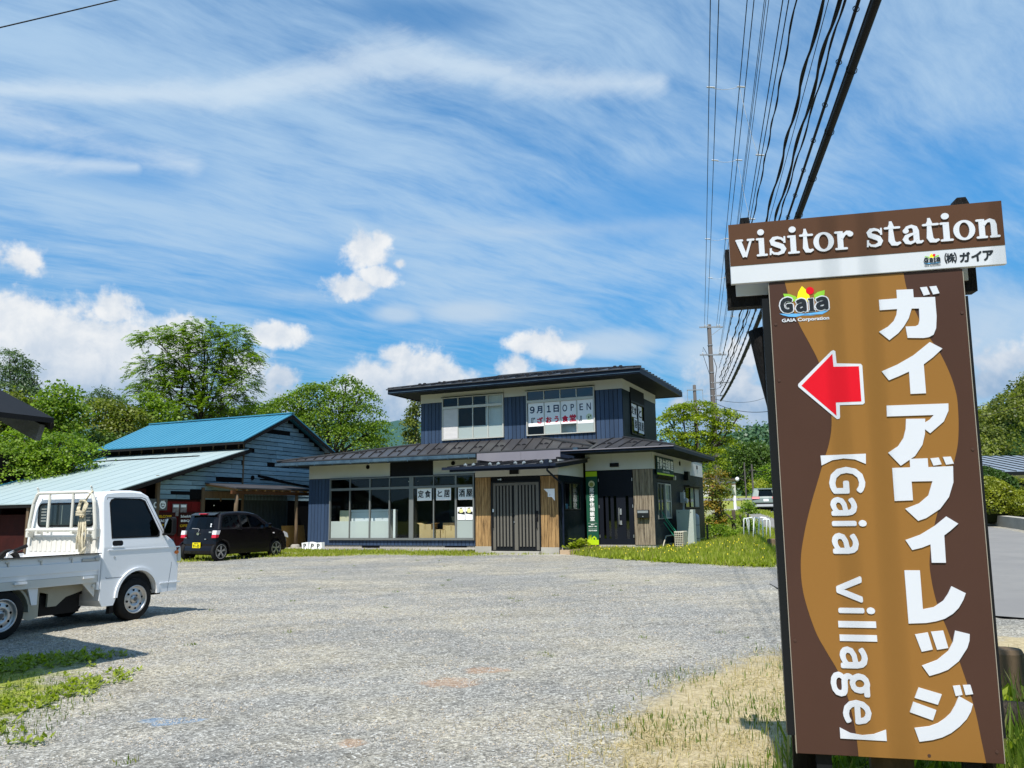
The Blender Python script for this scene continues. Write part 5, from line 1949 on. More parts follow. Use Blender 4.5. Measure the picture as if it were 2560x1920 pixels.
MB().box(-.50, .50, -.014, 0, 0, .90).build('board', RUST, rb2)
my, mw = MB(), MB()
write(mw, 'Schedule', -.40, .10, .70, .80, -.016, .004)
write(mw, 'BBQ', -.38, .05, .52, .62, -.016, .005)
write(my, 'OPEN', -.42, .10, .34, .44, -.016, .005)
my.build('yellow_lettering', SCRAWL, rb2, fix=False)
mw.build('white_lettering', INKWHITE, rb2, fix=False)
GREYPRINT = material('grey poster print', (.14, .12, .12), .7, nz=(9, .9, (.34, .30, .30)))
for k, v0 in enumerate((-3.86, -3.49)):
    pt = thing('small_poster', ('left' if k == 0 else 'right') + ' of two small dark posters with white headings on the red boards', 'poster', BSIDE @ Matrix.Translation((v0 + .17, -.03, 1.38)), 'small posters on red boards')
    MB().box(-.16, .16, -.006, 0, 0, .46).build('sheet', GREYPRINT, pt)
    MB().box(-.13, .13, -.008, -.0065, .33, .43).build('heading', PAPER, pt)

# awning in front of the gable
AF, AV0, AV1 = -16.05, -2.25, 2.70
am = lambda u: 2.70 - (u - BU) * .145
aw = []
bslab([(BU, AV0, am(BU)), (AF, AV0, am(AF)), (AF, AV1, am(AF)), (BU, AV1, am(BU))], .05, 'awning_roof', material('charcoal awning sheet', (.05, .05, .055), .6, nz=(2, .5, (.08, .08, .09))))
m_ = MB()
vv = AV0 + .06
k = 0
while vv < AV1 - .1:
    m_.bar((BU, vv + .03, am(BU) - .09), (AF - .03, vv + .03, am(AF) - .09), .06, .07)
    vv += .53
bp(m_, 'awning_rafter', material('raw rafter wood', (.34, .20, .09), .8, nz=(4, .4, (.24, .13, .06))))
bp(MB().bar((AF - .15, AV0 - .1, am(AF) - .18), (AF - .15, AV1, am(AF) - .18), .10, .14), 'awning_beam', material('brown beam', (.10, .045, .022), .8))
for vv, nm in ((-2.05, 0), (1.56, 1)):
    bp(MB().tube([(AF - .15, vv, .1), (AF - .14, vv + .02, .8), (AF - .16, vv - .01, 1.6), (AF - .15, vv, am(AF) - .24)], [.085, .075, .08, .07], 9), 'awning_post', OLDWOOD, smooth_=True)
bp(MB().lathe([(0.0, 0.13), (.12, .13), (.19, .09), (.21, .0)], (AF - .15, 1.56, 0), 12), 'post_stone', CONCRETE)
m_ = MB()
vv = -.04
while vv < 2.7:
    m_.box(BU - .01, BU + .012, vv, vv + .05, 0, 2.5)
    vv += .09
bp(m_, 'corrugated_wall', CORRUG)
bp(MB().box(BU - .02, BU - .0105, -.05, 2.8, 0, 2.5), 'corrugated_backing', CORRUG)
bp(MB().box(BU - .01, BU + .02, -2.3, -.05, 2.08, 2.36).box(BU - .01, BU + .015, -2.3, -2.2, 0, 2.1).box(BU - .01, BU + .015, -.18, -.05, 0, 2.1).box(BU - .005, BU + .018, -1.4, -1.33, 1.95, 2.1), 'doorway_frame', OLDWOOD)
bp(MB().prism(circle(-1.42, 1.80, .03, 8), BU - .3, BU - .27, axes='yz'), 'lamp', INKWHITE)
pw_ = thing('plywood_sheet', 'tan plywood sheet leaning by the awning post', 'plywood', HOUSE @ Matrix.Translation((-16.55, 1.98, 0.0)) @ Matrix.Rotation(math.radians(8), 4, 'Z'))
MB().box(-.013, .013, -.90, .90, 0, .93).build('sheet', PLYWOOD, pw_).rotation_euler = (0, -.16, 0)

# ================================================================== eave of the shed at the left of the camera
tipp = Vector((-4.09, 7.09, 2.18))
e_dir = Vector((-0.377, -0.926, 0))
r_dir = Vector((-0.918, 0.397, 0.41))
SH = Matrix(((e_dir.x, r_dir.x / 1.0, 0, tipp.x), (e_dir.y, r_dir.y, 0, tipp.y), (0, 0, 1, 0), (0, 0, 0, 1)))
shed = thing('open_shed', 'dark timber shed whose black roof corner juts into view above the weeds', 'shed', Matrix.Translation((tipp.x - 2, tipp.y - 1, gz(-6, 6))))
off = Vector((tipp.x - 2, tipp.y - 1, gz(-6, 6)))


def sp_(s_, t, dz_=0.0):
    p = tipp + e_dir * s_ + r_dir * t + Vector((0, 0, dz_)) - off
    return (p.x, p.y, p.z)


slab([sp_(0, 0), sp_(0, 3.2), sp_(4.2, 3.2), sp_(4.2, 0)], .045, 'roof', material('black roof sheet', (.012, .012, .013), .6, nz=(2, .4)), shed)
m_ = MB()
m_.bar(sp_(.015, 0.0, -.075), sp_(.015, 3.2, -.075), .03, .06)
m_.build('barge_board', DARKWOOD, shed)
GREYWOOD = material('greyed beam', (.13, .14, .15), .85, nz=(3, .6, (.07, .075, .08)), nz2=(6, .6, (.25, .26, .27), .62), bump=(20, .5), stretch=(1, 5, 5))
m_ = MB()
m_.bar(sp_(.05, .10, -.17), sp_(.05, 3.0, -.17), .05, .15)
m_.build('verge_beam', GREYWOOD, shed)
m_ = MB()
for k in range(4):
    m_.bar(sp_(.9 + k * 1.0, .25, -.10), sp_(.9 + k * 1.0, 3.1, -.10), .07, .09)
m_.bar(sp_(.2, 1.5, -.25), sp_(4.1, 1.5, -.25), .12, .14)
m_.build('rafter', DARKWOOD, shed)
m_ = MB()
for s_, t in ((.5, 1.55), (3.8, 1.55), (.5, 3.0), (3.8, 3.0)):
    a = sp_(s_, t, -.2)
    m_.box(a[0] - .06, a[0] + .06, a[1] - .06, a[1] + .06, 0, a[2])
m_.build('post', OLDWOOD, shed)


# ================================================================== the big roadside sign
hd = Vector((0.974103648, -0.226100847, -0.000700003))
vd = Vector((-0.01266463, -0.05765323, 0.99825634))
nr = hd.cross(vd)
Bo = Vector((1.2701918, 3.85, 0.19363457))
SM = Matrix(((hd.x, -nr.x, vd.x, Bo.x), (hd.y, -nr.y, vd.y, Bo.y), (hd.z, -nr.z, vd.z, Bo.z), (0, 0, 0, 1)))
SB = SM @ Matrix.Translation((0.42, 0.05, -0.30))
sign = thing('guide_sign', 'tall brown roadside sign reading visitor station and ガイアヴィレッジ with a red arrow', 'sign', SB)


def sg(mb, name, mat, **k):
    """sign part in face coordinates: x along the board, z up the board, -y towards the viewer"""
    mb.v = [(p[0] - .42, p[1] - .05, p[2] + .30) for p in mb.v]
    return mb.build(name, mat, sign, **k)


BROWN = material('chocolate sign film', (0.062, 0.030, 0.022), 0.38, nz=(2, .12))
HBROWN = material('brown header film', (0.090, 0.042, 0.022), 0.36, nz=(2.5, .25, (.11, .052, .022)))
OCHRE = material('ochre sign film', (0.265, 0.128, 0.030), 0.38, nz=(1.2, .06, (.30, .15, .04)))
WHITEFILM = material('white sign film', (0.60, 0.63, 0.68), 0.4, nz=(5, .2, (.50, .53, .58)))
LETTERW = material('white sign letter', (0.62, 0.65, 0.71), 0.4)
REDFILM = material('red sign film', (0.66, 0.004, 0.018), 0.4)
ALUEDGE = material('sign edge', (.45, .40, .34), .4, .4)
BW, BH = 0.847, 2.174
sg(MB().box(0, BW, 0, 0.028, 0, BH), 'main_board', BROWN, bevel=.002, seg=1)
sg(MB().box(-.003, 0, .001, .03, 0, BH).box(BW, BW + .003, .001, .03, 0, BH), 'board_edge', ALUEDGE)
# ochre wave across the board
L_ = [(0.072, 2.174), (0.088, 2.092), (0.123, 1.97), (0.165, 1.871), (0.201, 1.781), (0.228, 1.67), (0.241, 1.561), (0.239, 1.47), (0.222, 1.39), (0.197, 1.320), (0.160, 1.212), (0.127, 1.115), (0.091, 0.988), (0.067, 0.861), (0.069, 0.715), (0.109, 0.549), (0.152, .455), (0.197, 0.367), (0.225, .28), (0.244, 0.187), (0.256, .09), (0.260, 0.001)]
R_ = [(0.774, 0.001), (0.763, 0.093), (0.746, 0.228), (0.712, 0.383), (0.669, 0.54), (0.640, .63), (0.624, 0.7), (0.614, .78), (0.613, 0.862), (0.636, 0.984), (0.673, 1.107), (0.712, 1.20), (0.744, 1.291), (0.766, 1.37), (0.776, 1.45), (0.780, 1.53), (0.778, 1.60), (0.761, 1.686), (0.726, 1.787), (0.681, 1.875), (0.637, 1.986), (0.608, 2.09), (0.598, 2.173)]
L_ = [(x, min(z, BH - .001)) for x, z in L_]
def flow(pts, n=5):
    out = []
    for i in range(len(pts) - 1):
        p0, p1, p2, p3 = [Vector(pts[min(max(i + k, 0), len(pts) - 1)]) for k in (-1, 0, 1, 2)]
        for k in range(n):
            t = k / n
            out.append(tuple(.5 * ((2 * p1) + (p2 - p0) * t + (2 * p0 - 5 * p1 + 4 * p2 - p3) * t * t + (3 * p1 - p0 - 3 * p2 + p3) * t ** 3)))
    return out + [pts[-1]]


sg(MB().prism(flow(L_) + flow(R_), -0.0012, -0.0004), 'wave', OCHRE)
# header
HZ0, HZ1 = 2.178, 2.473
sg(MB().box(-.175, 1.028, -.010, .020, HZ0, HZ1), 'header_board', WHITEFILM, bevel=.002, seg=1)
sg(MB().box(-.1745, 1.0275, -.0115, -.0105, 2.266, HZ1 - .0008), 'header_film', HBROWN)

# katakana, cut from thick plate
KANA = [
    ('ガ', [[(0.561, 2.095), (0.632, 2.093), (0.632, 2.054), (0.722, 2.050), (0.722, 1.960), (0.716, 1.905), (0.703, 1.876), (0.684, 1.866), (0.660, 1.863), (0.593, 1.868), (0.588, 1.921), (0.630, 1.920), (0.643, 1.926), (0.649, 1.945), (0.651, 2.001), (0.620, 2.003), (0.604, 1.958), (0.581, 1.922), (0.556, 1.893), (0.515, 1.862), (0.473, 1.904), (0.514, 1.926), (0.540, 1.951), (0.553, 1.978), (0.558, 2.005), (0.483, 2.005), (0.483, 2.054), (0.561, 2.055)],
            [(0.662, 2.099), (0.691, 2.100), (0.702, 2.064), (0.675, 2.060)], [(0.702, 2.100), (0.731, 2.101), (0.742, 2.066), (0.715, 2.062)]]),
    ('イ', [[(0.685, 1.843), (0.735, 1.810), (0.693, 1.772), (0.652, 1.742), (0.652, 1.609), (0.587, 1.609), (0.588, 1.712), (0.544, 1.693), (0.500, 1.676), (0.472, 1.719), (0.541, 1.747), (0.612, 1.786)]]),
    ('ア', [[(0.482, 1.560), (0.741, 1.559), (0.739, 1.526), (0.716, 1.478), (0.656, 1.427), (0.617, 1.464), (0.659, 1.489), (0.677, 1.509), (0.480, 1.510)],
            [(0.560, 1.496), (0.640, 1.494), (0.634, 1.425), (0.620, 1.376), (0.586, 1.327), (0.523, 1.284), (0.474, 1.344), (0.518, 1.373), (0.543, 1.409), (0.555, 1.450)]]),
    ('ヴ', [[(0.486, 1.275), (0.562, 1.276), (0.562, 1.314), (0.637, 1.315), (0.637, 1.275), (0.739, 1.277), (0.735, 1.205), (0.712, 1.140), (0.672, 1.088), (0.612, 1.048), (0.578, 1.036), (0.528, 1.090), (0.588, 1.114), (0.628, 1.148), (0.650, 1.212), (0.563, 1.212), (0.563, 1.128), (0.486, 1.126)],
            [(0.648, 1.314), (0.683, 1.317), (0.693, 1.286), (0.659, 1.281)], [(0.700, 1.319), (0.733, 1.320), (0.743, 1.288), (0.711, 1.284)]]),
    ('ィ', [[(0.695, 1.054), (0.741, 1.022), (0.706, 0.991), (0.680, 0.971), (0.678, 0.851), (0.620, 0.851), (0.621, 0.932), (0.584, 0.917), (0.544, 0.907), (0.519, 0.951), (0.582, 0.974), (0.645, 1.013)]]),
    ('レ', [[(0.505, 0.817), (0.569, 0.817), (0.569, 0.647), (0.615, 0.657), (0.655, 0.685), (0.676, .715), (0.693, 0.749), (0.748, 0.719), (0.736, .690), (0.715, 0.655), (0.690, .630), (0.656, 0.608), (0.620, .596), (0.579, 0.588), (0.506, 0.584)]]),
    ('ッ', [[(0.529, 0.537), (0.582, 0.547), (0.597, 0.474), (0.551, 0.463)], [(0.595, 0.550), (0.645, 0.556), (0.660, 0.482), (0.614, 0.473)],
            [(0.693, 0.557), (0.750, 0.543), (0.747, .515), (0.736, 0.484), (0.698, 0.427), (0.652, 0.389), (0.617, .374), (0.575, 0.360), (0.548, 0.403), (0.611, 0.429), (0.658, 0.468), (0.680, 0.507)]]),
    ('ジ', [[(0.527, 0.309), (0.619, 0.283), (0.600, 0.238), (0.508, 0.264)], [(0.501, 0.247), (0.592, 0.215), (0.575, 0.171), (0.484, 0.202)],
            [(0.687, 0.278), (0.740, 0.247), (0.729, .214), (0.710, 0.182), (0.680, .150), (0.644, 0.121), (0.607, .101), (0.567, 0.088), (0.514, 0.078), (0.498, 0.135), (0.559, 0.145), (0.595, .160), (0.624, 0.181), (0.648, .204), (0.668, .237)],
            [(0.666, 0.320), (0.695, 0.324), (0.702, 0.284), (0.674, 0.278)], [(0.706, 0.325), (0.736, 0.327), (0.744, 0.289), (0.714, 0.284)]]),
]
for ch, polys in KANA:
    m_ = MB()
    for k, p in enumerate(polys):
        m_.prism(p, -0.0060 - .0002 * k, -0.0006 + 0)
    sg(m_, 'letter', LETTERW)

# bracketed Latin line, turned to read downwards
m_ = MB()
m_.prism([(0.182, 1.340), (0.379, 1.343), (0.376, 1.296), (0.330, 1.318), (0.282, 1.324), (0.232, 1.317), (0.184, 1.294)], -.005, -.0006)
sg(m_, 'bracket', LETTERW)
m_ = MB()
m_.prism([(0.188, 0.123), (0.232, 0.101), (0.282, 0.094), (0.330, 0.101), (0.381, 0.122), (0.381, 0.074), (0.188, 0.076)], -.005, -.0006)
sg(m_, 'bracket', LETTERW)
# extents of each letter along the board (top, bottom) and across (left, right)
VW = [('Ｇ', .214, .375, 1.288, 1.172), ('ａ', .214, .322, 1.150, 1.075), ('ｉ', .212, .362, 1.045, 1.015), ('ａ', .205, .322, .985, .900),
      ('ｖ', .212, .322, .795, .675), ('ｉ', .212, .372, .658, .628), ('ｌ', .209, .371, .597, .556), ('ｌ', .211, .371, .534, .492), ('ａ', .205, .325, .470, .372), ('ｇ', .162, .328, .362, .258), ('ｅ', .206, .326, .243, .138)]
VW = [('Ｇ', .212, .368, 1.285, 1.162), ('ａ', .211, .326, 1.148, 1.062), ('ｉ', .212, .362, 1.042, 1.012), ('ａ', .207, .322, .985, .890),
      ('ｖ', .212, .323, .790, .672), ('ｉ', .215, .371, .652, .622), ('ｌ', .211, .371, .590, .562), ('ｌ', .213, .371, .530, .502), ('ａ', .208, .326, .478, .382), ('ｇ', .162, .328, .366, .258), ('ｅ', .206, .326, .245, .140)]
for ch, a, b_, zt, zb in VW:
    m_ = MB()
    if ch in 'ｌ':
        m_.box(a, b_, -.005, -.0006, zb, zt)
    else:
        write(m_, ch, a, b_, zb, zt, -.0045, .0058, rot=90, raise_=.0035)
    sg(m_, 'letter', LETTERW, fix=False)

# the arrow
m_ = MB()
AO = [(0.103, 1.671), (0.105, 1.664), (0.259, 1.512), (0.266, 1.506), (0.276, 1.508), (0.279, 1.515), (0.281, 1.571), (0.382, 1.570), (0.390, 1.577), (0.391, 1.750), (0.385, 1.759), (0.280, 1.767), (0.278, 1.824), (0.270, 1.830), (0.260, 1.826), (0.105, 1.679)]
AI = [(0.118, 1.670), (0.264, 1.522), (0.265, 1.584), (0.376, 1.584), (0.376, 1.748), (0.265, 1.752), (0.264, 1.813)]
m_.prism(AO, -.0035, -.0006)
sg(m_, 'arrow_border', LETTERW)
sg(MB().prism(AI, -.0042, -.0036), 'arrow', REDFILM)


def logo(x0, x1, z0, z1, y, dark_text, cap_mat, name):
    """leaf, water and sun emblem over heavy rounded letters, caption below"""
    W_, H_ = x1 - x0, z1 - z0
    f = lambda p: (x0 + p[0] * W_, z0 + p[1] * H_)
    g_ = lambda pts: [f(p) for p in pts]
    LG = material('leaf green print', (0.25, 0.55, 0.04), .5)
    YL = material('bright yellow print', (0.90, 0.80, 0.01), .5)
    BL = material('sky blue print', (0.12, 0.40, 0.75), .5)
    sg(MB().prism(g_([(.10, .82), (.22, .80), (.34, .72), (.40, .62), (.20, .55), (.13, .66)]), y - .0006, y).prism(g_([(.92, .84), (.78, .80), (.70, .72), (.72, .55), (.86, .58), (.91, .72)]), y - .0006, y), name + '_leaf', LG)
    sg(MB().prism(g_([(.48, 1.0), (.58, .84), (.62, .68), (.58, .55), (.40, .55), (.37, .68), (.40, .84)]), y - .0012, y - .0007), name + '_petal', YL)
    sg(MB().prism(circle(f((.63, .85))[0], f((.63, .85))[1], W_ * .08, 20), y - .0018, y - .0013), name + '_sun', REDFILM)
    sg(MB().prism(g_([(.0, .26), (.25, .24), (.5, .22), (.75, .24), (1.0, .30), (.95, .24), (.84, .17), (.72, .15), (.60, .18), (.52, .23), (.44, .17), (.32, .14), (.18, .16), (.07, .21)]), y - .0006, y), name + '_water', BL)
    m1, m2 = MB(), MB()
    for ch, a, b_, c_, d in (('Ｇ', .01, .29, .25, .72), ('ａ', .32, .56, .255, .66), ('ｉ', .57, .70, .265, .66), ('ａ', .71, .985, .27, .68)):
        if ch == 'ｉ':
            m1.prism(g_([(.575, .265), (.71, .27), (.71, .30), (.685, .305), (.685, .63), (.58, .63), (.58, .595), (.60, .59), (.60, .30), (.575, .295)]), y - .0042, y - .0030)
            m2.prism(g_([(.565, .25), (.72, .255), (.72, .315), (.70, .32), (.70, .645), (.565, .645), (.565, .58), (.585, .575), (.585, .315), (.565, .31)]), y - .0026, y - .0019)
            continue
        p, q = f((a, c_)), f((b_, d))
        write(m1, ch, p[0] + W_ * .012, q[0] - W_ * .012, p[1] + W_ * .012, q[1] - W_ * .012, y - .0030, W_ * .024)
        write(m2, ch, p[0] - W_ * .012, q[0] + W_ * .012, p[1] - W_ * .012, q[1] + W_ * .012, y - .0012, W_ * .042)
    sg(m2, name + '_outline', LETTERW, fix=False)
    sg(m1, name + '_letters', dark_text, fix=False)
    m_ = MB()
    p, q = f((.04, -.02)), f((.97, .11))
    write(m_, 'GAIA Corporation', p[0], q[0], p[1], q[1], y - .0006, W_ * .004)
    sg(m_, name + '_caption', cap_mat, fix=False)


CHARCOAL = material('charcoal print', (0.022, 0.028, 0.035), .5)
logo(.039, .268, 1.975, 2.146, -.0016, CHARCOAL, LETTERW, 'logo')
logo(.684, .757, 2.196, 2.252, -.0118, CHARCOAL, CHARCOAL, 'small_logo')
m_ = MB()
write(m_, '㈱', .773, .825, 2.200, 2.250, -.0110, .0012)
for k, ch in enumerate('ガイア'):
    write(m_, ch, .836 + k * .048, .836 + k * .048 + .045, 2.200, 2.247, -.0110, .0022)
sg(m_, 'company_name', CHARCOAL, fix=False)

# header lettering: heavy slab serif letters built stroke by stroke (unit: x-height 1, baseline 0)
def stroke(pts, wds):
    """outline of a pen stroke with a width at every point"""
    pts = [Vector((p[0], p[1])) for p in pts]
    l, r_ = [], []
    for i, p in enumerate(pts):
        d = (pts[min(i + 1, len(pts) - 1)] - pts[max(i - 1, 0)]).normalized()
        n_ = Vector((-d.y, d.x))
        w_ = wds[i] if isinstance(wds, (list, tuple)) else wds
        l.append(p + n_ * w_ / 2)
        r_.append(p - n_ * w_ / 2)
    return [tuple(q) for q in l] + [tuple(q) for q in reversed(r_)]


def capsule(x0, x1, z, h):
    return rrect(x0, x1, z - h / 2, z + h / 2, h / 2 * .98, 3)


T = .26
S_ = .115
LET = {
    'v': [stroke([(.12, .96), (.46, .04)], [.30, .26]), stroke([(.84, .96), (.50, .02)], [.13, .14]), capsule(-.04, .40, .94, S_), capsule(.60, 1.04, .94, S_)],
    'i': [[(.13, .05), (.13 + T, .05), (.13 + T, .98), (.13, .98)], capsule(0, .30, .93, S_), capsule(0, .54, .055, S_), circle(.25, 1.30, .165, 18)],
    's': [stroke([(.70, .74), (.60, .87), (.42, .93), (.25, .90), (.16, .78), (.20, .64), (.40, .54), (.60, .44), (.68, .29), (.62, .14), (.42, .06), (.22, .09), (.10, .22)], [.10, .12, .15, .2, .24, .26, .27, .27, .25, .21, .15, .12, .10]),
          [(.68, .62), (.78, .62), (.78, .98), (.70, .98)], [(.02, .02), (.10, .02), (.14, .38), (.04, .38)]],
    't': [stroke([(.27, 1.28), (.27, .25), (.34, .10), (.48, .07), (.62, .14)], [.10, .25, .25, .18, .10]), [(.15, .98), (.20, 1.1), (.24, 1.28), (.32, 1.28), (.40, .98)], capsule(.0, .64, .93, S_)],
    'o': ['ring', circle(.47, .5, .49, 28, .52), [(x, z) for x, z in circle(.47, .5, .23, 22, .40)]],
    'r': [[(.13, .05), (.13 + T, .05), (.13 + T, .98), (.13, .98)], capsule(0, .34, .93, S_), capsule(0, .58, .055, S_), stroke([(.34, .58), (.44, .80), (.58, .89), (.72, .86)], [.10, .16, .20, .22]), circle(.72, .80, .14, 14)],
    'a': [stroke([(.16, .72), (.26, .88), (.44, .93), (.58, .84), (.62, .66), (.62, .20), (.68, .09), (.80, .07), (.90, .14)], [.16, .15, .17, .22, .25, .25, .22, .14, .08]), circle(.19, .70, .13, 14),
          stroke([(.62, .56), (.40, .50), (.22, .42), (.15, .26), (.22, .11), (.36, .06), (.50, .12), (.62, .26)], [.10, .14, .20, .25, .22, .16, .12, .10])],
    'n': [[(.13, .05), (.13 + T, .05), (.13 + T, .98), (.13, .98)], capsule(0, .32, .93, S_), capsule(0, .50, .055, S_), stroke([(.36, .66), (.46, .84), (.62, .90), (.74, .82), (.78, .66), (.78, .06)], [.10, .15, .19, .24, .26, .26]), capsule(.58, 1.04, .055, S_)],
}
# letter, left and right edge along the header
HW = [('v', -.145, -.056), ('i', -.050, .002), ('s', .010, .088), ('i', .094, .148), ('t', .148, .212), ('o', .211, .303), ('r', .306, .390),
      ('s', .446, .518), ('t', .524, .596), ('a', .601, .692), ('t', .688, .760), ('i', .762, .817), ('o', .818, .909), ('n', .912, 1.010)]
BASE, XH = 2.303, 0.0905
for ch, a, b_ in HW:
    polys = LET[ch]
    pl_ = [p for p in polys if p != 'ring']
    allp = [q for p in pl_ for q in p]
    mn, mx_ = min(q[0] for q in allp), max(q[0] for q in allp)
    k_ = (b_ - a) / (mx_ - mn)
    mp = lambda p: [(a + (q[0] - mn) * k_, BASE + q[1] * XH) for q in p]
    m_ = MB()
    if polys[0] == 'ring':
        m_.prism(mp(polys[1]), -.0175, -.0116, holes=[mp(polys[2])])
    else:
        for j, p in enumerate(polys):
            m_.prism(mp(p), -.0175 - .00025 * j, -.0116)
    sg(m_, 'letter', LETTERW)

# what carries it: frame, cross beam, an older white panel behind, two gnarled black logs, steel legs
sg(MB().box(-.036, -.004, .012, .06, .075, 2.10).box(BW + .004, BW + .020, .02, .06, .1, 2.05), 'side_frame', BLACKALU)
sg(MB().box(-.19, .935, .10, .19, 2.085, 2.20).box(-.192, -.15, .06, .19, 2.20, 2.37), 'cross_beam', DARKWOOD)
sg(MB().box(-.15, .895, .085, .098, 2.135, 2.45), 'old_white_panel', WHITEFILM)
sg(MB().box(-.108, -.066, .10, .19, 2.20, 2.535).box(.862, .932, .10, .19, 2.20, 2.505).prism([(.862, 2.505), (.932, 2.505), (.918, 2.538), (.880, 2.538)], .10, .19), 'post_top', DARKWOOD)
sg(MB().tube([(.06, .17, -.34), (.065, .17, .6), (.06, .18, 1.3), (.045, .18, 1.60), (.0, .18, 1.79), (-.04, .18, 1.92), (-.055, .18, 1.98)], [.07, .066, .068, .075, .068, .05, .046], 10).tube([(.03, .18, 1.7), (.05, .18, 1.9), (.06, .18, 2.1)], [.05, .055, .05], 9), 'log_post', DARKWOOD, smooth_=True)
sg(MB().tube([(.79, .17, -.34), (.80, .17, .8), (.812, .18, 1.4), (.818, .18, 1.75), (.812, .18, 1.95), (.80, .18, 2.1)], [.07, .065, .066, .064, .058, .05], 10), 'log_post', DARKWOOD, smooth_=True)
m_ = MB()
for a in (.118, .735):
    m_.box(a - .033, a + .033, .032, .07, -.32, .3)
sg(m_, 'steel_leg', BLACKALU)
sg(MB().box(.345, .53, .20, .26, -.30, .0), 'timber_stub', OLDWOOD)
SCREW = material('brown screw', (.09, .05, .04), .4, .3)
m_ = MB()
for x, z in ((.02, 1.97), (.02, 1.70), (.83, 1.97), (.826, 1.35), (.55, .02), (.02, .5), (.82, .05)):
    m_.prism(circle(x, z, .007, 10), -.0028, -.0005)
sg(m_, 'screw', SCREW)


# ================================================================== vehicles
def body_loft(prof, W_, zb, tum, holes, seg_mat, bow=(0.0, 0.0), mats=2, ins=.035, ymid=.52):
    """body shell: a side profile swept across the width with rounded edges, a tumblehome above the belt line and
    window openings cut through the sides. seg_mat: {profile segment: material slot} for panes between the middle stations"""
    # belt line points
    pr = []
    for i, p in enumerate(prof):
        q = prof[(i + 1) % len(prof)]
        pr.append((p[0], p[1], i))
        if (p[1] - zb) * (q[1] - zb) < 0:
            t = (zb - p[1]) / (q[1] - p[1])
            pr.append((p[0] + (q[0] - p[0]) * t, zb, i))
    n = len(pr)
    xs = [p[0] for p in pr]
    x0, x1 = min(xs), max(xs)
    norm = []
    for i in range(n):
        a, b_ = pr[i - 1], pr[(i + 1) % n]
        d = Vector((b_[0] - a[0], b_[1] - a[1])).normalized()
        norm.append((d.y, -d.x))
    area = sum(pr[i][0] * pr[(i + 1) % n][1] - pr[(i + 1) % n][0] * pr[i][1] for i in range(n))
    sg_ = -1 if area > 0 else 1

    def dfm(x, y, z):
        k = min(1, abs(y) / W_)
        t = (x - x0) / (x1 - x0)
        x = x + bow[0] * k * k * max(0, 1 - t * 4) - bow[1] * k * k * max(0, 1 - (1 - t) * 4)
        return (x, y * tum(z), z)
    sta = [(-W_, ins), (-W_ + .014, ins * .4), (-W_ + .05, 0), (-ymid, 0), (-.2, 0), (.2, 0), (ymid, 0), (W_ - .05, 0), (W_ - .014, ins * .4), (W_, ins)]
    mb = MB()
    rows = []
    for y, ic in sta:
        r_ = []
        for i, p in enumerate(pr):
            k = ic if p[1] > .36 else 0
            r_.append(dfm(p[0] + sg_ * norm[i][0] * k, y, p[1] + sg_ * norm[i][1] * k))
        rows.append(r_)
    o = len(mb.v)
    for r_ in rows:
        mb.v.extend(r_)
    for j in range(len(sta) - 1):
        mid = abs(sta[j][0]) <= ymid + .001 and abs(sta[j + 1][0]) <= ymid + .001
        for i in range(n):
            a = o + j * n + i
            b_ = o + j * n + (i + 1) % n
            mb.f.append((a, b_, b_ + n, a + n))
            mb.mi.append(seg_mat.get(pr[i][2], 0) if mid else 0)
    for j in (0, len(sta) - 1):
        y = sta[j][0]
        P2 = [(rows[j][i][0], rows[j][i][2]) for i in range(n)]
        up = [(i, P2[i]) for i in range(n) if pr[i][1] >= zb - 1e-6]
        lo = [(i, P2[i]) for i in range(n) if pr[i][1] <= zb + 1e-6]
        # keep ring order starting after the jump
        for grp, hs in ((up, [h for h in holes if h[0][1] >= zb]), (lo, [h for h in holes if h[0][1] < zb])):
            st = 0
            for k in range(len(grp)):
                if (grp[k][0] - grp[k - 1][0]) % n != 1:
                    st = k
            g_ = grp[st:] + grp[:st]
            loops = [[q for _, q in g_]] + [list(h) for h in hs]
            flat = [q for l in loops for q in l]
            tri = tessellate_polygon([[Vector((q[0], q[1], 0)) for q in l] for l in loops])
            vs = [dfm(q[0], y, q[1]) for q in flat]
            vs = [(flat[k][0], vs[k][1], flat[k][1]) for k in range(len(flat))]
            mb.add(vs, [tuple(t) for t in tri], 0)
    return mb, dfm


def arch(cx, cz, r, n=12, a0=0, a1=180):
    return [(cx + r * math.cos(math.radians(a0 + (a1 - a0) * k / n)), cz + r * math.sin(math.radians(a0 + (a1 - a0) * k / n))) for k in range(n + 1)]


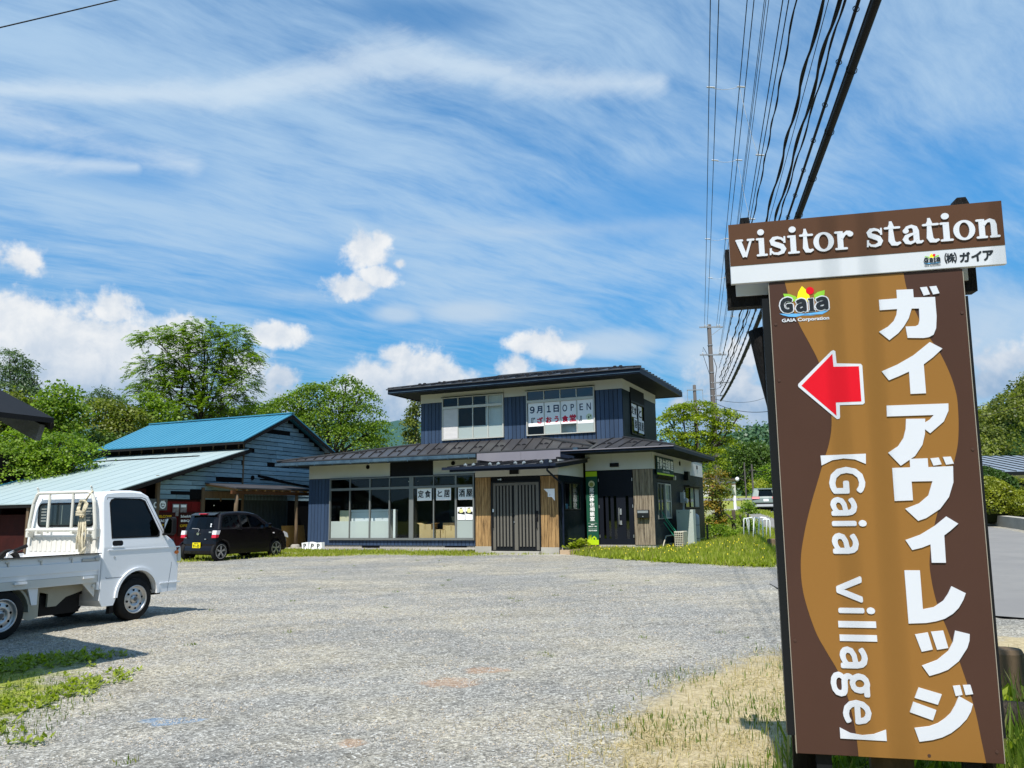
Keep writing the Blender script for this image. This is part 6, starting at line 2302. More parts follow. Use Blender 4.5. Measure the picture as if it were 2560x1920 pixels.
def wheel(parent, x, y, r, w, side, kind='steel'):
    """tyre with a rim; side is -1 on the right of the vehicle"""
    s_ = side
    t_ = MB().lathe([(r * .62, -.5 * w), (r * .90, -.5 * w), (r * .985, -.40 * w), (r, -.25 * w), (r, .25 * w), (r * .985, .40 * w), (r * .90, .5 * w), (r * .62, .5 * w)], (0, 0, 0), 32, 'y')
    wo = t_.build('wheel', RUBBER, parent, smooth_=True)
    wo.location = (x, y, r)
    f = lambda h: s_ * h * w
    if kind == 'steel':
        MB().lathe([(r * .66, f(.46)), (r * .67, f(.52)), (r * .62, f(.53)), (r * .60, f(.40)), (r * .56, f(.28)), (r * .50, f(.30)), (r * .36, f(.40)), (r * .27, f(.40)), (r * .24, f(.30)), (r * .17, f(.30)), (r * .16, f(.44)), (r * .02, f(.46))], (0, 0, 0), 32, 'y').build('rim', STEELWHEEL, wo, smooth_=True)
        m_ = MB()
        for k in range(8):
            a = math.radians(k * 45 + 10)
            c_ = (r * .44 * math.cos(a), r * .44 * math.sin(a))
            m_.prism(circle(c_[0], c_[1], r * .055, 10), f(.37), f(.385))
        m_.build('rim_hole', BLACKISH, wo)
        m_ = MB()
        for k in range(4):
            a = math.radians(k * 90 + 45)
            m_.prism(circle(r * .215 * math.cos(a), r * .215 * math.sin(a), r * .035, 6), f(.30), f(.36))
        m_.prism(circle(0, 0, r * .10, 14), f(.44), f(.475))
        m_.build('wheel_nut', material('dull wheel nut', (.12, .12, .12), .5, .5), wo)
    else:
        ALLOY = STEELWHEEL
        m_ = MB().lathe([(r * .74, f(.44)), (r * .76, f(.52)), (r * .70, f(.53)), (r * .68, f(.3)), (r * .67, f(-.3))], (0, 0, 0), 32, 'y')
        for k in range(5):
            for d_ in (-.085, .085):
                a = math.radians(k * 72 + 90) + d_ * 1.6
                a2 = math.radians(k * 72 + 90) + d_ * .3
                p = (r * .70 * math.cos(a), f(.42), r * .70 * math.sin(a))
                q = (r * .12 * math.cos(a2), f(.46), r * .12 * math.sin(a2))
                m_.bar(q, p, r * .075, .022, up=(0, 1, 0))
        m_.prism(circle(0, 0, r * .16, 14), f(.40), f(.50))
        m_.build('rim', ALLOY, wo)
        MB().lathe([(r * .64, f(.05)), (0.0, f(.05))], (0, 0, 0), 20, 'y').build('brake_disc', material('dark brake', (.05, .05, .05), .5, .6), wo)
    MB().lathe([(r * .6, f(-.45)), (0.01, f(-.45))], (0, 0, 0), 16, 'y').build('wheel_back', BLACKPLASTIC, wo)
    return wo


TH = math.radians(22.5)
TRUCK = Matrix.Translation((-6.11, 11.03, -0.085)) @ Matrix.Rotation(math.pi / 2 - TH, 4, 'Z')
truck = thing('kei_truck', 'small white flatbed truck seen from behind on the right side, parked on gravel', 'truck', TRUCK)
TWHITE = material('white truck paint', (0.78, 0.80, 0.83), 0.32, coat=.4, nz=(1.2, .10, (.72, .74, .77)))
TWHITE2 = material('chalky white panel', (0.66, 0.645, 0.60), 0.6, nz=(1.8, .30, (.55, .53, .48)), nz2=(4, .3, (.42, .40, .36), .6), stretch=(1, 1, .4))
TCREAM = material('dusty cream underbody', (0.42, 0.41, 0.34), 0.65, nz=(3, .5, (.28, .27, .22)))
CARGLASS = glass_material('tinted car glass', tint=(0.14, 0.18, 0.19), refl=0.0)
prof = [(0, .32), (0, 1.60), (.015, 1.685), (.07, 1.735), (.30, 1.758), (.50, 1.762), (.67, 1.748), (.79, 1.69), (1.07, 1.21), (1.13, 1.135), (1.275, 1.055), (1.355, .95), (1.385, .745), (1.412, .715), (1.412, .45), (1.37, .345), (.96, .335)]
prof += arch(.605, .335, .335, 14)[1:-1] + [(.265, .335), (.225, .24), (.05, .24)]
win = [(.165, 1.13), (.135, 1.57), (.16, 1.615), (.22, 1.635), (.62, 1.635), (.70, 1.605), (.945, 1.21), (.945, 1.15), (.915, 1.13)]
tumT = lambda z: 1 - .105 * max(0, z - 1.0) / .75
mb, dfmT = body_loft(prof, .7375, 1.0, tumT, [win], {7: 1}, bow=(0, .07), ins=.03, ymid=.60)
cab = mb.build('cab', [TWHITE, CARGLASS], truck, smooth_=False)


def on_side(pts, y, d0, d1, mat, name, parent=truck, mbx=None, W0=.7375, dfm=dfmT, holes=()):
    """flat trim laid on the flank following its lean; pts in (x, z)"""
    m_ = mbx or MB()
    sgn = -1 if y < 0 else 1
    m_.prism(pts, d0, d1, axes='xz', holes=holes, f=lambda p: (p[0], dfm(p[0], sgn * W0, p[2])[1] + sgn * p[1], p[2]))
    return m_.build(name, mat, parent) if mbx is None else m_


for sgn in (-1, 1):
    on_side(win, sgn, -.012, -.006, CARGLASS, 'side_glass')
    big = [(x + (.018 if x > .5 else -.018), z + (.018 if z > 1.35 else -.018)) for x, z in win]
    on_side(big, sgn, -.010, .003, BLACKPLASTIC, 'window_rubber', holes=[win])
    # door shut lines, thin raised strips coloured dark for the shade inside the gaps
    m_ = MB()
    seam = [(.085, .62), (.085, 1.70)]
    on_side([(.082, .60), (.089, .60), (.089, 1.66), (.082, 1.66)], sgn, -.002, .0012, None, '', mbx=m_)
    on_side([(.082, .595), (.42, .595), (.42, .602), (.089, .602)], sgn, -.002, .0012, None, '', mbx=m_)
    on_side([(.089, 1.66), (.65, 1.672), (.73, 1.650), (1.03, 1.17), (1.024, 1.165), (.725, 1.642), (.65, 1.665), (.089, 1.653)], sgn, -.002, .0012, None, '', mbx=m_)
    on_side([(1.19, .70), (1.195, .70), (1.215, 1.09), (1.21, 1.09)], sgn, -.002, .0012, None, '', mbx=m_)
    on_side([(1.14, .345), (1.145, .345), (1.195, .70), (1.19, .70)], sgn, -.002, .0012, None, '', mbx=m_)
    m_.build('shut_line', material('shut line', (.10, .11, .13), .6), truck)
    # wheel arch lip and side crease
    lip = arch(.605, .335, .375, 18)
    inn = arch(.605, .335, .335, 18)[::-1]
    on_side(lip + inn, sgn, -.01, .022, TWHITE, 'wheel_arch')
    on_side([(.09, .955), (1.34, .955), (1.34, .970), (.09, .970)], sgn, -.01, .007, TWHITE, 'side_crease')
    on_side([(1.0, .455), (1.38, .455), (1.38, .47), (1.0, .47)], sgn, -.01, .008, TWHITE, 'side_crease')
    on_side(rrect(.16, .33, 1.015, 1.085, .028), sgn, -.004, .0015, BLACKPLASTIC, 'door_handle')
    on_side(rrect(.15, .34, .995, 1.012, .006), sgn, -.004, .010, TWHITE, 'door_handle')
    on_side(circle(.20, .865, .016, 12), sgn, -.003, .003, GALV, 'door_lock')
    on_side(circle(1.275, .885, .035, 14, .026), sgn, -.01, .016, material('amber indicator', (.62, .16, .03), .25), 'indicator')
    on_side([(.235, .36), (.275, .36), (.29, .13), (.22, .13)], sgn, -.12, -.06, BLACKPLASTIC, 'mud_flap')
# mirrors
for sgn in (-1, 1):
    m_ = MB()
    m_.prism(rrect(-.085, .085, 1.14, 1.39, .04), 1.005, 1.075, axes='yz', f=lambda p: (p[0], p[1] + sgn * .835, p[2]))
    m_.tube([(1.02, sgn * .70, 1.145), (1.04, sgn * .78, 1.15), (1.05, sgn * .82, 1.18)], .018, 7)
    mo = m_.build('mirror', BLACKPLASTIC, truck, bevel=.012)
    MB().prism(rrect(-.065, .065, 1.165, 1.365, .03), 1.000, 1.004, axes='yz', f=lambda p: (p[0], p[1] + sgn * .835, p[2])).build('mirror_glass', material('mirror glass', (.5, .6, .66), .05, 1.0), mo)
# headlamps round the front corners
for sgn in (-1, 1):
    on_side([(1.30, .755), (1.365, .76), (1.345, .95), (1.30, .90)], sgn, -.01, .010, material('clear lamp', (.6, .62, .6), .1), 'headlamp')
# rear window and ribbed rear wall
RW = rrect(-.53, .50, 1.30, 1.575, .06)
RWo = rrect(-.555, .525, 1.275, 1.60, .075)
MB().prism(RWo, -.006, .004, axes='yz', holes=[RW]).build('window_rubber', BLACKPLASTIC, truck)
MB().prism(RW, -.003, .0, axes='yz').build('rear_glass', material('dark rear glass', (.015, .024, .028), .06, spec=.6), truck)
m_ = MB()
for k in range(3):
    y = (-.36, .06, .33)[k]
    m_.box(-.0045, -.0035, y - .008, y + .008, 1.31, 1.565)
m_.build('cab_pillar_glimpse', material('grey green interior', (.12, .15, .14), .6), truck)
m_ = MB()
for k in range(5):
    m_.box(-.0048, -.0038, -.52 + .0, -.40, 1.35 + k * .04, 1.368 + k * .04)
    m_.box(-.0048, -.0038, .36, .46, 1.35 + k * .04, 1.368 + k * .04)
m_.build('seat_glimpse', material('pale grey interior', (.22, .24, .23), .6), truck)
MB().prism([(-.66, .70), (.66, .70), (.66, 1.14), (-.66, 1.14)], -.010, .002, axes='yz').build('rear_panel', TWHITE2, truck)
m_ = MB()
for k in range(14):
    y = -.60 + k * .092
    m_.prism([(y - .024, .95), (y + .024, .95), (y + .024, 1.09), (y + .012, 1.115), (y - .012, 1.115), (y - .024, 1.09)], -.017, -.008, axes='yz')
m_.build('rear_rib', TWHITE2, truck)
m_ = MB().box(-.02, -.008, .33, .36, .98, 1.02).box(-.018, -.008, .28, .335, 1.01, 1.05)
# guard frame
GF = material('cream painted tube', (0.64, 0.63, 0.57), .45, nz=(4, .3, (.50, .48, .42)))
m_ = MB()
X0 = -.075
m_.tube([(X0, .585, 1.20), (X0, .58, 1.32), (X0, .53, 1.60), (X0, .47, 1.715), (X0, .42, 1.735), (X0, -.50, 1.735), (X0, -.57, 1.715), (X0, -.62, 1.60), (X0, -.665, 1.30), (X0, -.67, 1.12)], .024, 8)
m_.tube([(X0, .62, 1.235), (X0, -.68, 1.235)], .026, 8)
m_.tube([(X0, .225, 1.19), (X0, .225, 1.73)], .019, 8)
m_.tube([(X0, -.225, 1.19), (X0, -.225, 1.73)], .019, 8)
for y in (.60, -.66):
    m_.box(X0 - .02, X0 + .07, y - .02, y + .02, 1.14, 1.25)
for y in (.42, -.25, -.55):
    m_.box(X0 - .02, X0 + .075, y - .02, y + .02, 1.18, 1.22)
for y in (.46, -.56):
    m_.tube([(X0, y, 1.72), (X0, y, 1.79), (X0 - .02, y, 1.81)], .012, 6)
m_.build('guard_frame', GF, truck)
# roof rain gutter
MB().box(.32, .80, -.50, -.44, 1.757, 1.768).build('roof_strip', BLACKPLASTIC, truck)
# load bed
BEDL = 1.98
zf, zt = .665, .925
m_ = MB()
m_.box(-BEDL, -.03, -.69, .69, zf - .03, zf)
m_.build('bed_floor', TWHITE2, truck)
for sgn, nm in ((-1, 'side_gate'), (1, 'side_gate')):
    m_ = MB()
    yy = sgn * .722
    pr_ = [(0, zf - .005), (0, zf + .05), (-.012, zf + .055), (-.012, zf + .165), (0, zf + .172), (0, zt - .02), (.006, zt), (.036, zt), (.036, zf - .005)]
    m_.prism(pr_, -BEDL, -.035, axes='yz', f=lambda p: (p[0], sgn * .735 - sgn * p[1] if True else 0, p[2]))
    gt = m_.build(nm, TWHITE, truck)
    MB().box(-BEDL, -.035, sgn * .735 - .018 - .022, sgn * .735 - .018 + .022 if False else sgn * .735 + (.004 if sgn < 0 else .0), zt + .001, zt + .013).build('rubber_edge', BLACKPLASTIC, gt)
    m_ = MB()
    for k in range(5):
        x = -.45 - k * .42
        m_.box(x - .03, x + .01, sgn * .738 - .012, sgn * .738 + .012, zt - .05, zt - .035)
        m_.box(x, x + .014, sgn * .738 - .012, sgn * .738 + .014, zt - .095, zt - .04)
    m_.build('rope_hook', GALV, gt)
    m_ = MB()
    m_.box(-.30, -.05, sgn * .742 - .012, sgn * .742 + .012, zt - .085, zt - .055).box(-.11, -.04, sgn * .745 - .014, sgn * .745 + .014, zt - .08, zt - .045)
    m_.build('latch', material('latch steel', (.45, .45, .44), .4, .6), gt)
    m_ = MB()
    for x in (-.27, -1.20, -1.75):
        m_.box(x, x + .16, sgn * .744 - .014, sgn * .744 + .014, zf - .045, zf - .018)
    m_.build('hinge', TWHITE, gt)
    # bed side rail below the gate
    MB().box(-BEDL, -.035, sgn * .715 - .02, sgn * .715 + .02, zf - .105, zf - .008).build('bed_rail', TWHITE2, truck)
    MB().prism([(-.05, zf - .10), (-.25, zf - .10), (-.06, zf - .29)], sgn * .70 - .01, sgn * .70 + .01).prism(circle(-.085, zf - .15, .022, 12), sgn * .722 - .006, sgn * .722 + .006, mi=0).build('gusset', TWHITE2, truck)
    # mudguard in front of the rear wheel
    MB().prism([(-.86, zf - .108), (-.99, zf - .108), (-.93, .36), (-.86, .36)], sgn * .70 - .012, sgn * .70 + .012).build('mudguard', TWHITE, truck)
    MB().prism(arch(-1.30, .28, .37, 14) + arch(-1.30, .28, .345, 14)[::-1], sgn * .55, sgn * .70).build('wheel_house', TCREAM, truck)
MB().box(-BEDL, -BEDL + .03, -.70, .70, zf, zt).build('tail_gate', TWHITE, truck)
MB().box(-.05, -.012, -.735, .735, zf - .2, zt - .02).build('bed_front', TWHITE, truck)
m_ = MB()
m_.prism([(-.10, .56), (-.10, .46), (-.35, .40), (-.48, .30), (-.60, .30), (-.60, .46), (-.75, .50), (-1.0, .52), (-1.0, .57)], -.56, -.53)
m_.prism([(-.75, .56), (-.75, .20), (-.86, .17), (-.98, .22), (-1.02, .56)], -.60, -.57)
m_.build('under_panel', TCREAM, truck)
m_ = MB()
m_.prism(circle(-.88, .49, .03, 12), -.606, -.601).prism(circle(-.88, .30, .018, 10), -.606, -.601)
m_.build('panel_hole', BLACKISH, truck)
m_ = MB()
m_.box(-1.9, 1.2, -.42, -.34, .40, .50).box(-1.9, 1.2, .34, .42, .40, .50)
m_.box(-.66, -.10, -.50, .30, .19, .44)
m_.box(-1.38, -1.22, -.55, .55, .22, .34)
m_.box(.52, .70, -.55, .55, .22, .34)
m_.box(.02, 1.15, -.60, .60, .30, .36)
m_.build('chassis', BLACKPLASTIC, truck)
for x in (.605, -1.30):
    wheel(truck, x, -.645, .283, .155, -1)
    wheel(truck, x, .645, .283, .155, 1)
m_ = MB()
m_.box(.10, 1.02, -.66, .66, .38, .62)
m_.box(.05, .42, -.62, -.06, .62, .80).box(.05, .42, .06, .62, .62, .80)
m_.prism([(.03, .8), (.16, .8), (.10, 1.32), (.03, 1.34)], -.62, -.06).prism([(.03, .8), (.16, .8), (.10, 1.32), (.03, 1.34)], .06, .62)
m_.prism([(1.30, .6), (1.30, 1.06), (1.18, 1.10), (.92, 1.02), (.90, .85), (1.02, .6)], -.66, .66)
m_.build('cab_interior', material('dark interior', (.02, .022, .024), .7), truck)
sw_ = MB()
c0 = Vector((.78, -.34, 1.06))
ax = Vector((-.62, 0, .78)).normalized()
s1 = Vector((0, 1, 0))
s2 = ax.cross(s1)
ring = [c0 + s1 * (.175 * math.cos(t)) + s2 * (.175 * math.sin(t)) for t in [2 * math.pi * k / 20 for k in range(21)]]
sw_.tube(ring, .014, 7)
sw_.tube([c0 - s1 * .17, c0 + s1 * .17], .018, 6).tube([c0, c0 - ax * .3], .03, 8)
sw_.build('steering_wheel', material('steering wheel rubber', (.05, .05, .05), .5), truck)

# rope hung on the guard frame
ROPEM = material('cream cotton rope', (0.60, 0.54, 0.40), .9, nz=(30, .5, (.45, .39, .27)), bump=(60, .6))
m_ = MB()
rr = random.Random(5)
ox, oy = -.115, -.47
for k in range(9):
    a = rr.uniform(-.05, .05)
    b_ = rr.uniform(-.07, .07)
    zb_ = rr.uniform(.93, 1.0)
    pts = [(ox + rr.uniform(-.02, .02), oy + a * .4, 1.45), (ox + rr.uniform(-.03, .02), oy + a + rr.uniform(-.01, .01), 1.30), (ox + rr.uniform(-.04, .02), oy + a + b_ * .6, 1.14), (ox + rr.uniform(-.04, .02), oy + a + b_, zb_)]
    m_.tube(pts, .0105, 6)
for k in range(6):
    w_ = .055 + .012 * rr.random()
    pts = [(ox - .015 + .012 * math.sin(3 * t) + rr.uniform(-.006, .006), oy + w_ * math.cos(t) + .008 * k - .02, 1.54 + .085 * math.sin(t)) for t in [2 * math.pi * q / 14 for q in range(15)]]
    m_.tube(pts, .0105, 6)
for k in range(3):
    m_.tube([(ox - .03 + .05 * math.cos(t), oy + .055 * math.sin(t), 1.43 + k * .022) for t in [2 * math.pi * q / 12 for q in range(13)]], .011, 6)
m_.tube([(ox, oy - .02, 1.60), (ox + .02, oy - .08, 1.70), (ox + .03, oy - .13, 1.745)], .011, 6)
m_.tube([(ox, oy - .02, 1.40), (ox - .03, oy - .06, 1.12), (ox - .05, oy - .11, .97), (ox - .05, oy - .06, .93)], .012, 6)
m_.tube([(ox - .05, oy - .16, 1.02), (ox - .05, oy - .10, .94)], [.006, .03], 6)
solo('rope', m_, ROPEM, 'bundle of cream rope hanging on the white truck guard frame', 'rope', TRUCK, smooth_=True)
# folded hand cart lying in the bed
ct = thing('hand_cart', 'metal tube hand cart with a black grip lying in the truck bed', 'hand cart', TRUCK @ Matrix.Translation((-.55, .42, zf)))
m_ = MB()
m_.tube([(.05, -.02, .0), (.05, -.02, .20), (.08, .0, .27), (.16, -.02, .31)], .018, 8)
m_.tube([(-.5, .1, .30), (.0, .06, .12), (.06, .02, .12)], .016, 7).tube([(-.5, -.1, .24), (-.05, .06, .02)], .016, 7).tube([(-.12, .1, .02), (-.02, .05, .20)], .014, 7)
m_.build('tube_frame', GALV, ct, smooth_=True)
MB().tube([(.15, -.02, .305), (.30, -.06, .37)], .024, 8).build('grip', BLACKPLASTIC, ct)
MB().lathe([(.10, -.025), (.16, -.025), (.17, 0), (.16, .025), (.10, .025)], (.18, .12, .16), 20, 'y').build('wheel', RUBBER, ct)

# ------------------------------------------------------------------ black hatchback
CHD = math.radians(25.5)
CARM = Matrix.Translation((-9.72, 25.52, gz(-9.72, 25.52))) @ Matrix.Rotation(math.pi / 2 - CHD, 4, 'Z')


def hatchback(Mx, label, name, paint, trim, prof, W_, zb, tk, wins, seg, wb, r, wheels, tail, extra, tailM, scale=1.0):
    t_ = thing(name, label, 'car', Mx)
    tum = lambda z: 1 - tk * max(0, z - zb) / .6
    mb, df = body_loft(prof, W_, zb, tum, wins, seg, bow=(.10, .14), ins=.05, ymid=.50)
    md = mb.build('body', [paint, CARGLASS], t_)
    for sgn in (-1, 1):
        for w_ in wins:
            on_side(w_, sgn, -.014, -.008, CARGLASS, 'side_glass', t_, None, W_, df)
        for cx in (0, wb):
            on_side(arch(cx, r * 1.0, r * 1.19, 16) + arch(cx, r * 1.0, r * 1.10, 16)[::-1], sgn, -.01, .012, paint, 'wheel_arch', t_, None, W_, df)
    for cx in (0, wb):
        wheel(t_, cx, -(W_ - .085), r, .165, -1, wheels)
        wheel(t_, cx, (W_ - .085), r, .165, 1, wheels)
    m_ = MB()
    m_.box(-.1, wb + .3, -.55, .55, .18, .30)
    m_.box(.25, 2.2, -.56, .56, .30, .62)
    for x in (.55, 1.35):
        for y in (-.33, .33):
            m_.box(x, x + .12, y - .22, y + .22, .6, 1.12)
            m_.box(x + .02, x + .10, y - .1, y + .1, 1.12, 1.28)
    m_.build('interior', material('dark car interior', (.015, .015, .016), .8), t_)
    return t_, df


BLACKPAINT = material('aubergine black paint', (0.0050, 0.0036, 0.0048), 0.22, coat=.22, spec=.25)
pc = [(-.20, .24), (-.255, .34), (-.27, .52), (-.245, .70), (-.225, .86), (-.195, .97), (-.05, 1.385), (.0, 1.44), (.28, 1.49), (.75, 1.515), (1.15, 1.50), (1.50, 1.44), (1.68, 1.385), (2.26, 1.03), (2.36, .985), (2.75, .90), (2.95, .80), (3.06, .66), (3.105, .50), (3.08, .30), (2.95, .22), (2.79, .22)]
pc += arch(2.455, .28, .325, 12, -10, 190) + [(2.1, .20), (.36, .20)] + arch(0, .28, .325, 12, -10, 190)
wins_c = [[(.0, 1.02), (.10, 1.34), (.20, 1.385), (.72, 1.405), (.79, 1.02)], [(.87, 1.01), (.82, 1.405), (1.28, 1.385), (1.55, 1.30), (1.96, 1.0)]]
car, dfc = hatchback(CARM, 'small black hatchback with yellow plate parked before the barn', 'hatchback_car', BLACKPAINT, None, pc, .7375, .95, .20, wins_c, {5: 1, 12: 1}, 2.455, .285, 'alloy', None, None, None)
REDLAMP = material('red lamp', (.55, .012, .035), .15, coat=.6)
CLEARLAMP = material('clear lamp', (.72, .68, .70), .12, coat=.6)
for sgn in (-1, 1):
    tl = MB()
    tl.prism([(-.255, .70), (-.13, .72), (-.11, .80), (-.24, .80)], .56, .745, f=lambda p: (p[0], sgn * p[1], p[2]))
    to = tl.build('tail_lamp', REDLAMP, car, bevel=.012)
    MB().prism([(-.243, .805), (-.105, .805), (-.06, .93), (-.218, .93)], .575, .742, f=lambda p: (p[0], sgn * p[1], p[2])).build('clear_lens', CLEARLAMP, to)
    on_side([(.62, .93), (.82, .935), (.82, .96), (.62, .955)], sgn, -.005, .02, CHROME, 'door_handle', car, None, .7375, dfc)
    on_side([(1.55, .93), (1.76, .935), (1.76, .96), (1.55, .955)], sgn, -.005, .02, CHROME, 'door_handle', car, None, .7375, dfc)
    on_side(circle(2.30, .80, .04, 12, .022), sgn, -.005, .012, CLEARLAMP, 'side_repeater', car, None, .7375, dfc)
    on_side([(.795, 1.02), (.865, 1.02), (.815, 1.40), (.735, 1.40)], sgn, -.003, .004, BLACKPLASTIC, 'door_pillar', car, None, .7375, dfc)
    m_ = MB().prism(rrect(-.11, .09, .98, 1.12, .04), 1.88, 2.0, axes='yz', f=lambda p: (p[0], p[1] + sgn * .80, p[2]))
    mo = m_.build('mirror', BLACKPAINT, car, bevel=.015)
    MB().prism(rrect(-.08, .06, 1.0, 1.10, .03), 1.874, 1.879, axes='yz', f=lambda p: (p[0], p[1] + sgn * .80, p[2])).build('mirror_glass', material('mirror glass', (.6, .65, .68), .05, 1.0), mo)
    on_side([(2.86, .66), (3.02, .62), (2.96, .78), (2.80, .84)], sgn, -.03, .012, CLEARLAMP, 'headlamp', car, None, .7375, dfc)
YPLATE = material('yellow number plate', (.80, .66, .005), .5)
pl_ = MB().prism(rrect(-.165, .165, .40, .565, .01), -.300, -.285, axes='yz').build('number_plate', YPLATE, car)
CBACK = lambda p: (p[1], -p[0], p[2])
m_ = MB()
write(m_, '91-35', -.135, .135, .415, .505, -.302, .004, f=lambda p: CBACK(p))
write(m_, '宮城 580', -.09, .09, .52, .552, -.302, .001, f=lambda p: CBACK(p))
m_.build('plate_number', material('dark green plate ink', (.02, .06, .02), .5), pl_, fix=False)
m_ = MB().prism([(q[0], q[1]) for q in circle(0, .83, .052, 18, .04)], -.262, -.240, axes='yz', holes=[circle(0, .83, .036, 16, .026)])
m_.prism([(-.03, .835), (.03, .845), (.03, .825), (-.03, .815)], -.262, -.245, axes='yz')
m_.build('tailgate_badge', CHROME, car)
m_ = MB()
m_.tube([(-.245, -.01, .90), (-.225, -.02, .96), (-.20, .06, .985), (-.195, .32, .995)], .009, 6)
m_.build('rear_wiper', material('grey wiper', (.35, .35, .36), .4), car)
MB().box(-.10, .05, -.16, .16, 1.432, 1.455).build('brake_lamp', REDLAMP, car)
MB().prism([(-.13, 1.40), (.08, 1.475), (.12, 1.465), (-.10, 1.385)], -.52, .52).build('spoiler', BLACKPAINT, car)
STICK = material('white sticker', (.75, .77, .80), .5)
for yy, zz in ((-.47, 1.06), (-.46, 1.12)):
    MB().prism(circle(yy, zz, .028, 12), -.215 + (zz - .97) * .35, -.212 + (zz - .97) * .35, axes='yz', f=lambda p: (p[0] - .016, p[1], p[2])).build('sticker', STICK, car)
MB().box(-.262, -.252, -.56, -.46, .86, .90).box(-.262, -.252, .47, .55, .70, .72).box(-.266, -.252, -.36, -.29, .655, .68).build('tailgate_emblem', GALV, car)

# ------------------------------------------------------------------ sports utility car up the road
SUVM = Matrix.Translation((17.85, 57.3, gz(17.85, 57.3) - .05)) @ Matrix.Rotation(math.pi / 2 - math.radians(15), 4, 'Z')
SAGE = material('sage grey car paint', (0.17, 0.21, 0.19), 0.3, coat=.7)
ps = [(-.75, .42), (-.86, .52), (-.86, .72), (-.80, .98), (-.72, 1.10), (-.42, 1.58), (-.30, 1.66), (.3, 1.70), (1.0, 1.69), (1.5, 1.60), (2.3, 1.16), (2.5, 1.10), (3.2, 1.0), (3.5, .85), (3.6, .60), (3.55, .32), (3.1, .30)]
ps += arch(2.69, .36, .41, 12, -8, 188) + [(2.25, .30), (.42, .30)] + arch(0, .36, .41, 12, -8, 188)
suv, dfs = hatchback(SUVM, 'sage grey sport utility car seen from behind far up the road', 'utility_car', SAGE, None, ps, .925, 1.08, .20, [[(-.35, 1.14), (-.15, 1.50), (.8, 1.56), (.85, 1.14)], [(.93, 1.13), (.90, 1.56), (1.40, 1.50), (2.0, 1.12)]], {4: 1, 9: 1}, 2.69, .36, 'alloy', None, None, None)
for sgn in (-1, 1):
    MB().prism([(-.83, .93), (-.62, 1.0), (-.64, 1.10), (-.77, 1.06)], .42, .93, f=lambda p: (p[0], sgn * p[1], p[2])).build('tail_lamp', REDLAMP, suv, bevel=.02)
MB().prism(rrect(-.75, .75, .40, .56, .05), -.90, -.84, axes='yz').build('skid_plate', material('silver bumper', (.55, .56, .57), .4, .3), suv)
MB().box(-.895, -.82, -.85, .85, .565, .66).build('bumper', BLACKPLASTIC, suv)
MB().prism(rrect(-.17, .17, .76, .92, .01), -.862, -.842, axes='yz').build('number_plate', PAPER, suv)
MB().box(-.50, -.40, -.5, .5, 1.60, 1.64).build('spoiler', SAGE, suv)


# ================================================================== poles and overhead lines
pole = thing('utility_pole', 'tall concrete utility pole with steel crossarms behind the maple', 'utility pole', Matrix.Translation((12.16, 48.0, gz(12.16, 48.0))))
pb = gz(12.16, 48.0)
MB().lathe([(.0, -.2), (.19, -.2), (.19, .2), (.125, 12.05), (0, 12.07)], n=14).build('shaft', POLEMAT, pole, smooth_=True)
STEEL = material('galvanised arm', (.30, .31, .33), .5, .4)
m_ = MB()
for z, a, b_ in ((12.45, -.62, .82), (10.72, -.68, .92), (9.0, -.1, 1.1), (8.2, -.15, .7)):
    m_.box(a, b_, -.14, -.07, z - pb - .04, z - pb + .04)
m_.bar((.05, -.1, 11.9 - pb), (.75, -.1, 12.42 - pb), .03, .03).bar((.05, -.1, 8.5 - pb), (.9, -.1, 8.98 - pb), .03, .03)
m_.build('crossarm', STEEL, pole)
m_ = MB()
for z, xs_ in ((12.49, (-.27, -.10, .47, .61)), (10.76, (.52, .60, .79, -.5))):
    for x in xs_:
        m_.lathe([(.02, 0), (.05, .02), (.03, .05), (.05, .07), (.03, .10), (0, .12)], (x, -.105, z - pb), 8)
m_.build('insulator', material('pale insulator', (.55, .55, .55), .3), pole)
m_ = MB()
for z in (11.3, 9.6, 8.6, 7.6, 6.2):
    m_.lathe([(.16, 0), (.165, 0), (.165, .06), (.16, .06)], (0, 0, z - pb), 12)
m_.build('band', STEEL, pole)
MB().tube([(.15, -.1, 10.5 - pb), (.3, -.15, 9.9 - pb), (.18, -.1, 9.3 - pb), (.17, -.1, 7 - pb)], .02, 6).tube([(-.15, -.1, 10.6 - pb), (-.45, -.1, 11.2 - pb), (-.5, -.1, 10.8 - pb), (-.17, -.08, 9.6 - pb)], .014, 6).build('cable_loop', CABLE, pole)
m_ = MB()
for k in range(9):
    z = 3 + k * .45
    m_.bar((-.28 if k % 2 else .1, 0, z), (-.1 if k % 2 else .28, 0, z), .016, .016)
m_.build('climbing_step', STEEL, pole)

pole2 = thing('utility_pole', 'smaller grey green pole with two crossarms farther behind, above the maple', 'utility pole', Matrix.Translation((17.3, 75.0, 2.0)))
MB().lathe([(.0, 0), (.22, 0), (.15, 11.15), (0, 11.2)], n=10).build('shaft', POLEMAT, pole2, smooth_=True)
MB().box(-.75, .75, -.2, -.12, 10.62, 10.70).box(-.75, .75, -.2, -.12, 9.3, 9.38).box(-.74, -.70, -.18, -.14, 9.3, 10.7).box(.70, .74, -.18, -.14, 9.3, 10.7).build('crossarm', STEEL, pole2)

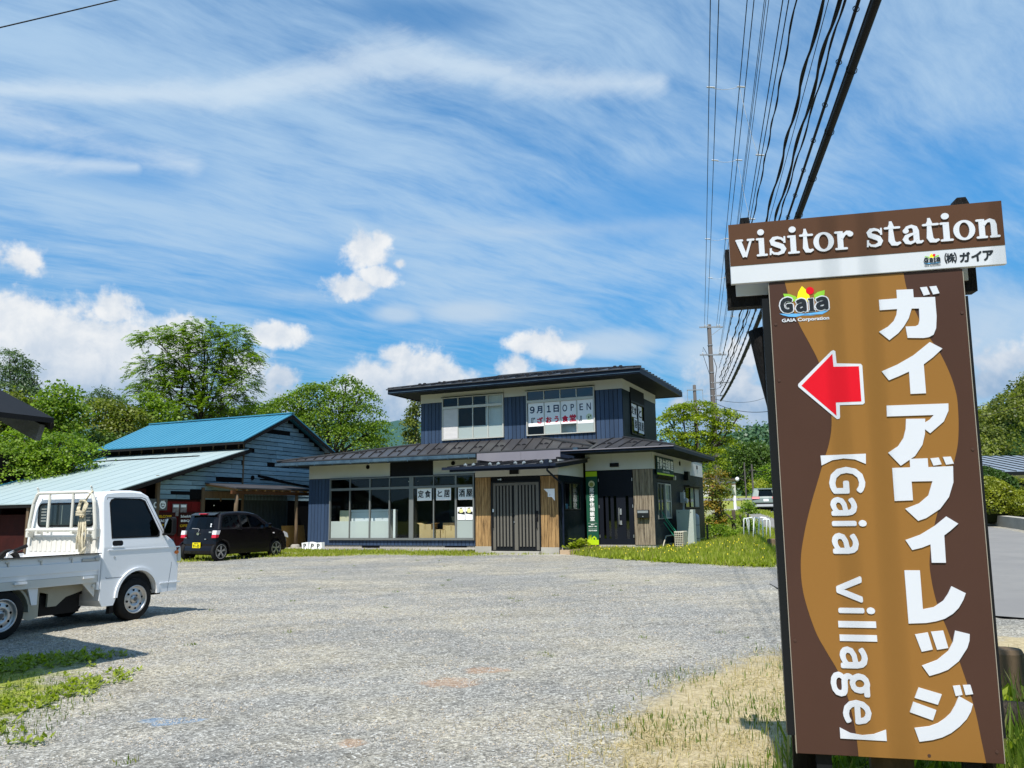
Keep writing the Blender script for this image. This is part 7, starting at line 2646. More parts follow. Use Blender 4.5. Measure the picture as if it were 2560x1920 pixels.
WIRES = [["thin", 11.885, 12.62, -0.2335, 0.05768, 0.00074], ["thin", 12.056, 12.62, -0.2335, 0.05768, 0.00074], ["thin", 12.632, 12.62, -0.2335, 0.05768, 0.00074], ["thin", 12.771, 12.62, -0.2335, 0.05769, 0.00074], ["hair", 12.684, 10.9, -0.2335, 0.0625, 0.000888], ["hair", 12.711, 10.9, -0.2335, 0.0625, 0.000888], ["hair", 12.759, 10.9, -0.2335, 0.0625, 0.000888], ["thin", 12.95, 10.85, -0.2325, 0.0625, 0.000888], ["thin", 12.95, 10.8, -0.23, 0.0625, 0.000888], ["wavy", 12.625, 9.9, -0.2244, 0.07079, 0.001036], ["wavy2", 12.625, 9.3, -0.2189, 0.07096, 0.001036], ["hair", 12.625, 9.1, -0.2185, 0.07102, 0.001036], ["wavy2", 12.625, 8.9, -0.2169, 0.07681, 0.001183], ["wavy", 12.625, 8.7, -0.2168, 0.07692, 0.001183], ["ring", 12.625, 8.3, -0.2161, 0.07715, 0.001183], ["bundle", 12.625, 7.9, -0.2152, 0.0774, 0.001183]]
for k, (kind, xa, za, m, b_, c_) in enumerate(WIRES):
    ys = np.concatenate([np.linspace(48, 12, 60), np.linspace(11.6, -6, 70)])
    if kind in ('wavy', 'wavy2', 'ring', 'bundle'):
        ys = np.concatenate([np.linspace(48, 20, 110), np.linspace(19.8, -6, 210)])
    P_ = []
    for y in ys:
        d = y - 48
        x = xa - m * d * -1 if False else xa + m * (48 - y)
        z = za + b_ * d + c_ * d * d
        if kind in ('wavy', 'wavy2'):
            w_ = .016 if kind == 'wavy' else .030
            ph = y * (3.6 if kind == 'wavy' else 2.3) + k + .8 * math.sin(y * .7 + k)
            x += w_ * math.sin(ph)
            z += w_ * math.cos(ph)
        P_.append((x, y, z))
    r_ = {'thin': .010, 'hair': .006, 'wavy': .013, 'wavy2': .021, 'ring': .020, 'bundle': .050}[kind]
    names = {'thin': 'thin black power line', 'hair': 'hair thin grey overhead wire', 'wavy': 'slim twisted black cable', 'wavy2': 'thick twisted black cable', 'ring': 'straight black cable hung from a wire by rings', 'bundle': 'thickest black cable bundle, passing just above the sign'}
    mm = MB().tube(P_, r_, 6 if kind != 'bundle' else 9)
    if kind in ('wavy', 'wavy2'):
        Q = [(xa + m * (48 - y), y, za + b_ * (y - 48) + c_ * (y - 48) ** 2) for y in ys[::3]]
        mm.tube(Q, r_ * .55, 5)
    if kind in ('ring', 'bundle'):
        st = 1.1 if kind == 'ring' else 1.6
        y = 46.0
        while y > -5:
            d = y - 48
            cx, cz = xa + m * (48 - y), za + b_ * d + c_ * d * d
            R0 = r_ + .018
            mm.tube([(cx + R0 * math.cos(t), y, cz + R0 * math.sin(t) + .006) for t in [2 * math.pi * q / 10 for q in range(11)]], .006, 4, caps=False)
            y -= st
        Q = [(x, y, z + r_ + .03) for x, y, z in P_[::4]]
        mm.tube(Q, .007, 5)
        if kind == 'bundle':
            mm.tube([(x - .045, y, z + .03) for x, y, z in P_[::3]], .016, 6)
    glabel = {'thin': ('one of the thin black power lines running to the pole', 'power lines on the upper crossarms'), 'hair': ('one of the hair thin grey wires running to the pole', 'hair thin overhead wires'),
              'wavy': ('one of the slim twisted black cables running to the pole', 'slim twisted cables'), 'wavy2': ('one of the thick twisted black cables running to the pole', 'thick twisted cables'),
              'ring': ('straight black cable carried by little rings, left of the thickest bundle', None), 'bundle': ('thickest black cable bundle, passing just above the sign', None)}[kind]
    same = [q for q in range(len(WIRES)) if WIRES[q][0] == kind]
    nth = ('first', 'second', 'third', 'fourth', 'fifth', 'sixth')[same.index(k)]
    lab = glabel[0] if len(same) == 1 else glabel[0].replace('one of the', nth + ' of the') + ', counted from the house side'
    o = mm.build('overhead_cable', CABLE, None, smooth_=True, fix=False)
    tag(o, lab, 'cable', glabel[1])
# spreader wires between the power lines
GREYW = material('pale spreader wire', (.5, .52, .55), .5, .5)


def on_wire(i, y):
    kind, xa, za, m, b_, c_ = WIRES[i]
    d = y - 48
    return Vector((xa + m * (48 - y), y, za + b_ * d + c_ * d * d))


for (i0, i1, i2, y, lb) in ((0, 2, 7, 18.2, 'uppermost pale spreader wire between the power lines'), (1, 3, 8, 22.5, 'second pale spreader wire down the power lines'), (0, 2, 7, 30.0, 'third pale spreader wire down the power lines'), (1, 3, 8, 36.0, 'lowest pale spreader wire on the power lines')):
    a, b_, c_ = on_wire(i0, y), on_wire(i1, y), on_wire(i2, y)
    pts = []
    for p, q in ((a, b_), (b_, c_)):
        for k in range(6):
            t = k / 5
            v_ = p.lerp(q, t)
            v_.z -= .10 * 4 * t * (1 - t) * (p - q).length
            pts.append(v_)
    mm = MB().tube(pts, .007, 5)
    for p in (a, b_, c_):
        mm.tube([p + Vector((-.06, 0, 0)), p + Vector((.14, 0, -.015))], .02, 6)
    tag(mm.build('spreader_wire', GREYW, None, fix=False), lb, 'wire')
for (a, b_, sag, r_, lb) in (((12.3, 48, 8.0), (24.5, 74, 12.2), .5, .014, 'grey service wire leaving the pole toward the right above the far trees'),
                             ((12.3, 48, 7.75), (12.96, 39.6, 6.2), .25, .016, 'black drop wire sagging from the pole to behind the sign'),
                             ((12.2, 48, 7.4), (8.35, 34.9, 3.3), .9, .012, 'thin drop wire falling from the pole to the house'),
                             ((-9.6, 11.2, 8.3), (-5.8, 14.0, 11.6), .02, .011, 'single black wire crossing the upper left corner of the sky'),
                             ((21.5, 40.5, 5.4), (28.5, 39.5, 7.2), .15, .015, 'lower black wire before the green hill right of the sign'),
                             ((21.5, 40.5, 5.95), (29.5, 39.5, 7.9), .12, .012, 'upper black wire before the green hill right of the sign')):
    pts = []
    for k in range(25):
        t = k / 24
        p = Vector(a).lerp(Vector(b_), t)
        p.z -= 4 * sag * t * (1 - t)
        pts.append(p)
    tag(MB().tube(pts, r_, 6).build('overhead_wire', CABLE, None, fix=False), lb, 'wire')

# ================================================================== things up the road
wb_ = thing('flat_building', 'low white flat roofed building at the top of the road', 'building', Matrix.Translation((37.2, 135.0, 3.4)) @ Matrix.Rotation(math.radians(38), 4, 'Z'))
WB = material('sunlit white render', (.70, .69, .67), .8, nz=(.5, .2, (.6, .59, .57)))
MB().box(-9, 0.0, 0, 7.5, 0, 3.0).build('wall', WB, wb_)
MB().box(-9.3, .25, -.3, 7.8, 3.0, 3.28).build('roof', material('dull brown roof edge', (.16, .12, .10), .7), wb_)
MB().box(-7.0, -1.1, -.9, -.01, 2.25, 2.4).box(-7.0, -6.9, -.9, -.01, 0, 2.25).build('porch', material('red brown porch', (.16, .05, .04), .7), wb_)
for x in (-6.2, -3.6):
    wo = MB().box(x, x + 2.2, -.05, -.005, .7, 2.1).build('window', BLACKALU, wb_)
    MB().box(x + .1, x + 1.0, -.06, -.051, .8, 2.0).build('pane', CURT, wo)
    MB().box(x + 1.15, x + 2.1, -.06, -.051, 1.3, 2.0).build('pane', CURT, wo)
for y in (1.6, 3.0, 4.4):
    wo = MB().box(.005, .05, y, y + .8, .6, 2.2).build('window', BLACKALU, wb_)
    MB().box(.051, .06, y + .1, y + .7, .7, 2.1).build('pane', GLASSDARK, wo)

gl = thing('globe_lamp', 'thin lamp post with a round white globe on a side arm', 'lamp post', Matrix.Translation((25.6, 91.0, gz(25.6, 91))))
MB().tube([(.6, 0, -.3), (.6, 0, 4.0)], [.09, .07], 8).tube([(.6, 0, 1.9), (-.3, 0, 2.36), (-.3, 0, 2.3)], .03, 6).build('post', POLEMAT, gl)
MB().lathe([(0, -.24), (.11, -.21), (.19, -.1), (.22, 0), (.19, .1), (.11, .21), (0, .24)], (-.30, 0, 2.12), 14).build('globe', INKWHITE, gl, smooth_=True)
p3 = thing('service_pole', 'dark thin pole right of the white building carrying slack wires', 'pole', Matrix.Translation((30.0, 101.0, gz(30, 101))))
MB().tube([(0, 0, -.3), (0, 0, 3.9)], [.13, .10], 8).box(-.35, .35, -.08, .0, 3.1, 3.2).build('shaft', POLEMAT, p3)
m_ = MB()
for (a, b_, s_) in (((0, 0, 3.2), (-6, -3, 2.0), .5), ((0, 0, 3.1), (-7, -6, 1.2), .6), ((0, 0, 3.2), (4.5, 4, 4.6), .7), ((0, 0, 3.0), (4.5, 3, 4.1), .8)):
    m_.tube([Vector(a).lerp(Vector(b_), k / 10) - Vector((0, 0, 4 * s_ * (k / 10) * (1 - k / 10))) for k in range(11)], .045, 5)
m_.build('slack_wire', CABLE, p3)
mk = thing('marker_post', 'white marker post at the lawn edge below the white building', 'marker post', Matrix.Translation((16.95, 62.0, gz(16.95, 62.0))))
MB().prism(rrect(-.09, .09, -.2, 1.05, .04), -.07, .07).build('post', INKWHITE, mk)

for k, (x, y, ang) in enumerate(((8.44, 29.6, 30), (8.36, 28.5, 20), (8.24, 27.8, 35), (8.32, 27.3, 5), (8.12, 26.2, 15))):
    h_ = thing('garden_hoop', ['white garden hoop farthest up the lawn, beside the dead branches', 'second white garden hoop down from the dead branches', 'third white garden hoop, leaning left of the widest one', 'widest white garden hoop in the middle of the row', 'white garden hoop nearest the sign'][k], 'hoop', Matrix.Translation((x, y, gz(x, y))) @ Matrix.Rotation(math.radians(ang), 4, 'Z') @ Matrix.Rotation(math.radians((4, -8, 9, 5, 2)[k]), 4, 'Y'), 'white garden hoops on the lawn')
    w_ = .13
    MB().tube([(-w_, 0, -.05), (-w_, 0, .66), (-w_ * .8, 0, .72), (w_ * .8, 0, .72), (w_, 0, .66), (w_, 0, -.05)], .022, 7).build('tube', INKWHITE, h_, smooth_=True)
db = thing('dead_branches', 'dark dead branches sticking up from the bush beside the lawn', 'dead shrub', Matrix.Translation((8.62, 31.4, gz(8.62, 31.4))))
m_ = MB()
m_.tube([(-.15, 0, -.1), (-.12, 0, .5), (-.10, .02, 1.15)], [.10, .085, .07], 8).tube([(-.12, 0, .6), (-.25, 0, .85), (-.38, 0, 1.0)], [.05, .045, .035], 7)
m_.tube([(.25, 0, -.1), (.30, 0, .4), (.22, 0, .75), (.12, 0, .95)], [.07, .06, .05, .035], 7).tube([(.30, 0, .45), (.42, 0, .8), (.46, 0, 1.0)], [.05, .04, .03], 7)
m_.build('branch', BARK, db, smooth_=True)
st = MB().lathe([(.0, -.05), (.17, -.05), (.15, .12), (.135, .26), (.10, .285), (0, .28)], (7.62, 24.1, gz(7.62, 24.1)), 12)
solo('log_stump', st, OLDWOOD, 'small cut log stump on the lawn close to the sign edge', 'stump')

# right of the sign
ps_ = thing('cut_post', 'grey weathered stump of a post standing right of the sign', 'stump', Matrix.Translation((3.53, 6.0, -.08)))
MB().lathe([(0, -.05), (.115, -.05), (.105, .2), (.11, .33), (.095, .36), (.0, .355)], n=12).build('stump', OLDWOOD, ps_)
lg = MB().tube([(2.95, 5.2, .02), (3.3, 5.0, .03), (3.7, 4.9, .05)], [.09, .085, .08], 10)
solo('fallen_log', lg, BARK, 'brown log lying in the grass right of the sign foot', 'log', smooth_=True)

gw = MB()
wl = [(17.35, 24.5), (17.8, 27.2), (18.45, 29.6), (19.0, 31.8), (20.0, 36), (21.3, 42)]
for (x0, y0), (x1, y1) in zip(wl, wl[1:]):
    z0_, z1_ = gz(x0, y0) + .42, gz(x1, y1) + .42
    n_ = Vector((y1 - y0, -(x1 - x0), 0)).normalized() * .35
    gw.add([(x0, y0, z0_ - .8), (x1, y1, z1_ - .8), (x1 + n_.x, y1 + n_.y, z1_ - .8), (x0 + n_.x, y0 + n_.y, z0_ - .8), (x0, y0, z0_), (x1, y1, z1_), (x1 + n_.x, y1 + n_.y, z1_), (x0 + n_.x, y0 + n_.y, z0_)],
           [(0, 1, 5, 4), (1, 2, 6, 5), (2, 3, 7, 6), (3, 0, 4, 7), (4, 5, 6, 7), (0, 3, 2, 1)])
solo('garden_wall', gw, CONCRETE, 'low pale concrete garden wall along the far side of the road', 'wall')
hb = thing('farm_house', 'low house with grey ribbed metal roof behind the clipped hedges', 'house', Matrix.Translation((24.0, 42.0, 1.0)))
MB().box(.6, 16, .9, 9, 0, 2.05).build('wall', WHITEWALL, hb)
MB().box(2.6, 4.4, .85, .899, .3, 1.75).build('window', BLACKALU, hb)
GR = material('pale grey blue metal roof', (.20, .235, .275), .4, nz=(.6, .3, (.26, .30, .34)), spec=.7)
slab([(-.4, 0, 2.15), (17, 0, 2.15), (17, 5.2, 3.3), (-1.6, 5.2, 3.3)], .1, 'roof', GR, hb)
slab([(-1.6, 5.2, 3.3), (17, 5.2, 3.3), (17, 10.2, 2.1), (-.4, 10.2, 2.1)], .1, 'roof', GR, hb)
m_ = MB()
for k in range(28):
    x = -.2 + k * .62
    m_.bar((x, 0.02, 2.17), (x - .02 * k * 0 - (.9 if k < 2 else .9), 5.2, 3.32), .04, .05)
m_.build('roof_seam', ROOFSEAM, hb)
MB().box(-.45, 17, -.06, .02, 1.95, 2.13).build('fascia', BLACKALU, hb)
slab([(-2.2, -1.2, 1.75), (1.0, -1.2, 1.75), (1.0, .6, 2.0), (-1.6, .6, 2.0)], .08, 'porch_roof', ROOFMETAL, hb)


# ================================================================== leaves, trees, grass
rs = np.random.RandomState(11)


def unit(n):
    v = rs.randn(n, 3)
    return v / np.linalg.norm(v, axis=1, keepdims=True)


def leaf_mesh(name, base, tip, wide, tone, mat, turn=None, fold=0.25):
    """one folded diamond per leaf: base and tip points, half-width vectors, tone 0..1"""
    n = len(base)
    mid = base * .52 + tip * .48
    v = np.stack([base, mid + wide, tip, mid - wide], 1).reshape(-1, 3)
    f = (np.arange(n)[:, None] * 4 + np.array([0, 1, 2, 3])[None]).astype(np.int32)
    me = bpy.data.meshes.new(name)
    me.vertices.add(len(v))
    me.vertices.foreach_set('co', v.reshape(-1).astype(np.float32))
    me.loops.add(f.size)
    me.loops.foreach_set('vertex_index', f.reshape(-1))
    me.polygons.add(n)
    me.polygons.foreach_set('loop_start', (np.arange(n) * 4).astype(np.int32))
    me.update(calc_edges=True)
    a = me.attributes.new('tone', 'FLOAT', 'FACE')
    a.data.foreach_set('value', np.clip(tone, 0, 1).astype(np.float32))
    if turn is not None:
        a = me.attributes.new('turn', 'FLOAT', 'FACE')
        a.data.foreach_set('value', np.clip(turn, 0, 1).astype(np.float32))
    me.materials.append(mat)
    return me


def link(name, me, parent=None, loc=None):
    o = bpy.data.objects.new(name, me)
    COL.objects.link(o)
    if parent is not None:
        o.parent = parent
    if loc is not None:
        o.location = loc
    return o


def clump_points(blobs, dens, flat=.55, shell=.55):
    """clump centres spread through the outer part of each lobe, upper side favoured"""
    C_, D_ = [], []
    for (x, y, z, rx, ry, rz) in blobs:
        n = max(5, int(dens * (rx * ry + ry * rz + rx * rz) / 1.2))
        d = unit(n)
        d[:, 2] = np.where((d[:, 2] < -.25) & (rs.rand(n) < .65), -d[:, 2], d[:, 2])
        r_ = shell + (1.03 - shell) * rs.rand(n) ** .6
        C_.append(np.array([x, y, z]) + d * r_[:, None] * np.array([rx, ry, rz]))
        D_.append(d)
    return np.concatenate(C_), np.concatenate(D_)


def leafy(name, blobs, mat, parent, org, dens=9, per=34, rc=.34, size=.11, flat=.42, shell=.5, droop=.0, asp=.42, tone_mu=.5, turn=0.0):
    C_, D_ = clump_points(blobs, dens, shell=shell)
    nC = len(C_)
    ctone = np.clip(rs.normal(tone_mu, .23, nC), 0, 1)
    cturn = (rs.rand(nC) < turn) * rs.rand(nC)
    n = nC * per
    ci = np.repeat(np.arange(nC), per)
    up = D_ * .55 + np.array([0, 0, .8])
    up /= np.linalg.norm(up, axis=1, keepdims=True)
    off_ = rs.randn(n, 3) * rc
    # flatten the clump along its own up
    dn = (off_ * up[ci]).sum(1)
    off_ -= up[ci] * (dn * (1 - flat))[:, None]
    pos = C_[ci] + off_
    pos[:, 2] -= droop * (np.linalg.norm(off_, axis=1) ** 2)
    nrm = up[ci] * .75 + rs.randn(n, 3) * .52
    nrm /= np.linalg.norm(nrm, axis=1, keepdims=True)
    d = off_ / (np.linalg.norm(off_, axis=1, keepdims=True) + 1e-6) + rs.randn(n, 3) * .6
    d -= nrm * (d * nrm).sum(1, keepdims=True)
    d /= np.linalg.norm(d, axis=1, keepdims=True)
    s_ = size * (.65 + .7 * rs.rand(n))[:, None]
    w_ = np.cross(nrm, d) * s_ * asp
    base = pos - d * s_ * .5 - org
    me = leaf_mesh(name, base, base + d * s_, w_, ctone[ci] + rs.normal(0, .16, n), mat, cturn[ci] if turn else None)
    return link(name, me, parent), C_


def limbs(parent, org, root, blobs, r0, hub, mat=BARK, extra=None, nsub=2):
    """trunk to a hub, limbs to each lobe and small branches inside"""
    m_ = MB()
    root, hub = Vector(root), Vector(hub)
    mid = root.lerp(hub, .5) + Vector((rnd.uniform(-.15, .15), rnd.uniform(-.15, .15), 0))
    m_.tube([root - Vector((0, 0, .3)), root.lerp(mid, .15), mid, hub], [r0 * 1.35, r0 * 1.05, r0 * .9, r0 * .72], 10)
    m_.v = [tuple(Vector(p) - Vector(org)) for p in m_.v]
    tr = m_.build('trunk', mat, parent, smooth_=True, fix=False)
    b2 = MB()
    for (x, y, z, rx, ry, rz) in blobs:
        c_ = Vector((x, y, z))
        st_ = hub.lerp(root, rnd.uniform(0, .28))
        k = st_.lerp(c_, .55) + Vector((rnd.uniform(-.2, .2), rnd.uniform(-.2, .2), rnd.uniform(-.1, .35)))
        b2.tube([st_, k, c_], [r0 * .45, r0 * .3, r0 * .13], 7)
        for q in range(nsub):
            e = c_ + Vector((rnd.uniform(-1, 1) * rx, rnd.uniform(-1, 1) * ry, rnd.uniform(-.4, .9) * rz)) * .8
            b2.tube([k.lerp(c_, rnd.uniform(.2, .9)), c_.lerp(e, .5), e], [r0 * .14, r0 * .09, r0 * .04], 5)
    b2.v = [tuple(Vector(p) - Vector(org)) for p in b2.v]
    b2.build('limbs', mat, parent, smooth_=True, fix=False)
    return tr


def tree(name, label, cat, root, blobs, mat, r0=.16, hub=None, group=None, nsub=2, **k):
    root = Vector(root)
    t_ = thing(name, label, cat, Matrix.Translation(root), group)
    b_ = np.array(blobs)
    if hub is None:
        hub = (b_[:, 0].mean(), b_[:, 1].mean(), root.z + (b_[:, 2].min() - root.z) * .8)
    limbs(t_, root, root, blobs, r0, hub, nsub=nsub)
    leafy('crown', blobs, mat, t_, np.array(root), **k)
    return t_


L_FRESH = leaf_material('fresh green leaves', (0.055, 0.110, 0.010), (0.235, 0.335, 0.030), .42)
L_DEEP = leaf_material('deep green leaves', (0.028, 0.062, 0.010), (0.120, 0.195, 0.026), .32)
L_OLIVE = leaf_material('olive green leaves', (0.055, 0.080, 0.012), (0.215, 0.245, 0.034), .36)
L_PALE = leaf_material('grey green leaves', (0.045, 0.080, 0.038), (0.130, 0.195, 0.090), .3)
L_LIME = leaf_material('lime maple leaves', (0.085, 0.135, 0.006), (0.330, 0.390, 0.020), .44)
L_RUST = leaf_material('green and rusty leaves', (0.060, 0.090, 0.010), (0.200, 0.240, 0.026), .34, hue=(0.36, 0.20, 0.03))
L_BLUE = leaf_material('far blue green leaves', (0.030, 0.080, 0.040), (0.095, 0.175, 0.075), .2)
L_HEDGE = leaf_material('clipped hedge leaves', (0.075, 0.105, 0.006), (0.290, 0.310, 0.018), .28)
L_DHEDGE = leaf_material('dark clipped hedge leaves', (0.020, 0.052, 0.010), (0.065, 0.125, 0.016), .22)

# ---- the tall feathery tree: drooping fronds made of small leaflets
def feather_tree(root, blobs, r0, hub, label):
    root = Vector(root)
    t_ = thing('feathery_tree', label, 'tree', Matrix.Translation(root))
    org = np.array(root)
    limbs(t_, root, root, blobs, r0, hub, nsub=5)
    C_, D_ = clump_points(blobs, 19, shell=.60)
    nC = len(C_)
    B_, T_, Wd, tone = [], [], [], []
    ct = np.clip(rs.normal(.5, .25, nC), 0, 1)
    for c_, d, tn in zip(C_, D_, ct):
        for q in range(3):
            h = np.array([d[0] + rs.normal(0, .6), d[1] + rs.normal(0, .6), .35 * d[2] + rs.normal(0, .25)])
            h /= np.linalg.norm(h) + 1e-6
            L = rs.uniform(.42, .75)
            side = np.array([-h[1], h[0], 0])
            ns = 9
            o_ = c_ + rs.randn(3) * .16
            for j in range(ns):
                t = (j + 1) / ns
                p = o_ + h * L * t + np.array([0, 0, .16 * t - .50 * t * t]) * L
                for s_ in (-1, 1):
                    dd = side * s_ * .85 + h * .45 + np.array([0, 0, -.30]) + rs.randn(3) * .12
                    dd /= np.linalg.norm(dd)
                    l_ = .22 * (1 - .45 * abs(t - .45))
                    B_.append(p)
                    T_.append(p + dd * l_)
                    ww = np.cross(dd, np.array([0, 0, 1.0]) + rs.randn(3) * .3)
                    Wd.append(ww / (np.linalg.norm(ww) + 1e-6) * .034)
                    tone.append(tn + rs.normal(0, .12))
    me = leaf_mesh('crown', np.array(B_) - org, np.array(T_) - org, np.array(Wd), np.array(tone), L_FRESH)
    link('crown', me, t_)
    return t_


feather_tree((-19.7, 50, 0), [
    (-22.59, 50.00, 12.45, 1.30, 1.04, 0.65), (-21.07, 50.00, 12.69, 1.20, 1.02, 0.75), (-19.81, 50.00, 13.12, 1.05, 0.89, 0.65), (-17.99, 50.00, 12.51, 1.30, 1.16, 0.95), (-19.36, 50.00, 11.75, 1.50, 1.24, 0.85), (-20.99, 50.00, 11.12, 1.25, 1.09, 0.85),
    (-17.55, 50.00, 11.08, 1.38, 1.23, 1.00), (-22.74, 50.00, 10.50, 1.45, 1.23, 0.90), (-19.28, 50.00, 9.94, 1.75, 1.43, 0.95), (-17.10, 50.00, 9.52, 1.05, 1.11, 1.20), (-21.28, 50.00, 9.45, 1.75, 1.45, 1.00), (-22.91, 50.00, 9.09, 1.20, 1.08, 0.90), (-18.19, 50.00, 8.39, 1.75, 1.45, 1.00), (-20.44, 50.00, 7.91, 2.25, 1.69, 0.85)],
    .17, (-19.6, 50, 9.2), 'tall feathery leaved tree rising behind the blue barn roof')
# second stem of the same clump
z_tree = thing('tree_stem', 'slim second trunk standing left of the feathery tree trunk', 'tree', Matrix.Translation((-21.0, 50.2, 0)))
MB().tube([(0, 0, -.2), (.05, 0, 5), (-.1, 0, 8), (.1, 0, 10.5)], [.13, .11, .09, .05], 8).tube([(-.08, 0, 7.6), (-.7, 0, 9), (-1.2, 0, 10.4)], [.06, .05, .03], 6).build('trunk', BARK, z_tree, smooth_=True)

tree('zelkova_tree', 'broad layered green tree between the barn and the house', 'tree', (-10.6, 48, 0),
     [(-10.09, 48.00, 9.18, 0.86, 0.73, 0.53), (-9.11, 48.00, 8.60, 0.82, 0.72, 0.58), (-11.90, 48.00, 8.64, 1.32, 1.08, 0.72), (-12.98, 48.00, 8.04, 1.20, 1.05, 0.82), (-14.05, 48.00, 7.57, 1.10, 1.01, 0.86), (-10.43, 48.00, 8.01, 1.44, 1.17, 0.77), (-9.21, 48.00, 7.26, 1.32, 1.12, 0.82), (-8.23, 48.00, 6.28, 0.91, 0.85, 0.77), (-11.62, 48.00, 6.93, 1.92, 1.52, 0.91), (-13.30, 48.00, 6.59, 1.44, 1.23, 0.91), (-9.91, 48.00, 6.06, 1.92, 1.48, 0.82), (-8.70, 48.00, 5.44, 1.32, 1.04, 0.62)],
     L_FRESH, .24, (-10.8, 48, 5.2), dens=15, per=38, rc=.36, size=.13, flat=.26, droop=.25, tone_mu=.45)
tree('evergreen_tree', 'slender dark evergreen against the left wall of the upper storey', 'tree', (-5.2, 42, 0),
     [(-5.10, 42.00, 7.07, 0.25, 0.34, 0.46), (-5.22, 42.00, 6.48, 0.32, 0.41, 0.55), (-5.35, 42.00, 5.84, 0.42, 0.47, 0.55), (-5.30, 42.00, 5.25, 0.55, 0.51, 0.46)], L_OLIVE, .10, None, dens=40, per=30, rc=.16, size=.12, flat=.6, tone_mu=.4)
tree('pine_tree', 'pale tufted pine leaning in at the far left edge', 'tree', (-29.2, 45, 0),
     [(-28.78, 45.00, 10.55, 0.85, 0.66, 0.36), (-28.28, 45.00, 10.10, 0.90, 0.67, 0.32), (-28.94, 45.00, 9.69, 1.12, 0.85, 0.45), (-28.32, 45.00, 9.22, 1.08, 0.86, 0.54), (-28.48, 45.00, 8.41, 1.57, 1.25, 0.77)], L_PALE, .15, None, dens=16, per=34, rc=.30, size=.17, flat=.35, asp=.2, droop=.3)
tree('spire_tree', 'thin pointed fir top right of the leaning pine', 'tree', (-27.2, 46, 0),
     [(-28.31, 46.00, 10.15, 0.11, 0.18, 0.28), (-28.27, 46.00, 9.67, 0.28, 0.28, 0.28), (-28.19, 46.00, 9.20, 0.51, 0.43, 0.32), (-28.09, 46.00, 8.56, 0.78, 0.63, 0.41), (-27.98, 46.00, 7.85, 1.01, 0.81, 0.51)], L_PALE, .12, (-27.2, 46, 8.5), dens=22, per=26, rc=.22, size=.18, flat=.3, asp=.22, droop=.5)
tree('broadleaf_tree', 'bright green broadleaf tree above the lean-to at the left', 'tree', (-23.2, 40, 0),
     [(-22.87, 40.00, 7.38, 0.80, 0.75, 0.68), (-23.01, 40.00, 6.67, 1.04, 0.91, 0.72), (-22.18, 40.00, 6.25, 0.80, 0.80, 0.80), (-23.36, 40.00, 5.97, 1.20, 1.04, 0.80)], L_FRESH, .17, None, dens=15, per=34, rc=.34, size=.17, tone_mu=.55)
tree('olive_tree', 'olive tinted layered tree in the middle of the left grove', 'tree', (-23.0, 44, 0),
     [(-22.55, 44.00, 7.29, 1.10, 0.91, 0.62), (-21.30, 44.00, 6.82, 1.10, 0.92, 0.66), (-23.03, 44.00, 6.29, 1.21, 1.04, 0.79), (-21.67, 44.00, 5.83, 1.54, 1.24, 0.79)], L_OLIVE, .17, None, dens=16, per=32, rc=.34, size=.16, flat=.28, droop=.25, tone_mu=.62)
tree('grey_conifer', 'grey green conifer crown peeping over the olive tinted tree', 'tree', (-28.4, 56, 0),
     [(-28.97, 56.00, 10.07, 0.62, 0.50, 0.34), (-29.45, 56.00, 9.56, 0.98, 0.74, 0.39), (-28.17, 56.00, 9.49, 0.95, 0.73, 0.39), (-28.78, 56.00, 8.92, 1.68, 1.23, 0.56)], L_PALE, .17, None, dens=16, per=30, rc=.32, size=.20, asp=.2)
tree('round_tree', 'round green tree at the foot of the tall feathery tree', 'tree', (-21.3, 46, 0),
     [(-21.27, 46.00, 7.83, 0.83, 0.77, 0.69), (-20.53, 46.00, 7.17, 1.06, 0.95, 0.78), (-21.66, 46.00, 6.72, 1.29, 1.09, 0.78), (-20.36, 46.00, 6.24, 1.38, 1.12, 0.74)], L_FRESH, .15, None, dens=15, per=32, rc=.32, size=.16, tone_mu=.5)
tree('filler_tree', 'low green tree showing along the ridge of the blue roof', 'tree', (-18.5, 53, 0),
     [(-21.63, 53.00, 7.55, 1.59, 1.23, 0.69), (-19.24, 53.00, 7.74, 1.59, 1.25, 0.74), (-17.11, 53.00, 7.84, 1.32, 1.16, 0.90), (-16.02, 53.00, 7.43, 1.06, 1.06, 1.06)], L_FRESH, .15, None, dens=12, per=30, rc=.34, size=.18)
tree('low_leafy_tree', 'low bright spreading tree just beyond the shed eave', 'tree', (-21.5, 34, 0),
     [(-20.83, 34.00, 4.68, 1.19, 0.86, 0.37), (-19.29, 34.00, 4.57, 1.02, 0.78, 0.41), (-18.33, 34.00, 4.22, 0.68, 0.57, 0.41), (-21.29, 34.00, 4.09, 1.36, 1.02, 0.51), (-19.57, 34.00, 3.81, 1.36, 1.02, 0.51), (-18.53, 34.00, 3.54, 0.77, 0.62, 0.41), (-20.70, 34.00, 3.15, 1.53, 1.16, 0.61), (-19.16, 34.00, 2.96, 1.02, 0.84, 0.58)],
     L_FRESH, .14, None, dens=21, per=40, rc=.28, size=.11, flat=.26, droop=.25, tone_mu=.6)
tree('shade_tree', 'deep green tree filling the gap behind the lean-to', 'tree', (-23.5, 42, 0),
     [(-21.90, 42.00, 4.90, 1.47, 1.22, 0.84), (-20.42, 42.00, 4.77, 1.26, 1.06, 0.76), (-22.66, 42.00, 3.76, 1.68, 1.34, 0.84), (-25.12, 42.00, 5.68, 1.89, 1.55, 1.05), (-26.67, 42.00, 6.55, 1.68, 1.43, 1.05)], L_DEEP, .17, None, dens=13, per=32, rc=.36, size=.18)
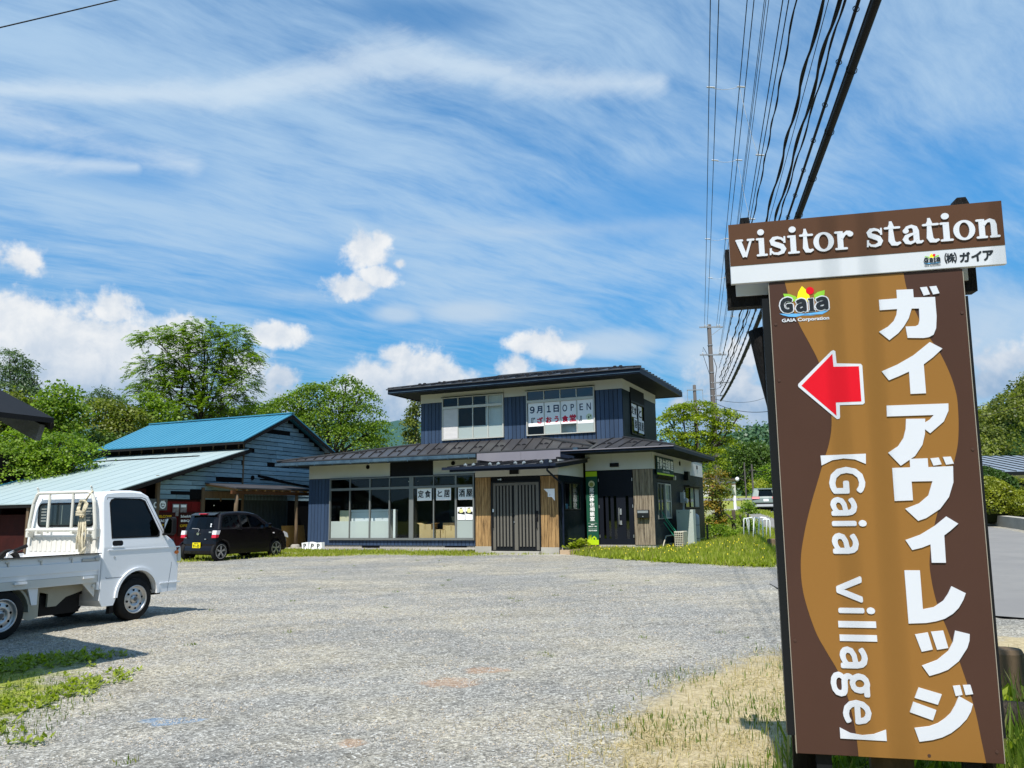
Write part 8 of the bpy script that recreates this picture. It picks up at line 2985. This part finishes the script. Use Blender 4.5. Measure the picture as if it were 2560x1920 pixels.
tree('hazel_tree', 'dark green tree at the left end behind the low leafy tree', 'tree', (-27.5, 41, 0),
     [(-26.30, 41.00, 7.05, 1.23, 1.07, 0.82), (-24.81, 41.00, 6.61, 1.03, 0.91, 0.74), (-27.01, 41.00, 5.81, 1.44, 1.35, 1.23)], L_OLIVE, .17, None, dens=13, per=32, rc=.36, size=.17)

tree('maple_tree', 'lime green maple with spreading layers right of the house', 'tree', (9.9, 44, 0.3),
     [(10.29, 44.00, 7.00, 1.06, 0.77, 0.35), (9.29, 44.00, 6.79, 0.75, 0.61, 0.40), (11.49, 44.00, 6.61, 0.88, 0.67, 0.35), (12.47, 44.00, 6.37, 0.35, 0.28, 0.18), (8.64, 44.00, 6.31, 0.57, 0.54, 0.48), (10.03, 44.00, 6.18, 1.21, 0.90, 0.44), (11.67, 44.00, 5.83, 0.92, 0.71, 0.40), (8.78, 44.00, 5.42, 0.75, 0.66, 0.53), (10.21, 44.00, 5.29, 1.10, 0.85, 0.48), (11.40, 44.00, 4.99, 0.92, 0.71, 0.40), (9.18, 44.00, 4.65, 0.88, 0.69, 0.40), (10.60, 44.00, 4.41, 1.01, 0.77, 0.40), (11.12, 44.00, 3.85, 0.79, 0.63, 0.40)],
     L_LIME, .16, (10.0, 44, 4.2), dens=30, per=34, rc=.20, size=.105, flat=.24, droop=.55, shell=.6, tone_mu=.55, nsub=4)
tree('rusty_shrub', 'tall shrub with green and rusty orange leaves behind the house corner', 'shrub', (9.6, 37.8, 0),
     [(9.52, 37.80, 2.84, 0.53, 0.48, 0.42), (9.21, 37.80, 2.28, 0.57, 0.54, 0.49), (9.75, 37.80, 1.90, 0.49, 0.52, 0.57), (9.25, 37.80, 1.26, 0.60, 0.59, 0.57), (9.59, 37.80, 0.71, 0.49, 0.46, 0.42), (9.02, 37.80, 0.53, 0.49, 0.46, 0.42)], L_RUST, .07, None, dens=34, per=30, rc=.16, size=.10, turn=.55, tone_mu=.5)
tree('corner_bush', 'low green bush at the rear corner of the house', 'bush', (9.0, 36.5, 0),
     [(8.79, 36.50, 0.29, 0.62, 0.49, 0.29), (9.24, 36.50, 0.37, 0.62, 0.50, 0.33)], L_FRESH, .04, None, dens=34, per=26, rc=.14, size=.09)
tree('lawn_bush', 'leafy bush around the white garden hoops on the lawn', 'bush', (9.3, 30.5, gz(9.3, 30.5)),
     [(8.69, 31.50, 0.79, 0.44, 0.39, 0.32), (9.15, 31.50, 0.67, 0.44, 0.39, 0.32), (9.21, 31.00, 0.42, 0.37, 0.33, 0.28), (8.60, 31.00, 0.35, 0.53, 0.43, 0.28)], L_FRESH, .04, (9.3, 30.5, .5), dens=44, per=26, rc=.12, size=.08, tone_mu=.65)
tree('verge_bush', 'bright bush on the verge beside the sage grey car', 'bush', (15.2, 51.0, gz(15.2, 51.0)),
     [(14.81, 51.00, 1.53, 0.36, 0.40, 0.46), (14.61, 51.00, 1.23, 0.46, 0.40, 0.31), (14.98, 51.00, 1.10, 0.36, 0.32, 0.26)], L_FRESH, .05, None, dens=30, per=26, rc=.18, size=.12, tone_mu=.7)
tree('oak_tree', 'big dark round tree behind the white building', 'tree', (30, 150, 4),
     [(44.00, 150.00, 11.84, 4.50, 3.48, 1.95), (41.25, 150.00, 9.64, 4.50, 3.72, 2.55), (46.13, 150.00, 9.95, 3.75, 3.27, 2.55), (39.65, 150.00, 7.80, 3.75, 3.15, 2.25), (44.47, 150.00, 7.37, 5.25, 4.05, 2.25), (47.82, 150.00, 7.33, 3.00, 2.70, 2.25)], L_DEEP, .5, None, dens=4, per=60, rc=.8, size=.32, tone_mu=.45)
tree('pale_tree', 'lighter green tree right of the dark round tree up the road', 'tree', (40, 130, 4),
     [(41.77, 130.00, 6.52, 2.34, 2.18, 1.95), (43.12, 130.00, 7.46, 1.95, 1.95, 1.95), (40.04, 130.00, 4.62, 2.60, 1.92, 0.91)], L_FRESH, .3, None, dens=2.8, per=40, rc=.7, size=.38)


def forest(name, label, spots, mat, h, per=70, size=.6):
    """a far wood that reads as one mass: rounded crowns standing close together"""
    B_ = []
    for (x, y, z) in spots:
        s_ = h * rs.uniform(.75, 1.3)
        B_.append((x, y, z + s_ * .55, s_ * .62, s_ * .62, s_ * .72))
    C_ = np.array(B_)
    n = len(C_) * per
    ci = np.repeat(np.arange(len(C_)), per)
    d = unit(n)
    d[:, 2] = np.abs(d[:, 2]) * 1.0 - .25
    lump = 1 + .22 * np.sin(d[:, 0] * 7 + ci) * np.sin(d[:, 1] * 6 + ci * 2) + rs.normal(0, .08, n)
    pos = C_[ci, :3] + d * C_[ci, 3:] * lump[:, None]
    nn = d + rs.randn(n, 3) * .45
    nn /= np.linalg.norm(nn, axis=1, keepdims=True)
    t = np.cross(nn, unit(n))
    t /= np.linalg.norm(t, axis=1, keepdims=True) + 1e-6
    s_ = size * (.6 + .8 * rs.rand(n))[:, None]
    w_ = np.cross(nn, t) * s_ * .5
    ct = np.clip(rs.normal(.5, .28, len(C_)), 0, 1)
    me = leaf_mesh(name, pos - t * s_ * .5, pos + t * s_ * .5, w_, ct[ci] + rs.normal(0, .15, n), mat)
    o = link(name, me)
    return tag(o, label, 'woodland', None, 'stuff')


HILLPTS = [(45, 148, 3), (60, 150, 6), (80, 152, 14.5), (90, 152, 19.5), (100, 152, 26), (115, 150, 33), (140, 150, 37), (190, 150, 30), (260, 150, 12)]
hp = np.array(HILLPTS, float)
ridge('hill', HILLPTS, 48, HILLM, 'steep wooded hill at the right beyond the farm house', 80, 3, .02)
sp = []
while len(sp) < 720:
    t = rs.uniform(74, 150)
    k = rs.uniform(-1, .12)
    z0_ = np.interp(t, hp[:, 0], hp[:, 2])
    d = np.array([t, 150.0])
    d /= np.linalg.norm(d)
    z_ = z0_ * (.5 + .5 * math.cos(math.pi * k)) - 3
    sp.append((t + d[0] * 48 * k, 150 + d[1] * 48 * k, max(z_, 2.0)))
forest('hill_forest', 'dense green forest covering the hill at the right', sp, L_OLIVE, 3.4, 150, .40)
RIDGE2 = [(30, 345, 12), (60, 350, 16), (85, 350, 24), (105, 350, 33), (125, 352, 36), (150, 355, 32), (190, 350, 22), (260, 350, 10)]
ridge('hill', RIDGE2, 60, HILLM, 'lower wooded hill behind the white building', 60, 4, .03)
rp = np.array(RIDGE2, float)
sp = []
for q in range(420):
    t = rs.uniform(60, 170)
    k = rs.uniform(-1, .1)
    d = np.array([t, 350.0])
    d /= np.linalg.norm(d)
    sp.append((t + d[0] * 60 * k, 350 + d[1] * 60 * k, np.interp(t, rp[:, 0], rp[:, 2]) * (.5 + .5 * math.cos(math.pi * k)) - 3))
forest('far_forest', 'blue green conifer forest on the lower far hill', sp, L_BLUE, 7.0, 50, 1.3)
sp = [(x, 112 + rs.uniform(-8, 8), 3.2 + rs.uniform(-.3, .6)) for x in np.linspace(30, 60, 12)]
sp += [(rs.uniform(48, 90), rs.uniform(64, 84), rs.uniform(2.0, 4.2)) for q in range(70)]
forest('roadside_wood', 'bright bushy woodland at the foot of the hill', sp, L_HEDGE, 2.0, 150, .24)
sp = [(rs.uniform(-75, -24), rs.uniform(58, 80), 0) for q in range(60)] + [(rs.uniform(-14, 8), rs.uniform(66, 80), 0) for q in range(10)]
sp_b = [(x + rs.uniform(-5, 5), y + rs.uniform(-5, 5), z_) for (x, y, z_) in [(-100 + 8 * q, -46 + 6 * math.sin(q), 2) for q in range(30)]]
forest('unseen_wood', 'unseen dark trees behind the camera', sp_b, L_DEEP, 11.0, 40, 1.2)  # trees of the added ridge behind the camera, darkening reflections and fill
forest('background_wood', 'dark wood closing the view behind the grove', sp, L_DEEP, 6.0, 60, .6)


def hedge(label, c_, r_, mat, n=9000, size=.05):
    """a clipped dome of small leaves round a dark twiggy heart"""
    t_ = thing('clipped_hedge', label, 'hedge', Matrix.Translation((c_[0], c_[1], c_[2] - r_[2])))
    org = np.array([c_[0], c_[1], c_[2] - r_[2]])
    d = unit(n)
    d[:, 2] = np.where(d[:, 2] < -.5, -d[:, 2], d[:, 2])
    wob = 1 + .05 * np.sin(d[:, 0] * 5 + c_[0]) * np.cos(d[:, 1] * 4) + .035 * np.sin(d[:, 2] * 9 + d[:, 0] * 7) - np.abs(rs.normal(0, .05, n))
    pos = np.array(c_) + d * np.array(r_) * wob[:, None]
    nn = d * .6 + rs.randn(n, 3) * .6
    nn /= np.linalg.norm(nn, axis=1, keepdims=True)
    t = np.cross(nn, unit(n))
    t /= np.linalg.norm(t, axis=1, keepdims=True) + 1e-6
    s_ = size * (.7 + .7 * rs.rand(n))[:, None]
    me = leaf_mesh('foliage', pos - t * s_ - org, pos + t * s_ - org, np.cross(nn, t) * s_ * .6, .5 + .25 * np.sin(d[:, 0] * 6) * np.sin(d[:, 2] * 5 + d[:, 1] * 3) + rs.normal(0, .2, n), mat)
    link('foliage', me, t_)
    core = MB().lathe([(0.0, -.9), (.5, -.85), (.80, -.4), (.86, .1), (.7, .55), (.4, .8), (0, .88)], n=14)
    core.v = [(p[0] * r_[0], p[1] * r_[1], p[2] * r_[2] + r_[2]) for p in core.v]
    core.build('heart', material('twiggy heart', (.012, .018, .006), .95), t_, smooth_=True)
    return t_


hedge('dark green clipped dome hedge behind the yellow green dome', (20.1, 34.4, 2.0), (1.25, 1.1, 1.0), L_DHEDGE, 9000, .055)
hedge('yellow green clipped dome hedge beside the sign edge', (19.1, 32.6, 1.55), (1.15, 1.0, .98), L_HEDGE, 9000, .05)
hedge('wide low clipped hedge at the right edge of the view', (20.35, 32.3, 1.30), (1.05, .9, .62), L_HEDGE, 8000, .05)
hedge('low clipped hedge beyond the right edge of the view', (22.6, 33.2, 1.30), (1.3, .9, .68), L_HEDGE, 4000, .05)
hedge('clipped hedge hidden mostly by the sign', (17.6, 33.3, 1.5), (1.0, .9, .9), L_DHEDGE, 3000, .05)
tree('garden_pine', 'small cloud pruned pine with pale branches in the farm garden', 'tree', (21.6, 35.2, .9),
     [(21.78, 35.20, 2.47, 0.32, 0.23, 0.11), (21.49, 35.20, 2.27, 0.18, 0.13, 0.07), (22.22, 35.20, 2.38, 0.25, 0.19, 0.11), (21.99, 35.20, 2.09, 0.28, 0.20, 0.09)], L_HEDGE, .06, (21.7, 35.2, 1.8), dens=70, per=24, rc=.10, size=.07)

# ---- grass and weeds
GRASS = leaf_material('lawn grass blades', (0.140, 0.185, 0.014), (0.420, 0.450, 0.060), .45, hue=(.42, .36, .14))
GRASSD = leaf_material('darker grass blades', (0.045, 0.090, 0.010), (0.150, 0.210, 0.025), .40, hue=(.34, .29, .12))
STRAW = leaf_material('dry straw', (0.30, 0.23, 0.11), (0.62, 0.52, 0.30), .25)
WEEDM = leaf_material('broad weed leaves', (0.110, 0.160, 0.012), (0.340, 0.390, 0.040), .40)


def scatter(poly, n, dens=None, box=None):
    p = np.array(poly)
    lo, hi = (p.min(0), p.max(0)) if box is None else box
    out = np.zeros((0, 2))
    while len(out) < n:
        q = lo + (hi - lo) * rs.rand(n * 2, 2)
        d = poly_dist(poly, q[:, 0], q[:, 1])
        keep = d > -.35 * rs.rand(len(q)) ** 2
        if dens is not None:
            keep &= rs.rand(len(q)) < dens(q[:, 0], q[:, 1], d)
        out = np.concatenate([out, q[keep]])
    return out[:n]


def patchy(sc, lo=.35, seed=0):
    k = 6
    r_ = np.random.RandomState(seed)
    ph = r_.rand(k, 3) * 6.28
    fr = r_.uniform(.5, 2.2, (k, 2)) * sc

    def f(x, y, d):
        s_ = sum(np.sin(fr[i, 0] * x * (1 if i % 2 else -1) + fr[i, 1] * y + ph[i, 0]) for i in range(k)) / k
        return np.clip(lo + .9 * (s_ + .25) + .15 * np.clip(d, 0, 2), 0.02, 1)
    return f


def blades(name, label, pts, h0, h1, w, mat, lie=0.0, tone=.5, dead=.1, bend=.5):
    """grass: every blade two bent leaves of quad; lie=1 lays it flat"""
    n = len(pts)
    z = land(pts[:, 0], pts[:, 1])
    base = np.stack([pts[:, 0], pts[:, 1], z - .01], 1)
    a = rs.rand(n) * 6.283
    lean = np.clip(rs.normal(.28, .2, n), 0, 1.2) * bend * 2
    lean = np.where(rs.rand(n) < lie, 3.5, lean)
    h = h0 + (h1 - h0) * rs.rand(n) ** 1.6
    d = np.stack([np.cos(a) * lean, np.sin(a) * lean, np.ones(n)], 1)
    d /= np.linalg.norm(d, axis=1, keepdims=True)
    tip = base + d * h[:, None]
    tip[:, 2] = np.maximum(tip[:, 2], base[:, 2] + .015)
    wv_ = np.stack([-np.sin(a + rs.normal(0, .8, n)), np.cos(a + rs.normal(0, .8, n)), np.zeros(n)], 1) * (w * (.6 + .8 * rs.rand(n)))[:, None]
    # thick low down: diamond pushed toward the base
    me = leaf_mesh(name, base, tip, wv_, rs.normal(tone, .25, n), mat, (rs.rand(n) < dead) * rs.rand(n))
    o = link(name, me)
    return tag(o, label, 'grass', None, 'stuff')


blades('lawn_grass', 'sunlit lawn grass right of the house', scatter(LAWN, 62000, patchy(.9, .5, 1), (np.array([1.5, 18.5]), np.array([10.5, 37]))), .05, .26, .016, GRASS, .08, .55, .18)
blades('verge_grass', 'rough grass on the verge between path and road', np.concatenate([scatter(VERGE, 9000, patchy(.8, .5, 2)), scatter(LAWN, 8000, None, (np.array([8, 36]), np.array([16, 57])))]), .08, .26, .02, GRASS, .05, .6, .1)
blades('edge_grass', 'sparse grass strip along the foot of the house', scatter(STRIP, 26000, patchy(1.1, .12, 3)), .03, .13, .014, GRASS, .1, .5, .22)
blades('dry_grass', 'mown dry straw lying left of the sign foot', scatter(DRY, 46000, patchy(1.4, .12, 4), (np.array([.1, 3.4]), np.array([4.6, 9.4]))), .03, .11, .0028, STRAW, .88, .5, 0)
blades('roadside_grass', 'green grass tufts among the straw by the sign', scatter(DRY, 8000, patchy(2.2, -.16, 5), (np.array([.25, 3.4]), np.array([4.6, 9.2]))), .02, .09, .0035, GRASSD, .05, .6, .15)
TALL = [(1.35, 4.15), (1.9, 4.3), (2.6, 4.1), (4.2, 4.6), (4.6, 6.2), (3.4, 7.0), (2.75, 6.4), (2.35, 5.2), (1.6, 4.6)]
blades('tall_grass', 'tall green grass behind and right of the sign foot', scatter(TALL, 7000, patchy(1.5, .25, 6)), .06, .34, .006, GRASSD, .02, .65, .08, .55)
FOOT = [(.9, 3.62), (1.6, 3.5), (2.3, 3.2), (2.4, 3.7), (1.7, 4.1), (1.0, 4.2)]
blades('foot_grass', 'grass growing round the foot of the sign', scatter(FOOT, 2600, patchy(2, .3, 7)), .05, .22, .005, GRASSD, .05, .6, .1)
blades('weed_grass', 'fine grass among the weeds at the lower left', scatter(WEEDS, 9000, patchy(1.8, .05, 8), (np.array([-6, 4.6]), np.array([-2.6, 8.7]))), .02, .075, .003, GRASSD, .1, .65, .2)
LOT = [(-4.5, 4.2), (0, 4.0), (2.6, 9), (3.6, 12.5), (4.2, 16.5), (2.0, 21), (-2, 24), (-9, 23), (-7, 13), (-4.6, 9.5)]
lot = scatter(LOT, 46)
tuft = np.concatenate([p + rs.normal(0, .035, (34, 2)) for p in lot])
blades('lot_tufts', 'scattered little grass tufts in the gravel', tuft, .015, .055, .0035, GRASSD, .15, .65, .3)


def weeds(name, label, pts, size, mat, per=9):
    """rosettes of broad leaves"""
    n = len(pts) * per
    ci = np.repeat(np.arange(len(pts)), per)
    z = land(pts[:, 0], pts[:, 1])
    base = np.stack([pts[ci, 0], pts[ci, 1], z[ci] + .01], 1) + rs.randn(n, 3) * np.array([.015, .015, .008])
    a = rs.rand(n) * 6.283
    e = rs.uniform(.1, .9, n)
    d = np.stack([np.cos(a) * np.cos(e), np.sin(a) * np.cos(e), np.sin(e)], 1)
    L = (size * (.5 + .8 * rs.rand(n)))[:, None]
    w_ = np.stack([-np.sin(a), np.cos(a), np.zeros(n)], 1) * L * .27
    ct = rs.normal(.55, .2, len(pts))
    me = leaf_mesh(name, base, base + d * L, w_, ct[ci] + rs.normal(0, .15, n), mat)
    return tag(link(name, me), label, 'weeds', None, 'stuff')


weeds('broad_weeds', 'low broad leaved weeds at the lower left of the gravel', scatter(WEEDS, 1500, patchy(1.6, -.12, 9), (np.array([-6, 4.6]), np.array([-2.6, 8.7]))), .05, WEEDM, 8)
weeds('lawn_weeds', 'leafy weeds over the lawn', scatter(LAWN, 2600, patchy(.8, .2, 10), (np.array([2, 19]), np.array([10, 34]))), .14, WEEDM, 7)
weeds('sign_weeds', 'leafy weeds in the grass right of the sign', scatter(TALL, 160, None), .16, WEEDM, 7)
fl = scatter(LAWN, 95, patchy(1.2, .1, 12), (np.array([2, 19]), np.array([7.5, 27])))
YEL = leaf_material('yellow petals', (.70, .52, .01), (.85, .70, .02), .2)
n = len(fl)
fb = np.stack([fl[:, 0], fl[:, 1], land(fl[:, 0], fl[:, 1]) + rs.uniform(.12, .28, n)], 1)
o = link('wild_flowers', leaf_mesh('wild_flowers', fb - np.array([.018, 0, 0]), fb + np.array([.018, .006, .006]), np.tile([[0, .008, .016]], (n, 1)), rs.rand(n), YEL))
tag(o, 'small yellow wild flowers dotted over the lawn', 'flowers', None, 'stuff')
# plant in the brick planter
pp = []
for k in range(230):
    pp.append((-2.28 + rs.normal(0, .10), -1.35 + rs.normal(.05, .40)))
pw = np.array([HOUSE @ Vector((a, b_, 0)) for a, b_ in pp])
n = len(pw)
base = np.stack([pw[:, 0], pw[:, 1], .14 + np.abs(rs.normal(.10, .09, n))], 1)
a = rs.rand(n) * 6.283
d = np.stack([np.cos(a), np.sin(a), rs.uniform(-.2, .7, n)], 1)
L = rs.uniform(.10, .19, n)[:, None]
o = link('potted_plant', leaf_mesh('potted_plant', base, base + d * L, np.stack([-np.sin(a), np.cos(a), np.zeros(n)], 1) * L * .42, rs.normal(.6, .2, n), WEEDM))
tag(o, 'bushy green plant growing in the brick planter', 'plant')

# ---- loose stones lying on the lot, thickest near the camera
def stones(name, label, n, near, far, s0, s1, seed):
    r_ = np.random.RandomState(seed)
    u = r_.rand(n)
    y = near + (far - near) * u ** 1.6
    x = (r_.rand(n) * 1.5 - .80) * y * 1.02
    keep = (x > -.72 * y) & (x < .5 * y + .2) & (poly_dist(WEEDS, x, y) < .15) & (poly_dist(DRY, x, y) < .1) & ~((x > 3.6) & (y > 9.5))
    x, y = x[keep], y[keep]
    n = len(x)
    z = land(x, y)
    s_ = s0 + (s1 - s0) * r_.rand(n) ** 2.2
    s_ *= (.6 + .4 * np.clip(y / 6, .7, 2.4))
    base = np.array([[1, 0, 0], [-.5, .87, 0], [-.5, -.87, 0], [.25, .4, .62], [-.3, -.25, .7]])
    F = [(0, 1, 3), (1, 2, 4), (1, 4, 3), (2, 0, 4), (0, 3, 4)]
    a = r_.rand(n) * 6.283
    ca, sa = np.cos(a), np.sin(a)
    jit = 1 + r_.normal(0, .25, (n, 5, 3))
    v = base[None] * jit * s_[:, None, None]
    v[..., 0] *= 1.25
    vx = v[..., 0] * ca[:, None] - v[..., 1] * sa[:, None] + x[:, None]
    vy = v[..., 0] * sa[:, None] + v[..., 1] * ca[:, None] + y[:, None]
    vz = v[..., 2] + z[:, None] - .003
    V = np.stack([vx, vy, vz], -1).reshape(-1, 3)
    f = (np.arange(n)[:, None, None] * 5 + np.array(F)[None]).reshape(-1, 3).astype(np.int32)
    me = bpy.data.meshes.new(name)
    me.vertices.add(len(V))
    me.vertices.foreach_set('co', V.reshape(-1).astype(np.float32))
    me.loops.add(f.size)
    me.loops.foreach_set('vertex_index', f.reshape(-1))
    me.polygons.add(len(f))
    me.polygons.foreach_set('loop_start', (np.arange(len(f)) * 3).astype(np.int32))
    me.update(calc_edges=True)
    at_ = me.attributes.new('tone', 'FLOAT', 'FACE')
    at_.data.foreach_set('value', np.repeat(r_.rand(n), 5).astype(np.float32))
    at_ = me.attributes.new('turn', 'FLOAT', 'FACE')
    at_.data.foreach_set('value', np.repeat((r_.rand(n) < .3) * r_.rand(n), 5).astype(np.float32))
    mt = bpy.data.materials.get('loose stone')
    if mt is None:
        mt = bpy.data.materials.new('loose stone')
        mt.use_nodes = True
        X.tree = nt = mt.node_tree
        b = nt.nodes['Principled BSDF']
        b.inputs['Roughness'].default_value = .9
        t1 = nt.nodes.new('ShaderNodeAttribute')
        t1.attribute_name = 'tone'
        t2 = nt.nodes.new('ShaderNodeAttribute')
        t2.attribute_name = 'turn'
        c = mixc(X(t1.outputs['Fac']), (.17, .167, .158), (.40, .392, .37))
        c = mixc(X(t2.outputs['Fac']), c, (.42, .35, .25))
        nt.links.new(c, b.inputs['Base Color'])
    me.materials.append(mt)
    return tag(link(name, me), label, 'gravel', None, 'stuff')


stones('loose_gravel', 'loose grey stones lying over the car park', 210000, 3.6, 15, .0035, .0105, 4)


# ---- pieces that come in runs are set free one by one
def set_free(o):
    me = o.data
    n = len(me.vertices)
    par = list(range(n))

    def find(i):
        while par[i] != i:
            par[i] = par[par[i]]
            i = par[i]
        return i
    for e in me.edges:
        a, b_ = find(e.vertices[0]), find(e.vertices[1])
        if a != b_:
            par[a] = b_
    grp = {}
    for p in me.polygons:
        grp.setdefault(find(p.vertices[0]), []).append(tuple(p.vertices))
    if len(grp) < 2:
        return
    base = o.name.split('.')[0]
    mats = list(me.materials)
    for faces in grp.values():
        ids = sorted({i for f in faces for i in f})
        mp = {i: k for k, i in enumerate(ids)}
        m2 = bpy.data.meshes.new(base)
        m2.from_pydata([tuple(me.vertices[i].co) for i in ids], [], [tuple(mp[i] for i in f) for f in faces])
        for m in mats:
            m2.materials.append(m)
        q = bpy.data.objects.new(base, m2)
        COL.objects.link(q)
        q.parent = o.parent
        q.matrix_basis = o.matrix_basis.copy()
    bpy.data.objects.remove(o)


FREE = {'roof_seam', 'hinge', 'post', 'steel_leg', 'roof_rib', 'awning_rafter', 'insulator', 'crossarm', 'band', 'climbing_step', 'rafter', 'clerestory_post', 'rim_hole', 'wheel_nut', 'foot', 'bolt', 'screw', 'rope_hook', 'logo_leaf', 'small_logo_leaf', 'hip_cap',
        'seat_glimpse', 'rear_rib', 'post_top', 'side_frame', 'sash', 'barge_board', 'mortar_panel', 'downpipe', 'sheet_metal_panel', 'chain', 'board_edge', 'panel_hole', 'shut_line', 'doorstep', 'spotlight', 'lime_picture', 'interior', 'hinge'}
for o in list(bpy.data.objects):
    if o.type == 'MESH' and o.parent is not None and o.name.split('.')[0] in FREE and not o.children:
        set_free(o)
for o in bpy.data.objects:
    if o.type == 'MESH' and o.parent is not None and o.name.split('.')[0] in ('ribbed_siding', 'grille', 'corrugated_wall', 'limbs', 'foliage', 'crown'):
        if o.name.split('.')[0] in ('ribbed_siding', 'corrugated_wall', 'grille'):
            o['kind'] = 'stuff'
